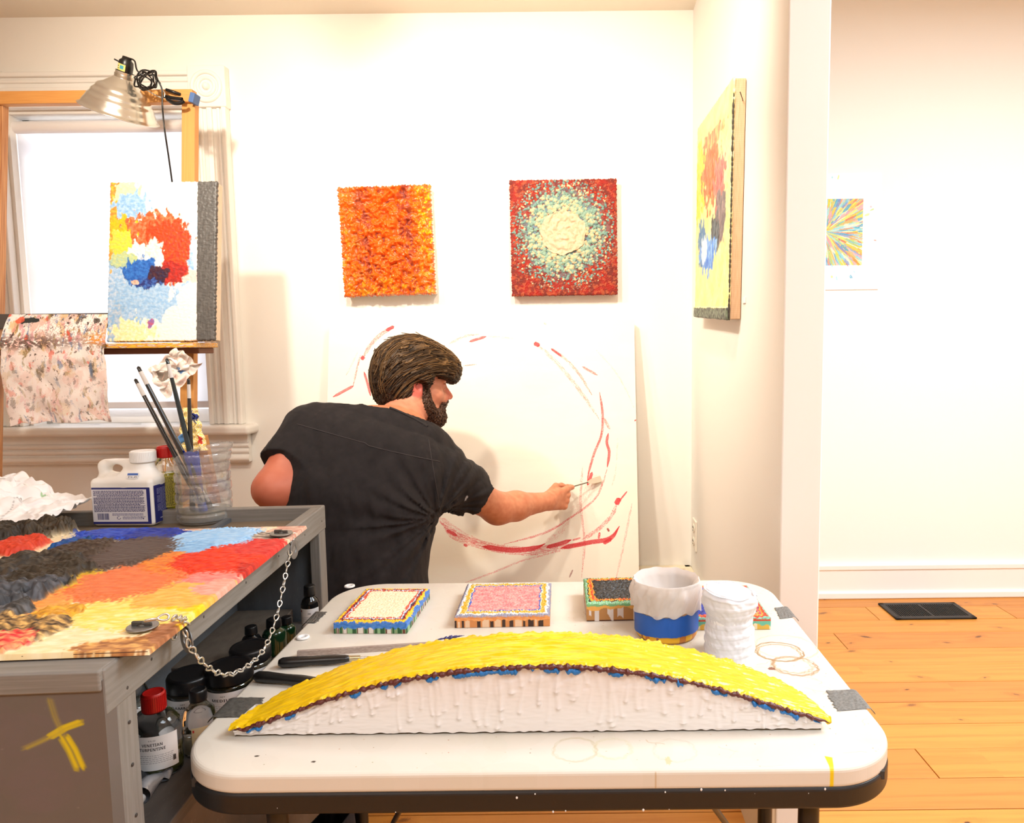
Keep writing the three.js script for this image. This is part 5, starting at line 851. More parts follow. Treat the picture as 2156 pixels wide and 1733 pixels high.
{
  // paint rag over the crossbar and the ledge
  const w0 = onZ(20, 662, -2.235), w1 = onZ(231, 662, -2.235), c0 = onZ(-1, 724, -2.1), c1 = onZ(221, 720, -2.1), b0 = onZ(28, 893, -2.095), b1 = onZ(236, 886, -2.095);
  const cloth = dataTex(1024, 1024, (u, v) => {
    let c = mixc([248, 238, 232], [242, 224, 218], clamp(0.5 + fbm(u * 5, v * 5, 3), 0, 1));
    const zone = 0.35 + 0.65 * smooth(v, 0.5, 0.8) + 0.3 * smooth(fbm(u * 2 + 5, v * 2, 2), 0, 0.4);
    const stain = (s, f, th, col, k, sx = 1, sy = 1) => { const q = fbm(u * f * 0.4 * sx + s, v * f * 0.4 * sy + s * 1.7, 4) + 0.16 * fbm(u * 60 + s, v * 60, 2); c = mixc(c, col, smooth(q, th + 0.1, th + 0.26) * k * Math.min(1, zone)); };
    stain(3, 7, 0.14, [222, 150, 130], 0.5); stain(9, 6, 0.16, [160, 146, 138], 0.5); stain(17, 9, 0.18, [206, 160, 90], 0.55, 1.4, 0.8); stain(23, 10, 0.18, [206, 110, 120], 0.5, 1.6, 0.7); stain(31, 8, 0.24, [64, 56, 50], 0.85, 1.3, 1); stain(41, 12, 0.24, [70, 100, 150], 0.7, 1.8, 0.6); stain(47, 14, 0.22, [130, 104, 50], 0.7, 1.6, 0.8); stain(53, 18, 0.26, [60, 44, 38], 0.85, 1.2, 1); stain(61, 9, 0.28, [220, 80, 60], 0.85, 1.3, 1);
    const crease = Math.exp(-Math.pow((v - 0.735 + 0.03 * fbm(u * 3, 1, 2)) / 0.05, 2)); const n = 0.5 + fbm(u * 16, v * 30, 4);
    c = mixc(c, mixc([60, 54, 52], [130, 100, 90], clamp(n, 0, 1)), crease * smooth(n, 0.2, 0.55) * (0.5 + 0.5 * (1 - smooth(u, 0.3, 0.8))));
    c = mixc(c, [236, 130, 30], Math.exp(-Math.pow((v - 0.76) / 0.05, 2) - Math.pow((u - 0.92) / 0.09, 2)) * smooth(n, 0.3, 0.6));
    c = mixc(c, [150, 120, 116], Math.exp(-Math.pow((v - 0.82) / 0.1, 2)) * smooth(fbm(u * 40, v * 40, 3), 0, 0.3) * smooth(u, 0.2, 0.5) * 0.6);
    c = mixc(c, [40, 44, 42], smooth(1 - blob(u, v, 0.24, 0.93, 0.1, 0.03, 8, 0.7, 4), 0, 0.2)); c = mixc(c, [224, 90, 60], 0.85 * smooth(1 - blob(u, v, 0.13, 0.94, 0.06, 0.03, 8, 0.7, 7), 0, 0.2));
    return c;
  });
  const g = sheet(60, 110, (u, v) => {
    const top = w0.clone().lerp(w1, u), cr = c0.clone().lerp(c1, u), bt = b0.clone().lerp(b1, u), d = 1 - v; let p;
    if (d < 0.27) { const k = d / 0.27; p = top.lerp(cr, k); p.y += 0.014 * Math.sin(k * 3.14) * (0.4 + 0.6 * n2(u * 3, 2)); }
    else { const k = (d - 0.27) / 0.73; p = cr.lerp(bt, k); p.z += (0.006 * Math.sin(u * 11 + 1) + 0.006 * n2(u * 3, k * 2)) * k + 0.007 * Math.sin(Math.min(k * 6, 1.57)); p.x += 0.006 * n2(k * 3, u * 2) * (u < 0.5 ? 1 : 1); p.y += 0.006 * n2(u * 4, 9) * k; }
    return p;
  }, 0.0012);
  { const uv = g.attributes.uv; for (let i = 0; i < uv.count; i++) uv.setY(i, uv.getY(i)); }
  single('paint_rag', 'large white rag smeared with many colours, hanging over the left end of the easel ledge', 'rag', g, new THREE.MeshStandardMaterial({ map: cloth, roughness: 0.95 }));
  // paper wipe stuck to the right end of the ledge
  const q = [[312, 780], [352, 838], [426, 766], [370, 733]].map(([x, y]) => onZ(x, y, -2.09));
  const pap = dataTex(256, 256, (u, v) => { let c = [246, 236, 228]; c = mixc(c, [110, 96, 84], 0.8 * smooth(1 - blob(u, v, 0.22, 0.42, 0.12, 0.16, 6, 0.8, 1), 0, 0.3)); c = mixc(c, [60, 110, 170], 0.85 * smooth(1 - blob(u, v, 0.62, 0.66, 0.07, 0.14, 8, 0.8, 5), 0, 0.3)); c = mixc(c, [230, 170, 150], 0.5 * smooth(fbm(u * 5, v * 5, 3), 0.1, 0.35)); return c; });
  single('paper_wipe', 'crumpled paper wipe with blue and brown smears at the right end of the ledge', 'paper', sheet(30, 30, (u, v) => { const a = q[0].clone().lerp(q[1], v), b = q[3].clone().lerp(q[2], v), p = a.lerp(b, u); p.z += 0.014 * fbm(u * 3 + 1, v * 3, 2) + 0.012 * Math.abs(u - 0.55); p.x += 0.008 * n2(v * 3, u * 2); p.y += 0.008 * n2(u * 3, v * 3); return p; }, 0.0006), new THREE.MeshStandardMaterial({ map: pap, roughness: 0.95 }));
  const r4 = [[388, 858], [412, 860], [436, 948], [374, 948]].map(([x, y]) => onZ(x, y, -2.12)), dots = dataTex(256, 256, (u, v) => { let c = [250, 240, 220]; const cell = n2(u * 26, v * 34); if (cell > 0.05) c = mixc([244, 214, 60], [236, 200, 90], clamp(n2(u * 50, v * 50), 0, 1)); c = mixc(c, [40, 54, 130], smooth(1 - blob(u, v, 0.75, 0.8, 0.22, 0.14, 6, 0.8, 3), 0, 0.2)); c = mixc(c, [90, 140, 200], smooth(1 - blob(u, v, 0.15, 0.3, 0.16, 0.14, 6, 0.8, 8), 0, 0.2)); c = mixc(c, [206, 60, 50], smooth(1 - blob(u, v, 0.85, 0.25, 0.12, 0.1, 6, 0.8, 11), 0, 0.2)); return c; });
  single('spotted_rag', 'small white rag blotted yellow and blue, hung on the easel post behind the brushes', 'rag', sheet(36, 40, (u, v) => { const a = r4[3].clone().lerp(r4[2], u), b = r4[0].clone().lerp(r4[1], u), p = a.lerp(b, v); p.z += 0.012 * Math.sin(u * 16 + v) * (1 - v * 0.6); p.x += 0.006 * n2(v * 5, u * 2); return p; }, 0.001), new THREE.MeshStandardMaterial({ map: dots, roughness: 0.95 }));
}
{
  // clamp lamp with ribbed aluminium reflector
  const N = onZ(262, 160, -2.29), o = thing('clamp_lamp', 'aluminium reflector clamp lamp with coiled black cord, clipped to the easel top bar', 'lamp', N);
  const d = V(-0.36, -0.88, -0.24).normalize(), q = new THREE.Quaternion().setFromUnitVectors(V(0, -1, 0), d), A = (g) => g.applyQuaternion(q);
  const out = [[0.026, 0.012], [0.026, -0.004], [0.03, -0.012], [0.05, -0.03], [0.062, -0.037]];
  for (let i = 0; i <= 24; i++) { const k = i / 24; out.push([lerp(0.064, 0.107, Math.pow(k, 0.82)) + 0.0012 * Math.sin(k * 24) * (k < 0.62 ? 1 : 0.2), lerp(-0.038, -0.112, k)]); }
  out.push([0.1125, -0.116], [0.1145, -0.118], [0.1125, -0.1195], [0.1055, -0.113], [0.062, -0.04], [0.024, -0.004]);
  part(o, 'reflector', A(lathe(out, 72)), std([222, 220, 212], 0.24, { metalness: 0.92 }));
  const blk = std([18, 17, 17], 0.35);
  part(o, 'socket', [A(lathe([[0, 0.058], [0.012, 0.058], [0.0135, 0.05], [0.0195, 0.044], [0.021, 0.03], [0.0205, 0.0], [0.0225, -0.004], [0, -0.004]], 32)), A(rod(V(-0.02, 0.036, 0.004), V(-0.034, 0.038, 0.006), 0.0022))], blk);
  part(o, 'collar', A(lathe([[0.0255, 0.004], [0.0275, 0.003], [0.0275, -0.009], [0.0265, -0.01]], 32)), std([196, 190, 176], 0.3, { metalness: 0.9 }));
  const st = canvasTex(64, 64, (g, w, h) => { g.fillStyle = css([214, 206, 120]); g.fillRect(0, 0, w, h); g.fillStyle = css([70, 150, 170]); g.fillRect(26, 14, 26, 34); g.fillStyle = css([40, 40, 30]); g.fillRect(6, 20, 10, 10); g.fillRect(8, 44, 12, 6); });
  part(o, 'sticker', A(gridGeo(10, 3, (u, v) => { const a = lerp(-0.75, 0.55, u); return [0.0214 * Math.sin(a), lerp(0.014, 0.034, v), 0.0214 * Math.cos(a)]; })), new THREE.MeshStandardMaterial({ map: st, roughness: 0.4 }));
  part(o, 'bulb', A(new THREE.SphereGeometry(0.03, 24, 16).scale(1, 1.25, 1).translate(0, -0.06, 0)), phys([250, 250, 246], 0.4));
  const P = (x, y, z) => onZ(x, y, z).sub(N), cord = [P(266, 122, -2.29), P(283, 128, -2.27), P(290, 150, -2.26)], r = rng(14);
  for (let i = 0; i < 52; i++) { const a = i * 0.62, k = i / 52; cord.push(P(300 + 18 * k + (13 + 11 * r()) * Math.cos(a), 170 + 3 * Math.sin(i) + (13 + 9 * r()) * Math.sin(a), -2.27 + 0.02 * Math.sin(i * 1.7))); }
  cord.push(P(330, 166, -2.27), P(340, 185, -2.27), P(342, 225, -2.27), P(346, 268, -2.26), P(355, 330, -2.28), P(363, 388, -2.3), P(368, 430, -2.31));
  part(o, 'cord', tube(cord, 0.0025, 520, 7), blk);
  part(o, 'spring_clamp', [tube([P(352, 208, -2.31), P(366, 217, -2.3), P(380, 217, -2.3), P(387, 213, -2.3)], 0.006, 30, 10), tube([P(350, 189, -2.32), P(366, 194, -2.32), P(380, 199, -2.33)], 0.005, 24, 10), tube([P(346, 203, -2.31), P(362, 206, -2.31), P(384, 209, -2.31)], 0.0055, 24, 10)], blk);
  part(o, 'swivel', [tube([P(292, 178, -2.28), P(318, 195, -2.3), P(338, 205, -2.31), P(350, 206, -2.31)], 0.002, 30, 8), tube([P(340, 188, -2.3), P(347, 196, -2.3), P(346, 204, -2.3)], 0.0018, 16, 8)], std([214, 212, 204], 0.3, { metalness: 0.8 }));
}

// ---------------------------------------------------------------- paintings on the walls
{
  // orange impasto
  const o = thing('impasto_painting', 'small orange painting crusted with thick lumpy paint, left one on the back wall', 'painting', [-0.679, 1.596, ZB + 0.002]); o.rotation.z = 0.022;
  const lump = (u, v) => { const x = u * 0.33, y = v * 0.39; return Math.max(0, fbm(x * 20, y * 20, 2) + 0.3) * 0.024 + Math.abs(n2(x * 34, y * 34)) * 0.009 + 0.001 * n2(x * 90, y * 90); };
  const colr = (u, v) => {
    const w = 0.06 * fbm(u * 4, v * 4, 3), x = u + w, n = fbm(u * 16, v * 16, 4), m = fbm(u * 7 + 9, v * 7, 4);
    let c = mixc([236, 106, 16], [222, 92, 18], clamp(0.5 + n, 0, 1));
    const side = Math.max(smooth(Math.abs(x - 0.24), 0.16, 0.02), smooth(Math.abs(x - 0.74), 0.15, 0.02) * 0.9, smooth(0.22 - v, -0.1, 0.1) * 0.5);
    c = mixc(c, mixc([176, 74, 56], [120, 44, 44], clamp(0.5 + 1.2 * n, 0, 1)), clamp(side * smooth(m, -0.12, 0.2), 0, 1) * 0.85);
    const hgt = lump(u, v); c = mixc(c, mixc([110, 40, 44], [150, 66, 40], clamp(0.5 + n, 0, 1)), 0.85 * (1 - smooth(hgt, 0.002, 0.0065)) * (0.35 + 0.65 * Math.max(side, smooth(m, -0.05, 0.2))));  // purple-brown painted darker in the crevices between lumps, where shade falls
    c = mixc(c, [244, 150, 16], 0.8 * smooth(m, 0.02, 0.25) * Math.max(smooth(x, 0.74, 0.94), smooth(0.3 - x, 0, 0.2) * (1 - v * 0.5), smooth(0.3 - v, 0, 0.2)));
    c = mixc(c, [246, 196, 20], 0.9 * smooth(n, 0.14, 0.34) * smooth(x, 0.78, 0.93) * smooth(v, 0.2, 0.5));
    return c;
  };
  panel(o, 0.33, 0.388, 0.048, 250, 290, (u, v) => lump(u, v) * (0.6 + 0.5 * (1 - Math.abs(2 * u - 1))), colr, std([246, 234, 224], 0.7), 0.32, 0.004);
}
{
  // pale swirl on red and green
  const o = thing('swirl_painting', 'cream swirl ringed with green dabs on red, right painting on the back wall', 'painting', [-0.036, 1.602, ZB + 0.002]); o.rotation.z = 0.004;
  const w = 0.386, h = 0.414, r0 = rng(61), dabs = [];
  for (let i = 0; i < 2000; i++) { const R = 0.08 + 0.13 * Math.pow(r0(), 0.95), a = r0() * 6.2832, far = (R - 0.08) / 0.13; dabs.push([R * Math.cos(a), R * Math.sin(a) * 1.04, (0.0074 - 0.005 * far) * (0.45 + 0.75 * r0()), r0(), far]); }
  const cells = new Map(), key = (x, y) => Math.floor(x / 0.02) + ',' + Math.floor(y / 0.02);
  for (const d of dabs) { const k = key(d[0], d[1]); if (!cells.has(k)) cells.set(k, []); cells.get(k).push(d); }
  const near = (x, y) => { let best = null, bh = 0; for (let i = -1; i <= 1; i++) for (let j = -1; j <= 1; j++) { const l = cells.get(key(x + i * 0.02, y + j * 0.02)); if (l) for (const d of l) { const q = Math.hypot(x - d[0], y - d[1]) * (1 + 0.25 * n2(x * 150 + d[3] * 20, y * 150)) / d[2]; if (q < 1) { const hh = Math.sqrt(1 - q * q) * d[2] * 0.85; if (hh > bh) { bh = hh; best = d; } } } } return [bh, best]; };
  const U = (u, v) => [(u - 0.495) * w, (v - 0.545) * h];
  const relief = (u, v) => { const [x, y] = U(u, v), R = Math.hypot(x, y), a = Math.atan2(y, x); if (R < 0.08 + 0.006 * n2(2 * Math.cos(a), 2 * Math.sin(a))) return 0.0105 + 0.0022 * Math.sin(a * 2 + R * 210 + 2 * n2(x * 30, y * 30)) * smooth(R, 0, 0.03) + 0.0018 * fbm(x * 60, y * 60, 3); return 0.0018 + near(x, y)[0] + 0.003 * Math.abs(fbm(x * 70, y * 70, 3)) ; };
  const colr = (u, v) => {
    const [x, y] = U(u, v), R = Math.hypot(x, y), a = Math.atan2(y, x), n = fbm(u * 16 + 5, v * 16, 4), m = fbm(a * 1.6 + 9, R * 30, 3);
    if (R < 0.08 + 0.006 * n2(2 * Math.cos(a), 2 * Math.sin(a))) return mixc([236, 200, 168], [222, 178, 146], clamp(0.4 + n, 0, 1));
    let c = mixc([158, 36, 24], [116, 42, 34], clamp(0.5 + 1.6 * fbm(u * 6, v * 6, 3), 0, 1)); c = mixc(c, [180, 88, 54], 0.75 * smooth(n, 0.06, 0.26)); c = mixc(c, [110, 70, 84], 0.8 * smooth(R, 0.21, 0.13) * smooth(0.5 + m, 0.2, 0.8));
    c = mixc(c, mixc([92, 164, 156], [116, 130, 150], clamp(0.4 + n * 1.4, 0, 1)), 0.95 * (1 - smooth(R, 0.11, 0.185 + 0.04 * m)) * smooth(0.6 + n, 0.2, 0.6));
    const [bh, d] = near(x, y);
    if (d) { const k = d[4]; c = d[3] < 0.36 - 0.28 * k ? mixc([236, 198, 160], [206, 188, 142], d[3] * 2) : d[3] < 0.86 ? mixc([164, 186, 158], [106, 150, 150], k * 0.8 + 0.4 * d[3]) : k > 0.5 ? [214, 70, 44] : [210, 190, 150]; if (k > 0.82 && d[3] > 0.3) c = mixc(c, [196, 80, 56], 0.6); }
    return c;
  };
  panel(o, w, h, 0.042, 300, 320, relief, colr, std([170, 74, 56], 0.7), 0.55, 0.0022);
}
{
  // painting on the side of the short wall
  const o = thing('side_painting', 'tall pale yellow painting with raw linen side, hung on the short wall', 'painting', [XP0 - 0.0015, 1.587, -2.08]); o.rotation.order = 'YXZ'; o.rotation.set(0, -Math.PI / 2, -0.06);
  const L = [[0.12, 0.7, 0.2, 0.2, [246, 206, 40], [250, 226, 110], 7, 0.6], [0.45, 0.7, 0.26, 0.16, [232, 90, 40], [240, 140, 90], 8, 0.7], [0.72, 0.62, 0.16, 0.14, [214, 90, 90], [230, 140, 120], 8, 0.7], [0.5, 0.86, 0.3, 0.04, [226, 120, 80], [240, 190, 120], 8, 0.8], [0.76, 0.47, 0.14, 0.13, [96, 90, 96], [150, 130, 130], 8, 0.6], [0.62, 0.4, 0.12, 0.1, [90, 110, 120], [60, 60, 66], 9, 0.7], [0.22, 0.38, 0.12, 0.12, [110, 150, 170], [60, 110, 170], 9, 0.7], [0.42, 0.31, 0.26, 0.09, [60, 120, 214], [150, 196, 240], 9, 0.7], [0.3, 0.34, 0.1, 0.07, [190, 214, 240], [230, 236, 236], 9, 0.6]];
  const at = (u, v) => { let c = mixc([250, 236, 170], [246, 222, 140], clamp(0.5 + fbm(u * 5, v * 7, 3), 0, 1)); L.forEach((q, i) => { const k = 1 - smooth(blob(u, v, q[0], q[1], q[2], q[3], q[6], q[7], i * 2.3), 0.86, 1.04); if (k > 0) c = mixc(c, mixc(q[4], q[5], clamp(0.5 + 1.2 * fbm(u * 14 + i, v * 8, 3), 0, 1)), k); }); if (v < 0.052 + 0.004 * n2(u * 12, 1)) c = mixc([112, 124, 104], [50, 54, 48], smooth(fbm(u * 20, v * 30, 3), -0.1, 0.3)); return c; };
  panel(o, 0.505, 0.604, 0.033, 250, 300, (u, v) => 0.0016 + 0.002 * fbm(u * 26, v * 16, 4) + (v < 0.054 ? 0.004 : 0), at, new THREE.MeshStandardMaterial({ map: dataTex(256, 256, (u, v) => mixc([226, 190, 156], [200, 160, 124], clamp(0.5 + 0.12 * Math.sin(u * 700) + 0.12 * Math.sin(v * 700) + 0.6 * fbm(u * 9, v * 9, 3), 0, 1))), roughness: 0.85 }), 0.45, 0.0015);
  const ed = []; for (let i = 0; i < 44; i++) { const r = rng(i + 3)(); ed.push(new THREE.SphereGeometry(0.0022 + 0.002 * r, 8, 6).scale(0.8, 2.6, 0.8).translate(0.2525, -0.29 + i * 0.0128, 0.031 + 0.001 * r)); }
  part(o, 'paint_ridge', ed, std([58, 52, 46], 0.5)).userData.kind = 'stuff';
  part(o, 'hanger', tube([V(0.24, 0.245, 0.004), V(0.262, 0.25, 0.012), V(0.272, 0.262, 0.02)], 0.0013, 14, 6), std([110, 100, 86], 0.4, { metalness: 0.7 }));
  const lb = onX(1565, 633, XP0 - 0.001); single('wall_label', 'tiny white card label on the short wall below the pale yellow painting', 'label', box(XP0 - 0.002, lb.y, lb.z + 0.012, 0.003, 0.016, 0.024, 0.001), std([252, 250, 248], 0.5));
}
{
  // bright burst in the other room, its colours running over onto the white margin
  const w = 0.46, h = 0.52, cx = 1.165, cy = 1.715, o = thing('burst_painting', 'white-margined painting of a radiating colour burst, half hidden behind the post', 'painting', [cx, cy, ZR + 0.001]);
  const sq = [-0.15, 0.15, -0.15, 0.147], c0 = [onZ(1738, 486, ZR + 0.02).x - cx, onZ(1738, 486, ZR + 0.02).y - cy], r = rng(71), rays = []; const C = [[246, 196, 30], [240, 140, 50], [60, 150, 190], [120, 200, 214], [226, 90, 60], [246, 220, 90], [90, 120, 190], [236, 150, 160], [150, 190, 90], [250, 236, 200]];
  const tex = canvasTex(1100, 1240, (g, W, H) => {
    const X = (x) => (x / w + 0.5) * W, Y = (y) => (0.5 - y / h) * H; g.fillStyle = css([253, 252, 250]); g.fillRect(0, 0, W, H);
    const dash = (inside) => { const a = r() * 6.2832, R0 = inside ? 0.19 * r() : 0.15 + 0.09 * r(), ln = inside ? 0.02 + 0.09 * r() : 0.006 + 0.02 * r(), wd = (inside ? 0.004 : 0.003) + 0.007 * r() * (inside ? R0 / 0.1 + 0.3 : 1), c = C[Math.floor(r() * C.length)]; g.fillStyle = css(mixc(c, [255, 255, 255], 0.05 + 0.25 * r()), inside ? 0.85 : 0.75); g.beginPath(); const ca = Math.cos(a), sa = Math.sin(a); for (let q = 0; q < 6.2832; q += 0.3) { const l = R0 + ln * (0.5 + 0.5 * Math.cos(q)), t = wd * 0.5 * Math.sin(q) * (1 + 0.5 * n2(q * 2, a * 9)); g.lineTo(X(c0[0] + l * ca - t * sa), Y(c0[1] + l * sa + t * ca)); } g.fill(); };
    g.save(); g.beginPath(); g.rect(X(sq[0]), Y(sq[3]), X(sq[1]) - X(sq[0]), Y(sq[2]) - Y(sq[3])); g.clip(); g.fillStyle = css([248, 226, 150]); g.fillRect(0, 0, W, H); for (let i = 0; i < 1500; i++) dash(true); for (let i = 0; i < 2600; i++) { g.fillStyle = css(mixc(C[Math.floor(r() * C.length)], [255, 255, 255], 0.3 * r()), 0.8); g.fillRect(r() * W, r() * H, 2 + 5 * r(), 2 + 5 * r()); } g.restore();
    for (let i = 0; i < 46; i++) dash(false);
  });
  const face = gridGeo(2, 2, (u, v) => [(u - 0.5) * w, (v - 0.5) * h, 0.0045]);
  part(o, 'painted_face', face, new THREE.MeshStandardMaterial({ map: tex, roughness: 0.6 }));
  part(o, 'canvas_body', box(0, 0, 0.002, w, h, 0.004, 0.001), std([252, 250, 247], 0.6));
}
// ---------------------------------------------------------------- the big canvas leaning on the back wall
const CAN = { yT: 1.303, zT: -2.572, k: 0.19, xL: -0.903, xR: 0.219, y0: 0.004 };
const canvasZ = (y) => CAN.zT + (CAN.yT - y) * CAN.k;
{
  const len = (CAN.yT - CAN.y0) * Math.hypot(1, CAN.k), w = CAN.xR - CAN.xL, o = thing('leaning_canvas', 'large white canvas leaning on the back wall, painted with loose red circular strokes', 'canvas', [(CAN.xL + CAN.xR) / 2, CAN.y0, canvasZ(CAN.y0)]);
  o.rotation.x = -Math.atan(CAN.k);
  const n = V(0, CAN.k, 1).normalize();
  const uvOf = (px, py) => { const d = ray(px, py), p0 = V(0, CAN.yT, CAN.zT), t = p0.clone().sub(camera.position).dot(n) / d.dot(n), p = d.multiplyScalar(t).add(camera.position); return [(p.x - CAN.xL) / w, (p.y - CAN.y0) / (CAN.yT - CAN.y0)]; };
  const tex = canvasTex(1792, 2048, (g, W, H) => {
    g.fillStyle = css([243, 236, 222]); g.fillRect(0, 0, W, H); const r = rng(19);
    for (let i = 0; i < 300; i++) { g.fillStyle = css(r() < 0.5 ? [236, 228, 212] : [248, 243, 232], 0.12); g.beginPath(); g.ellipse(r() * W, r() * H, 30 + 130 * r(), 12 + 40 * r(), 0, 0, 7); g.fill(); }
    // dry bristle strokes: many hairlines, broken up over the weave
    const stroke = (pts, wd, a, solid = 0.2, c = [206, 36, 44]) => {
      const cv = new THREE.CatmullRomCurve3(pts.map(([x, y]) => { const [u, v] = uvOf(x, y); return V(u * W, (1 - v) * H, 0); })), N = Math.ceil(cv.getLength() / 3), P = cv.getSpacedPoints(N), Wd = wd * 2.2;
      const hairs = Math.max(3, Math.round(Wd / 1.6));
      for (let k = 0; k < hairs; k++) { const off = (k / (hairs - 1) - 0.5) * Wd + (r() - 0.5), sd = r() * 99; for (let i = 0; i < N; i++) { const q = i / N, dry = fbm(i * 0.05 + sd, off * 0.11, 2) + 0.5 * n2(i * 0.6, off * 0.8 + sd); const ends = Math.min(1, q * 9, (1 - q) * 5), th = solid * 1.4 - 0.25 - (1 - ends) * 0.4; if (dry > th + 0.3) continue; const t = P[Math.min(i + 1, N)].clone().sub(P[i]).normalize(); g.fillStyle = css(c, a * (0.55 + 0.45 * r())); g.fillRect(P[i].x - t.y * off * ends, P[i].y + t.x * off * ends, 3.2, 2.2); } }
    };
    const R = [200, 30, 40];
    stroke([[828, 688], [804, 702], [780, 726], [762, 756]], 9, 0.5, 0.05); stroke([[829, 687], [812, 696]], 8, 0.9, 0.5); stroke([[766, 750], [760, 757]], 9, 0.9, 0.7); stroke([[758, 748], [748, 790], [743, 812]], 3, 0.6, 0.2); stroke([[744, 812], [700, 836]], 6, 0.75, 0.35); stroke([[766, 783], [773, 806], [780, 834]], 5, 0.8, 0.45); stroke([[786, 778], [790, 800]], 4, 0.5, 0.3); stroke([[752, 742], [738, 772], [728, 790]], 3, 0.25, 0);
    stroke([[945, 724], [978, 708], [1010, 703]], 5, 0.4, 0); stroke([[988, 719], [1024, 708]], 6, 0.8, 0.4); stroke([[1024, 708], [1080, 712]], 4, 0.2, -0.1); stroke([[975, 770], [1003, 767]], 2, 0.6, 0.2, [90, 60, 60]);
    stroke([[1124, 722], [1136, 728]], 10, 0.9, 0.8); stroke([[1128, 724], [1160, 752], [1200, 796], [1230, 836], [1262, 884]], 8, 0.42, -0.05); stroke([[1160, 734], [1190, 756], [1222, 792], [1246, 832]], 6, 0.5, 0.05); stroke([[1160, 734], [1182, 750]], 5, 0.8, 0.5); stroke([[1226, 772], [1258, 790]], 5, 0.6, 0.2); stroke([[1254, 736], [1296, 784], [1322, 830], [1334, 858]], 3, 0.3, 0, [160, 100, 90]);
    stroke([[1262, 826], [1268, 870], [1266, 914], [1250, 956], [1238, 1000], [1236, 1020]], 5, 0.8, 0.25); stroke([[1270, 880], [1284, 904]], 6, 0.5, 0.1); stroke([[1246, 994], [1240, 1012], [1236, 1022]], 7, 0.9, 0.8); stroke([[1280, 912], [1277, 932], [1282, 950], [1278, 984]], 6, 0.85, 0.7); stroke([[1278, 986], [1268, 1018], [1252, 1050], [1200, 1090], [1150, 1120], [1060, 1146]], 4, 0.5, 0.1); stroke([[1262, 1000], [1244, 1020], [1230, 1060], [1200, 1070]], 26, 0.14, -0.2); stroke([[1300, 920], [1296, 990], [1286, 1030]], 3, 0.2, -0.1); stroke([[1226, 980], [1222, 1060], [1230, 1140], [1224, 1216]], 5, 0.35, 0);
    stroke([[926, 1098], [956, 1126], [1004, 1144], [1060, 1156], [1120, 1160], [1180, 1152], [1230, 1144]], 20, 0.5, -0.05); stroke([[920, 1088], [950, 1110], [980, 1130], [1020, 1144]], 16, 0.35, -0.15); stroke([[940, 1116], [962, 1128]], 7, 0.8, 0.5); stroke([[1014, 1150], [1080, 1158], [1130, 1152], [1148, 1144]], 11, 0.9, 0.75); stroke([[1150, 1152], [1180, 1144], [1203, 1136]], 9, 0.9, 0.7); stroke([[1205, 1137], [1222, 1132]], 3, 0.7, 0.4); stroke([[1180, 1154], [1240, 1142], [1286, 1132], [1304, 1107]], 10, 0.9, 0.5); stroke([[1270, 1144], [1288, 1134]], 8, 0.9, 0.6); stroke([[1225, 1136], [1262, 1112], [1290, 1080], [1300, 1054]], 9, 0.55, -0.05); stroke([[1296, 1062], [1304, 1048]], 12, 0.95, 0.9); stroke([[1303, 1055], [1320, 1034]], 3, 0.9, 0.5); stroke([[1150, 1142], [1180, 1120], [1200, 1090]], 14, 0.22, -0.2); stroke([[1260, 1134], [1262, 1120]], 5, 0.7, 0.4); stroke([[1278, 1112], [1282, 1119]], 4, 0.9, 0.8, [150, 40, 40]);
    stroke([[976, 1146], [984, 1150]], 5, 0.8, 0.4); stroke([[868, 1216], [888, 1226]], 9, 0.9, 0.8); stroke([[980, 1226], [1040, 1204], [1100, 1180], [1180, 1160]], 3, 0.35, 0.1); stroke([[1330, 1060], [1310, 1160], [1296, 1220]], 4, 0.25, 0); stroke([[1205, 1200], [1198, 1216]], 3, 0.6, 0.3, [110, 50, 50]); stroke([[1336, 884], [1338, 886]], 4, 0.9, 0.8); stroke([[1145, 680], [1150, 683]], 3, 0.5, 0.3, [120, 110, 100]);
  });
  const f = gridGeo(2, 2, (u, v) => [(u - 0.5) * w, v * len, 0.0005]); part(o, 'painted_face', f, new THREE.MeshStandardMaterial({ map: tex, roughness: 0.7 }));
  part(o, 'stretched_canvas', box(0, len / 2, -0.018, w, len, 0.036, 0.003), std([243, 236, 222], 0.8));
}

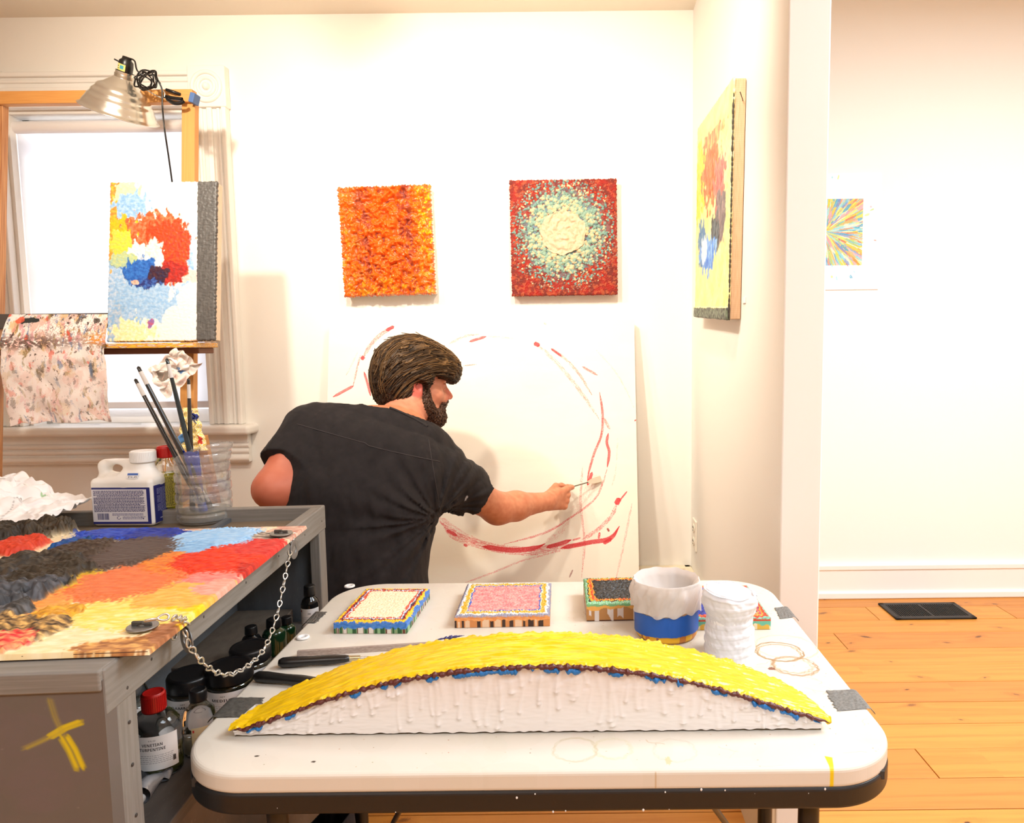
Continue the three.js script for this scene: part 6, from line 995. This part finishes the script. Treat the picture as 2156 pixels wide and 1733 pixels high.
// ---------------------------------------------------------------- the painter, seated on a low stool with his back to us
{
  const HC = onZ(874, 812, -2.1), NECK = onZ(842, 908, -1.965), MIDS = onZ(760, 1050, -1.84), HIP = V(onZ(748, 1225, -1.76).x, 0.49, -1.78);
  const SR = onZ(936, 1004, -1.96), SL = onZ(654, 908, -1.885), ER = onZ(1048, 1071, -2.14), WR = onZ(1150, 1056, -2.285), EL = onZ(574, 1030, -1.74), WL = onZ(660, 1122, -1.88);
  const o = thing('person', 'bearded brown-haired man in black t-shirt, seated from behind, reaching out to paint the canvas', 'person', [HIP.x, 0, HIP.z]);
  const wrap = (g) => g.translate(-o.position.x, 0, -o.position.z);
  const Q = (g) => wrap(g);
  // torso: elliptical sections along the bent spine
  const sA = SR.clone().sub(SL).normalize(), sH = V(1, 0, -0.06).normalize();
  const spine = [HIP.clone().add(V(0, -0.03, 0)), HIP.clone().add(V(-0.005, 0.12, -0.005)), MIDS.clone().lerp(HIP, 0.25), MIDS, MIDS.clone().lerp(NECK, 0.45), MIDS.clone().lerp(NECK, 0.8), NECK];
  const WA = [0.17, 0.168, 0.176, 0.192, 0.19, 0.145, 0.07], WB = [0.125, 0.118, 0.118, 0.125, 0.126, 0.098, 0.06];
  const torso = (x, y, z, grow) => {
    let best = 1e9;
    for (let i = 0; i < spine.length - 1; i++) {
      const a = spine[i], b = spine[i + 1], bx = b.x - a.x, by = b.y - a.y, bz = b.z - a.z, px = x - a.x, py = y - a.y, pz = z - a.z;
      const h = clamp((px * bx + py * by + pz * bz) / (bx * bx + by * by + bz * bz), 0, 1), k = (i + h) / (spine.length - 1), s = sH.clone().lerp(sA, clamp(k * 1.25, 0, 1)).normalize();
      const dx = px - bx * h, dy = py - by * h, dz = pz - bz * h, c = dx * s.x + dy * s.y + dz * s.z, r = Math.sqrt(Math.max(dx * dx + dy * dy + dz * dz - c * c, 0));
      const A = lerp(WA[i], WA[i + 1], h) + grow, B = lerp(WB[i], WB[i + 1], h) + grow, d = (Math.pow(Math.pow(Math.abs(c) / A, 2.5) + Math.pow(r / B, 2.5), 0.4) - 1) * Math.min(A, B);
      if (d < best) best = d;
    }
    return best;
  };
  const arms = (x, y, z) => {
    let d = cone(x, y, z, SR, ER, 0.06, 0.045); d = smin(d, cone(x, y, z, ER, ER.clone().lerp(WR, 0.35), 0.046, 0.0465), 0.03); d = smin(d, cone(x, y, z, ER.clone().lerp(WR, 0.35), WR, 0.045, 0.0285), 0.02);
    let e = cone(x, y, z, SL, EL, 0.062, 0.045); e = smin(e, cone(x, y, z, EL, WL, 0.043, 0.03), 0.03);
    return Math.min(d, e);
  };
  const KL = V(HIP.x - 0.34, 0.42, -2.1), KR = V(HIP.x - 0.06, 0.41, -2.2), AL = V(HIP.x - 0.34, 0.09, -1.96), AR = V(HIP.x - 0.05, 0.09, -2.04);
  const HL = HIP.clone().add(V(-0.09, -0.03, 0)), HR = HIP.clone().add(V(0.09, -0.03, 0));
  const legs = (x, y, z, g) => Math.min(smin(cone(x, y, z, HL, KL, 0.092 + g, 0.062 + g), cone(x, y, z, KL, AL, 0.058 + g, 0.04 + g), 0.03), smin(cone(x, y, z, HR, KR, 0.092 + g, 0.062 + g), cone(x, y, z, KR, AR, 0.058 + g, 0.04 + g), 0.03));
  const neckTop = HC.clone().add(V(-0.018, -0.03, 0.0));
  const bodyF = (x, y, z) => { let d = smin(torso(x, y, z, 0), arms(x, y, z), 0.04); d = smin(d, cone(x, y, z, NECK.clone().add(V(-0.01, -0.02, 0)), neckTop, 0.066, 0.056), 0.04); return smin(d, legs(x, y, z, 0), 0.03); };
  // head in its own axes: x to the front of the face, y up, z to the right ear
  const ya = 25 * Math.PI / 180, pi = 7 * Math.PI / 180, FA = V(Math.cos(ya) * Math.cos(pi), -Math.sin(pi), -Math.sin(ya) * Math.cos(pi)), SA = V(Math.sin(ya), 0.06, Math.cos(ya)).normalize(), UA = SA.clone().cross(FA).normalize(), SC = 0.91;
  SA.crossVectors(FA, UA).normalize();
  const loc = (x, y, z) => { const a = x - HC.x, b = y - HC.y, c = z - HC.z; return [(a * FA.x + b * FA.y + c * FA.z) / SC, (a * UA.x + b * UA.y + c * UA.z) / SC, (a * SA.x + b * SA.y + c * SA.z) / SC]; };
  const P = (x, y, z) => V(x, y, z), headL = (x, y, z) => {
    const az = Math.abs(z);
    let d = ell(x + 0.008, y - 0.038, z, 0.098, 0.09, 0.077);
    d = smin(d, ell(x - 0.03, y + 0.03, z, 0.064, 0.084, 0.061), 0.03);
    d = smin(d, cone(x, y, az, P(0.012, -0.06, 0.05), P(0.078, -0.098, 0.012), 0.02, 0.021), 0.03);
    d = smin(d, ell(x - 0.058, y + 0.026, az - 0.042, 0.028, 0.022, 0.022), 0.02);        // cheekbone
    d = smin(d, ell(x - 0.083, y - 0.024, z, 0.016, 0.011, 0.05), 0.016);                    // brow
    d = smax(d, -ell(x - 0.098, y - 0.004, az - 0.031, 0.013, 0.013, 0.016), 0.012);         // eye sockets
    d = smin(d, ell(x - 0.081, y - 0.004, az - 0.031, 0.0125, 0.0122, 0.0125), 0.002);
    d = smin(d, ell(x - 0.089, y - 0.011, az - 0.031, 0.008, 0.004, 0.0135), 0.003);
    d = smin(d, cone(x, y, z, P(0.092, 0.012, 0), P(0.119, -0.026, 0), 0.0085, 0.0115), 0.014); // nose
    d = smin(d, ell(x - 0.094, y + 0.034, az - 0.018, 0.015, 0.02, 0.016), 0.012);
    d = smin(d, ell(x - 0.109, y + 0.032, az - 0.011, 0.0095, 0.0075, 0.0075), 0.006);
    d = smin(d, ell(x - 0.095, y + 0.054, z, 0.013, 0.0055, 0.022), 0.006); d = smin(d, ell(x - 0.094, y + 0.065, z, 0.012, 0.006, 0.019), 0.005);
    const ex = x + 0.012, ey = y + 0.004, ez = az - 0.075 - 0.25 * Math.max(0, -ex);          // ears
    let e = ell(ex + 0.2 * ey, ey, ez - 0.004, 0.019, 0.032, 0.0095); e = smax(e, -ell(ex - 0.004 + 0.2 * ey, ey - 0.002, ez - 0.0125, 0.0115, 0.019, 0.0098), 0.003); e = smin(e, ell(ex - 0.014, ey + 0.002, ez, 0.006, 0.008, 0.006), 0.005);
    return smin(d, e, 0.007);
  };
  const headF = (x, y, z) => { const [a, b, c] = loc(x, y, z); return smin(headL(a, b, c) * SC, cone(x, y, z, NECK.clone().add(V(-0.01, -0.02, 0)), neckTop, 0.066, 0.056), 0.03); };
  // the right hand: back to us, fingers closed on the handle of the knife; its own fine grid
  const handAxes = (W, D, up, side) => { const N = up.clone().cross(D).normalize().multiplyScalar(1), Vv = D.clone().cross(N).normalize(); return { W, D, N: N.multiplyScalar(side), Vv }; };
  const TIP = V(onZ(1266, 1008, canvasZ(0.735) + 0.006).x, onZ(1266, 1008, canvasZ(0.735) + 0.006).y, canvasZ(0.735) + 0.004);
  const D = onZ(1206, 1045, -2.365).sub(WR).normalize(), upR = V(0, 1, 0.05), VV = upR.clone().addScaledVector(D, -upR.dot(D)).normalize(), NN = D.clone().cross(VV).normalize(); if (NN.z < 0) NN.negate();
  const fingerSet = (W, Dd, Nn, Vv, curls) => {
    const K = [], seg = (from, dir, len) => from.clone().addScaledVector(dir, len), dir = (phi) => Dd.clone().multiplyScalar(Math.cos(phi)).addScaledVector(Nn, -Math.sin(phi));
    const base = [[0.09, 0.029], [0.093, 0.0085], [0.088, -0.011], [0.08, -0.029]], ln = [[0.043, 0.026, 0.022], [0.047, 0.03, 0.023], [0.044, 0.028, 0.022], [0.035, 0.021, 0.019]], rad = [[0.0098, 0.0088, 0.0076], [0.01, 0.009, 0.0078], [0.0094, 0.0086, 0.0074], [0.0086, 0.0076, 0.0066]];
    base.forEach(([f, v], i) => { let p = W.clone().addScaledVector(Dd, f).addScaledVector(Vv, v); curls[i].forEach((phi, k) => { const n = seg(p, dir(phi * Math.PI / 180).addScaledVector(Vv, -0.12 * (v / 0.03) * (k > 0 ? 1 : 0.3)).normalize(), ln[i][k]); K.push([p, n, rad[i][k] + (k === 0 ? 0.0006 : 0), rad[i][k] - 0.0006]); p = n; }); });
    return { K, bases: base.map(([f, v]) => W.clone().addScaledVector(Dd, f).addScaledVector(Vv, v)) };
  };
  const handSDF = (W, Dd, Nn, Vv, curls, thumb) => {
    const { K, bases } = fingerSet(W, Dd, Nn, Vv, curls);
    return (x, y, z) => {
      let d = cone(x, y, z, W.clone().addScaledVector(Dd, -0.03), W.clone().addScaledVector(Dd, 0.014), 0.0275, 0.026);
      for (let i = 0; i < 4; i++) d = smin(d, cone(x, y, z, W.clone().addScaledVector(Dd, 0.015).addScaledVector(Vv, 0.012 - i * 0.008), bases[i], 0.0185, 0.0112), 0.012);
      d = smin(d, cone(x, y, z, W.clone().addScaledVector(Dd, 0.02).addScaledVector(Vv, -0.016).addScaledVector(Nn, -0.008), W.clone().addScaledVector(Dd, 0.062).addScaledVector(Vv, -0.022).addScaledVector(Nn, -0.008), 0.017, 0.014), 0.012);
      let f = 1e9; for (const [a, b, ra, rb] of K) f = Math.min(f, cone(x, y, z, a, b, ra, rb));
      for (const b of bases) d = smin(d, Math.hypot(x - b.x - Nn.x * 0.002, y - b.y - Nn.y * 0.002, z - b.z - Nn.z * 0.002) - 0.0108, 0.006);
      d = smin(d, f, 0.0045);
      for (let i = 0; i < thumb.length - 1; i++) d = smin(d, cone(x, y, z, thumb[i], thumb[i + 1], i === 0 ? 0.0165 : 0.0108, i === 0 ? 0.0115 : 0.0088), i === 0 ? 0.012 : 0.004);
      return d;
    };
  };
  const W1 = WR.clone(), th = (a, b, c) => W1.clone().addScaledVector(D, a).addScaledVector(VV, b).addScaledVector(NN, c);
  const rightHand = handSDF(W1, D, NN, VV, [[22, 62, 80], [62, 150, 205], [70, 158, 215], [74, 160, 215]], [th(0.022, 0.016, -0.012), th(0.06, 0.04, -0.022), th(0.092, 0.036, -0.03), th(0.117, 0.025, -0.03)]);
  const DL = WL.clone().sub(EL).normalize(), NL = V(0, 0.8, 0.6).addScaledVector(DL, -V(0, 0.8, 0.6).dot(DL)).normalize(), VL = NL.clone().cross(DL).normalize(), tl = (a, b, c) => WL.clone().addScaledVector(DL, a).addScaledVector(VL, b).addScaledVector(NL, c);
  const leftHand = handSDF(WL, DL, NL, VL, [[14, 30, 44], [16, 34, 48], [18, 36, 50], [22, 40, 54]], [tl(0.02, 0.018, -0.008), tl(0.055, 0.044, -0.014), tl(0.085, 0.052, -0.018), tl(0.105, 0.054, -0.022)]);
  // skin: one body surface; coarse grid for trunk and limbs, fine grids for head and hands
  const skinC = (x, y, z) => {
    const n = fbm3(x * 40, y * 40, z * 40, 2); let c = mixc([214, 142, 106], [200, 122, 88], clamp(0.5 + n, 0, 1));
    const [a, b, e] = loc(x, y, z); if (Math.hypot(a, b, e) < 0.16) { c = mixc([222, 152, 122], [206, 130, 102], clamp(0.5 + n, 0, 1)); if (Math.hypot(a + 0.012, b + 0.004) < 0.036 && Math.abs(e) > 0.072) c = mixc(c, [214, 96, 88], 0.7); if (a > 0.1 && b < 0.0 && b > -0.045) c = mixc(c, [206, 104, 84], 0.6); if (a > 0.085 && b < -0.048 && b > -0.072) c = [172, 92, 82]; const ez = Math.abs(e) - 0.031; if (Math.hypot(a - 0.093, (b - 0.003) * 1.3, ez) < 0.0095) c = mixc(c, b > -0.001 ? [170, 104, 84] : [70, 46, 34], 0.7); }
    else if (Math.hypot(x - EL.x, y - EL.y, z - EL.z) < 0.1) c = mixc(c, [196, 92, 76], 0.45);
    return c;
  };
  const cutHead = (f) => (x, y, z) => f(x, y, z), bb = (pts, m) => { const b = new THREE.Box3().setFromPoints(pts).expandByScalar(m); return [b.min, b.max]; };
  const [b0, b1] = bb([HIP, NECK, SR, SL, ER, EL, WL, WR, KL, KR, AL, AR], 0.15);
  const wristCut = (x, y, z) => Math.max(bodyF(x, y, z), (x - WR.x) * D.x + (y - WR.y) * D.y + (z - WR.z) * D.z - 0.004, (x - WL.x) * DL.x + (y - WL.y) * DL.y + (z - WL.z) * DL.z < 0.06 && Math.hypot(x - WL.x, y - WL.y, z - WL.z) < 0.09 ? (x - WL.x) * DL.x + (y - WL.y) * DL.y + (z - WL.z) * DL.z - 0.004 : -1);
  const gBody = meshSDF(wristCut, b0, b1, 0.0105, skinC);
  const gHead = meshSDF(headF, HC.clone().add(V(-0.16, -0.15, -0.15)), HC.clone().add(V(0.17, 0.16, 0.15)), 0.0032, skinC);
  const gR = meshSDF(rightHand, ...bb([W1.clone().addScaledVector(D, -0.03), th(0.15, 0, 0)], 0.075), 0.0026, skinC), gL = meshSDF(leftHand, ...bb([WL.clone().addScaledVector(DL, -0.03), tl(0.19, 0, 0)], 0.07), 0.0034, skinC);
  // the forearm is meshed finely too, so that it runs smoothly into the hand
  const fa = (x, y, z) => { let d = cone(x, y, z, SR, ER, 0.06, 0.045); d = smin(d, cone(x, y, z, ER, ER.clone().lerp(WR, 0.35), 0.046, 0.0465), 0.03); d = smin(d, cone(x, y, z, ER.clone().lerp(WR, 0.35), WR, 0.045, 0.0285), 0.02); return smin(d, rightHand(x, y, z), 0.012); };
  const gArm = meshSDF((x, y, z) => Math.max(fa(x, y, z), -((x - SR.x) * (ER.x - SR.x) + (y - SR.y) * (ER.y - SR.y) + (z - SR.z) * (ER.z - SR.z)) / SR.distanceTo(ER) + 0.09), ...bb([SR.clone().lerp(ER, 0.4), ER, WR, th(0.15, 0, 0)], 0.075), 0.0032, skinC);
  const skin = vcol(0.5, { sheen: 0.15, sheenRoughness: 0.6 });
  part(o, 'body', Q(merge([gBody, gHead, gArm, gL])), skin);
  // t-shirt
  const slR = SR.clone().lerp(ER, 0.5), slL = SL.clone().lerp(EL, 0.62), dR = ER.clone().sub(SR).normalize(), dL = EL.clone().sub(SL).normalize(), nk = HC.clone().sub(NECK).normalize();
  const along = (x, y, z, p, d) => (x - p.x) * d.x + (y - p.y) * d.y + (z - p.z) * d.z;
  const pullC = onZ(925, 1080, -1.86), shirtF = (x, y, z) => {
    let d = torso(x, y, z, 0.012);
    d = smin(d, Math.max(cone(x, y, z, SR, SR.clone().addScaledVector(dR, 0.3), 0.075, 0.068), along(x, y, z, slR, dR)), 0.05);
    d = smin(d, Math.max(cone(x, y, z, SL, SL.clone().addScaledVector(dL, 0.3), 0.072, 0.064), along(x, y, z, slL, dL)), 0.05);
    d = smin(d, cone(x, y, z, SL.clone().lerp(NECK, 0.3), NECK.clone().add(V(-0.03, 0.016, 0.0)), 0.068, 0.062), 0.06); d = smin(d, cone(x, y, z, SR.clone().lerp(NECK, 0.3), NECK.clone().add(V(0.01, -0.04, 0.005)), 0.062, 0.05), 0.05);
    d = Math.max(d, along(x, y, z, slR, dR) > 0.02 && Math.hypot(x - ER.x, y - ER.y, z - ER.z) < 0.2 ? along(x, y, z, slR, dR) : -1);
    // folds: broad drags from the right armpit, vertical hang down the back, small creases on the sleeves
    const q = Math.hypot(x - pullC.x, y - pullC.y, (z - pullC.z) * 0.6), an = Math.atan2(y - pullC.y, x - pullC.x);
    let w = 0.006 * n2(an * 3.2, q * 3) * Math.exp(-Math.pow((q - 0.1) / 0.12, 2)) + 0.0045 * n3(x * 11 + y * 3, y * 2.6, z * 4) * smooth(1.05 - y, 0, 0.3) + 0.0025 * n3(x * 26, y * 9 + x * 9, z * 12) + 0.0012 * fbm3(x * 60, y * 34, z * 44, 2);
    w += 0.004 * Math.pow(Math.max(0, n3(x * 9 - y * 7, y * 5 + x * 4, 3)), 2) * 2;
    return d - 0.003 + w;
  };
  const collar = (x, y, z) => Math.max(shirtF(x, y, z), along(x, y, z, NECK.clone().addScaledVector(nk, 0.014), V(nk.x * 0.75, nk.y, nk.z * 0.9 + 0.2).normalize()), 0.47 - y);
  const [s0, s1] = bb([HIP, NECK, SR, SL, slR, slL], 0.14), black = vcol(0.92, { sheen: 0.2, sheenRoughness: 0.7, sheenColor: new THREE.Color(0.16, 0.15, 0.16) });
  const shirtC = (x, y, z) => { const k = fbm3(x * 30, y * 30, z * 30, 3); let c = mixc([29, 24, 27], [22, 18, 21], clamp(0.5 + k, 0, 1)); if (Math.hypot(x - SPOT.x, y - SPOT.y, z - SPOT.z) < 0.006) c = [190, 196, 206]; return c; };
  const SPOT = onZ(985, 1050, -2.02);
  const march = (px, py) => { const d = ray(px, py).normalize(); let t = 1.2; for (let i = 0; i < 80; i++) { const p = d.clone().multiplyScalar(t).add(camera.position), f = collar(p.x, p.y, p.z); if (f < 0.0006) return p; t += Math.max(f * 0.6, 0.0008); if (t > 3) break; } return null; };
  { const p = march(982, 1048); if (p) SPOT.copy(p); }
  const shirt = part(o, 't_shirt', Q(meshSDF(collar, s0, s1, 0.0062, shirtC)), black);
  const seam = []; for (let i = 0; i <= 40; i++) { const k = i / 40, p = march(lerp(626, 926, k), lerp(893, 972, k) + 6 * Math.sin(k * 3.14) * (k < 0.5 ? 0.4 : 1)); if (p) seam.push(p); }
  if (seam.length > 4) part(shirt, 'yoke_seam', Q(tube(seam, 0.0013, 160, 6)), std([58, 52, 54], 0.9));
  const seam2 = []; for (let i = 0; i <= 24; i++) { const k = i / 24, p = march(lerp(902, 928, k) + 24 * Math.sin(k * 3.14) * 0, lerp(925, 1082, k)); if (p) seam2.push(p); }
  if (seam2.length > 4) part(shirt, 'sleeve_seam', Q(tube(seam2, 0.0012, 100, 6)), std([52, 47, 49], 0.9));
  const band = []; for (let i = 0; i <= 26; i++) { const k = i / 26, p = march(lerp(784, 900, k), lerp(848, 898, k) - 6 * Math.sin(k * 3.14)); if (p) band.push(p); }
  if (band.length > 4) part(shirt, 'neck_band', Q(tube(band, 0.0035, 120, 8)), std([40, 36, 38], 0.9));
  // trousers and shoes, behind the furniture
  part(o, 'trousers', Q(meshSDF((x, y, z) => Math.max(smin(legs(x, y, z, 0.012), torso(x, y, z, 0.01), 0.03), y - 0.56, 0.1 - y), ...bb([HIP, KL, KR, AL, AR], 0.13), 0.014)), std([52, 56, 70], 0.9));
  for (const A of [AL, AR]) part(o, 'shoe', Q(meshSDF((x, y, z) => Math.max(smin(cone(x, y, z, V(A.x, 0.05, A.z + 0.03), V(A.x, 0.035, A.z - 0.14), 0.045, 0.04), cone(x, y, z, A, V(A.x, 0.05, A.z), 0.045, 0.045), 0.03), 0.006 - y), ...bb([V(A.x, 0, A.z + 0.05), V(A.x, 0.1, A.z - 0.16)], 0.06), 0.008)), std([40, 38, 38], 0.6));
  // hair: thick, ear length, combed forward over the brow
  const hairL = (x, y, z) => {
    const az = Math.abs(z);
    let d = ell(x + 0.014, y - 0.05, z, 0.132, 0.118, 0.106);
    d = smin(d, ell(x + 0.082, y + 0.008, z, 0.054, 0.08, 0.084), 0.04);
    d = smin(d, ell(x - 0.086, y - 0.062, z, 0.064, 0.056, 0.074), 0.05);
    d = smin(d, ell(x - 0.016, y - 0.032, az - 0.07, 0.052, 0.042, 0.026), 0.03);
    d = smax(d, -ell(x + 0.006, y + 0.014, az - 0.1, 0.024, 0.03, 0.034), 0.01);
    d = smin(d, ell(x + 0.05, y + 0.03, az - 0.05, 0.045, 0.04, 0.032), 0.03);
    const face = Math.max(0.05 - x + 0.35 * (y - 0.02) - 0.25 * Math.max(az - 0.04, 0), y - 0.022 + 0.28 * (x - 0.1));            // open in front, below the fringe
    d = smax(d, -(-face) * 1 > 0 ? d : d, 0.001); d = smax(d, -face - 0 > 0 ? -face * 1 : -face, 0.012);
    return d;
  };
  const flow = (x, y, z) => { const r = Math.hypot(x - 0.08, y + 0.12) + 0.006 * n2(x * 14, z * 14), a = Math.atan2(y + 0.12, x - 0.08); return fbm3(r * 88, a * 1.5, z * 88, 3) + 0.4 * n3(r * 230, a * 2.4, z * 230); };
  const hairF = (x, y, z) => { const [a, b, c] = loc(x, y, z); return hairL(a, b, c) * SC * 0.9 - 0.0055 * flow(a, b, c) + 0.002 * n3(a * 26, b * 26, c * 26); };
  const hairC = (x, y, z) => { const [a, b, c] = loc(x, y, z), k = clamp(0.42 + 0.75 * flow(a, b, c), 0, 1), low = smooth(b, -0.02, 0.1); return mixc([30, 20, 13], mixc([78, 55, 32], [138, 102, 60], low), k * (0.55 + 0.45 * low)); };  // sheen put into the colour: hair painted lighter on top, darker below
  const hair = phys([255, 255, 255], 0.5, { vertexColors: true, specularIntensity: 0.6 });
  const hg = meshSDF(hairF, HC.clone().add(V(-0.19, -0.13, -0.17)), HC.clone().add(V(0.2, 0.21, 0.17)), 0.0026, hairC);
  // loose locks lying on it
  const rh = rng(83), locks = [], toW = (a, b, c) => HC.clone().addScaledVector(FA, a * SC).addScaledVector(UA, b * SC).addScaledVector(SA, c * SC);
  const top = (a, z) => { let t = 0.42; for (let i = 0; i < 110 && hairL(0.08 + t * Math.cos(a), -0.12 + t * Math.sin(a), z) > 0.001; i++) t -= 0.0032; return [0.08 + t * Math.cos(a), -0.12 + t * Math.sin(a), z]; };
  const flank = (a, r) => { let z = 0.17; const x = 0.08 + r * Math.cos(a), y = -0.12 + r * Math.sin(a); for (let i = 0; i < 60 && hairL(x, y, z) > 0.001; i++) z -= 0.0026; return [x, y, z]; };
  for (let i = 0; i < 380; i++) {
    const side = i % 5 < 3, a0 = 1.15 + rh() * 1.7, ln = (0.35 + rh() * 0.8) * (rh() < 0.5 ? -1 : 1), z0 = (rh() - 0.5) * 0.16, r0 = 0.1 + rh() * 0.16, dr = (rh() - 0.5) * 0.03, n = 9, pts = [], end = rh() < 0.3 ? 0.008 : 0;
    let ok = true; for (let k = 0; k < n; k++) { const q = side ? flank(a0 + ln * k / n, r0 + dr * k / n) : top(a0 + ln * k / n, z0 + dr * k / n); if (q[2] < 0.03 && side) { ok = false; break; } if (!side && Math.hypot(q[0] - 0.08, q[1] + 0.12) < 0.1) { ok = false; break; } const o = 0.0012 + 0.0016 * Math.sin(k / n * 3.1) + (k === n - 1 ? end : 0), R = Math.hypot(q[0], q[1] - 0.04, q[2]) || 1; pts.push(toW(q[0] * (1 + o / R), q[1] + (q[1] - 0.04) * o / R, q[2] * (1 + o / R))); }
    if (ok) locks.push(tube(pts, 0.0006 + 0.0007 * rh(), 20, 5));
  }
  const lg = merge(locks); { const n = lg.attributes.position.count, col = new Float32Array(n * 3), per = n / locks.length; for (let i = 0; i < n; i++) { const k = rng(Math.floor(i / per) + 7)(), c = mixc([44, 30, 18], [122, 90, 54], k); for (let q = 0; q < 3; q++) col[i * 3 + q] = s2l(c[q]); } lg.setAttribute('color', new THREE.BufferAttribute(col, 3)); }
  const hm = part(o, 'hair', Q(hg), hair); part(hm, 'loose_locks', Q(lg), hair).userData.kind = 'stuff';
  // beard and moustache
  const beardL = (x, y, z) => { const az = Math.abs(z); let d = cone(x, y, az, P(0.014, -0.062, 0.052), P(0.07, -0.1, 0.02), 0.024, 0.03); d = smin(d, cone(x, y, az, P(0.014, 0.0, 0.066), P(0.026, -0.06, 0.055), 0.0135, 0.026), 0.02); d = smin(d, ell(x - 0.08, y + 0.1, z, 0.033, 0.034, 0.036), 0.02); d = smin(d, cone(x, y, az, P(0.106, -0.045, 0.004), P(0.092, -0.062, 0.03), 0.0085, 0.008), 0.008); d = smin(d, cone(x, y, az, P(0.092, -0.062, 0.03), P(0.075, -0.09, 0.034), 0.009, 0.015), 0.01); return d; };
  const beardF = (x, y, z) => { const [a, b, c] = loc(x, y, z); return beardL(a, b, c) * SC + 0.0035 * n3(a * 150, b * 80, c * 150) + 0.0025 * n3(a * 320, b * 150, c * 320) - 0.001; };
  part(o, 'beard', Q(meshSDF(beardF, HC.clone().add(V(-0.06, -0.17, -0.13)), HC.clone().add(V(0.16, 0.05, 0.13)), 0.0026, (x, y, z) => mixc([46, 28, 18], [96, 60, 34], clamp(0.4 + 0.6 * n3(x * 200, y * 120, z * 200), 0, 1)))), phys([255, 255, 255], 0.65, { vertexColors: true }));

  // what he paints with: a small palette knife, held between thumb and finger, its blade on the canvas
  const G0 = th(0.112, 0.02, -0.036), kd = TIP.clone().sub(G0).normalize(), kb = G0.clone().addScaledVector(kd, -0.075), kt = thing('painting_knife', 'small painting knife in the seated man’s hand, its pale blade touching the canvas', 'palette knife', G0);
  const KP = (g) => g.translate(-G0.x, -G0.y, -G0.z), L = TIP.distanceTo(G0);
  part(kt, 'handle', KP(rod(kb, G0.clone().addScaledVector(kd, 0.012), 0.0055, 0.0045)), std([70, 44, 26], 0.5));
  part(kt, 'shank', KP(rod(G0.clone().addScaledVector(kd, 0.01), G0.clone().addScaledVector(kd, L - 0.055), 0.0022, 0.0018)), std([110, 100, 84], 0.35, { metalness: 0.8 }));
  const bs = new THREE.Shape(); bs.moveTo(-0.004, 0); bs.quadraticCurveTo(-0.013, 0.026, -0.0105, 0.058); bs.lineTo(0.0105, 0.056); bs.quadraticCurveTo(0.013, 0.026, 0.004, 0); bs.lineTo(-0.004, 0);
  part(kt, 'blade', KP(new THREE.ExtrudeGeometry(bs, { depth: 0.0008, bevelEnabled: false }).applyQuaternion(new THREE.Quaternion().setFromUnitVectors(V(0, 1, 0), kd)).translate(TIP.x - kd.x * 0.058, TIP.y - kd.y * 0.058, TIP.z - kd.z * 0.058)), std([206, 190, 170], 0.5, { metalness: 0.3 }));

  // low stool under him
  const st = thing('low_stool', 'low wooden stool under the seated painter', 'stool', [HIP.x, 0, HIP.z - 0.03]), sw = std([150, 104, 62], 0.6), sy = HIP.y - 0.165;
  part(st, 'seat', lathe([[0, sy - 0.03], [0.125, sy - 0.03], [0.132, sy - 0.022], [0.132, sy - 0.006], [0.126, sy], [0, sy]], 40), sw);
  for (const [x, z] of [[-1, -1], [1, -1], [-1, 1], [1, 1]]) part(st, 'leg', rod(V(x * 0.08, 0, z * 0.07), V(x * 0.07, sy - 0.028, z * 0.06), 0.014, 0.017), sw);
}

renderer.render(scene, camera);
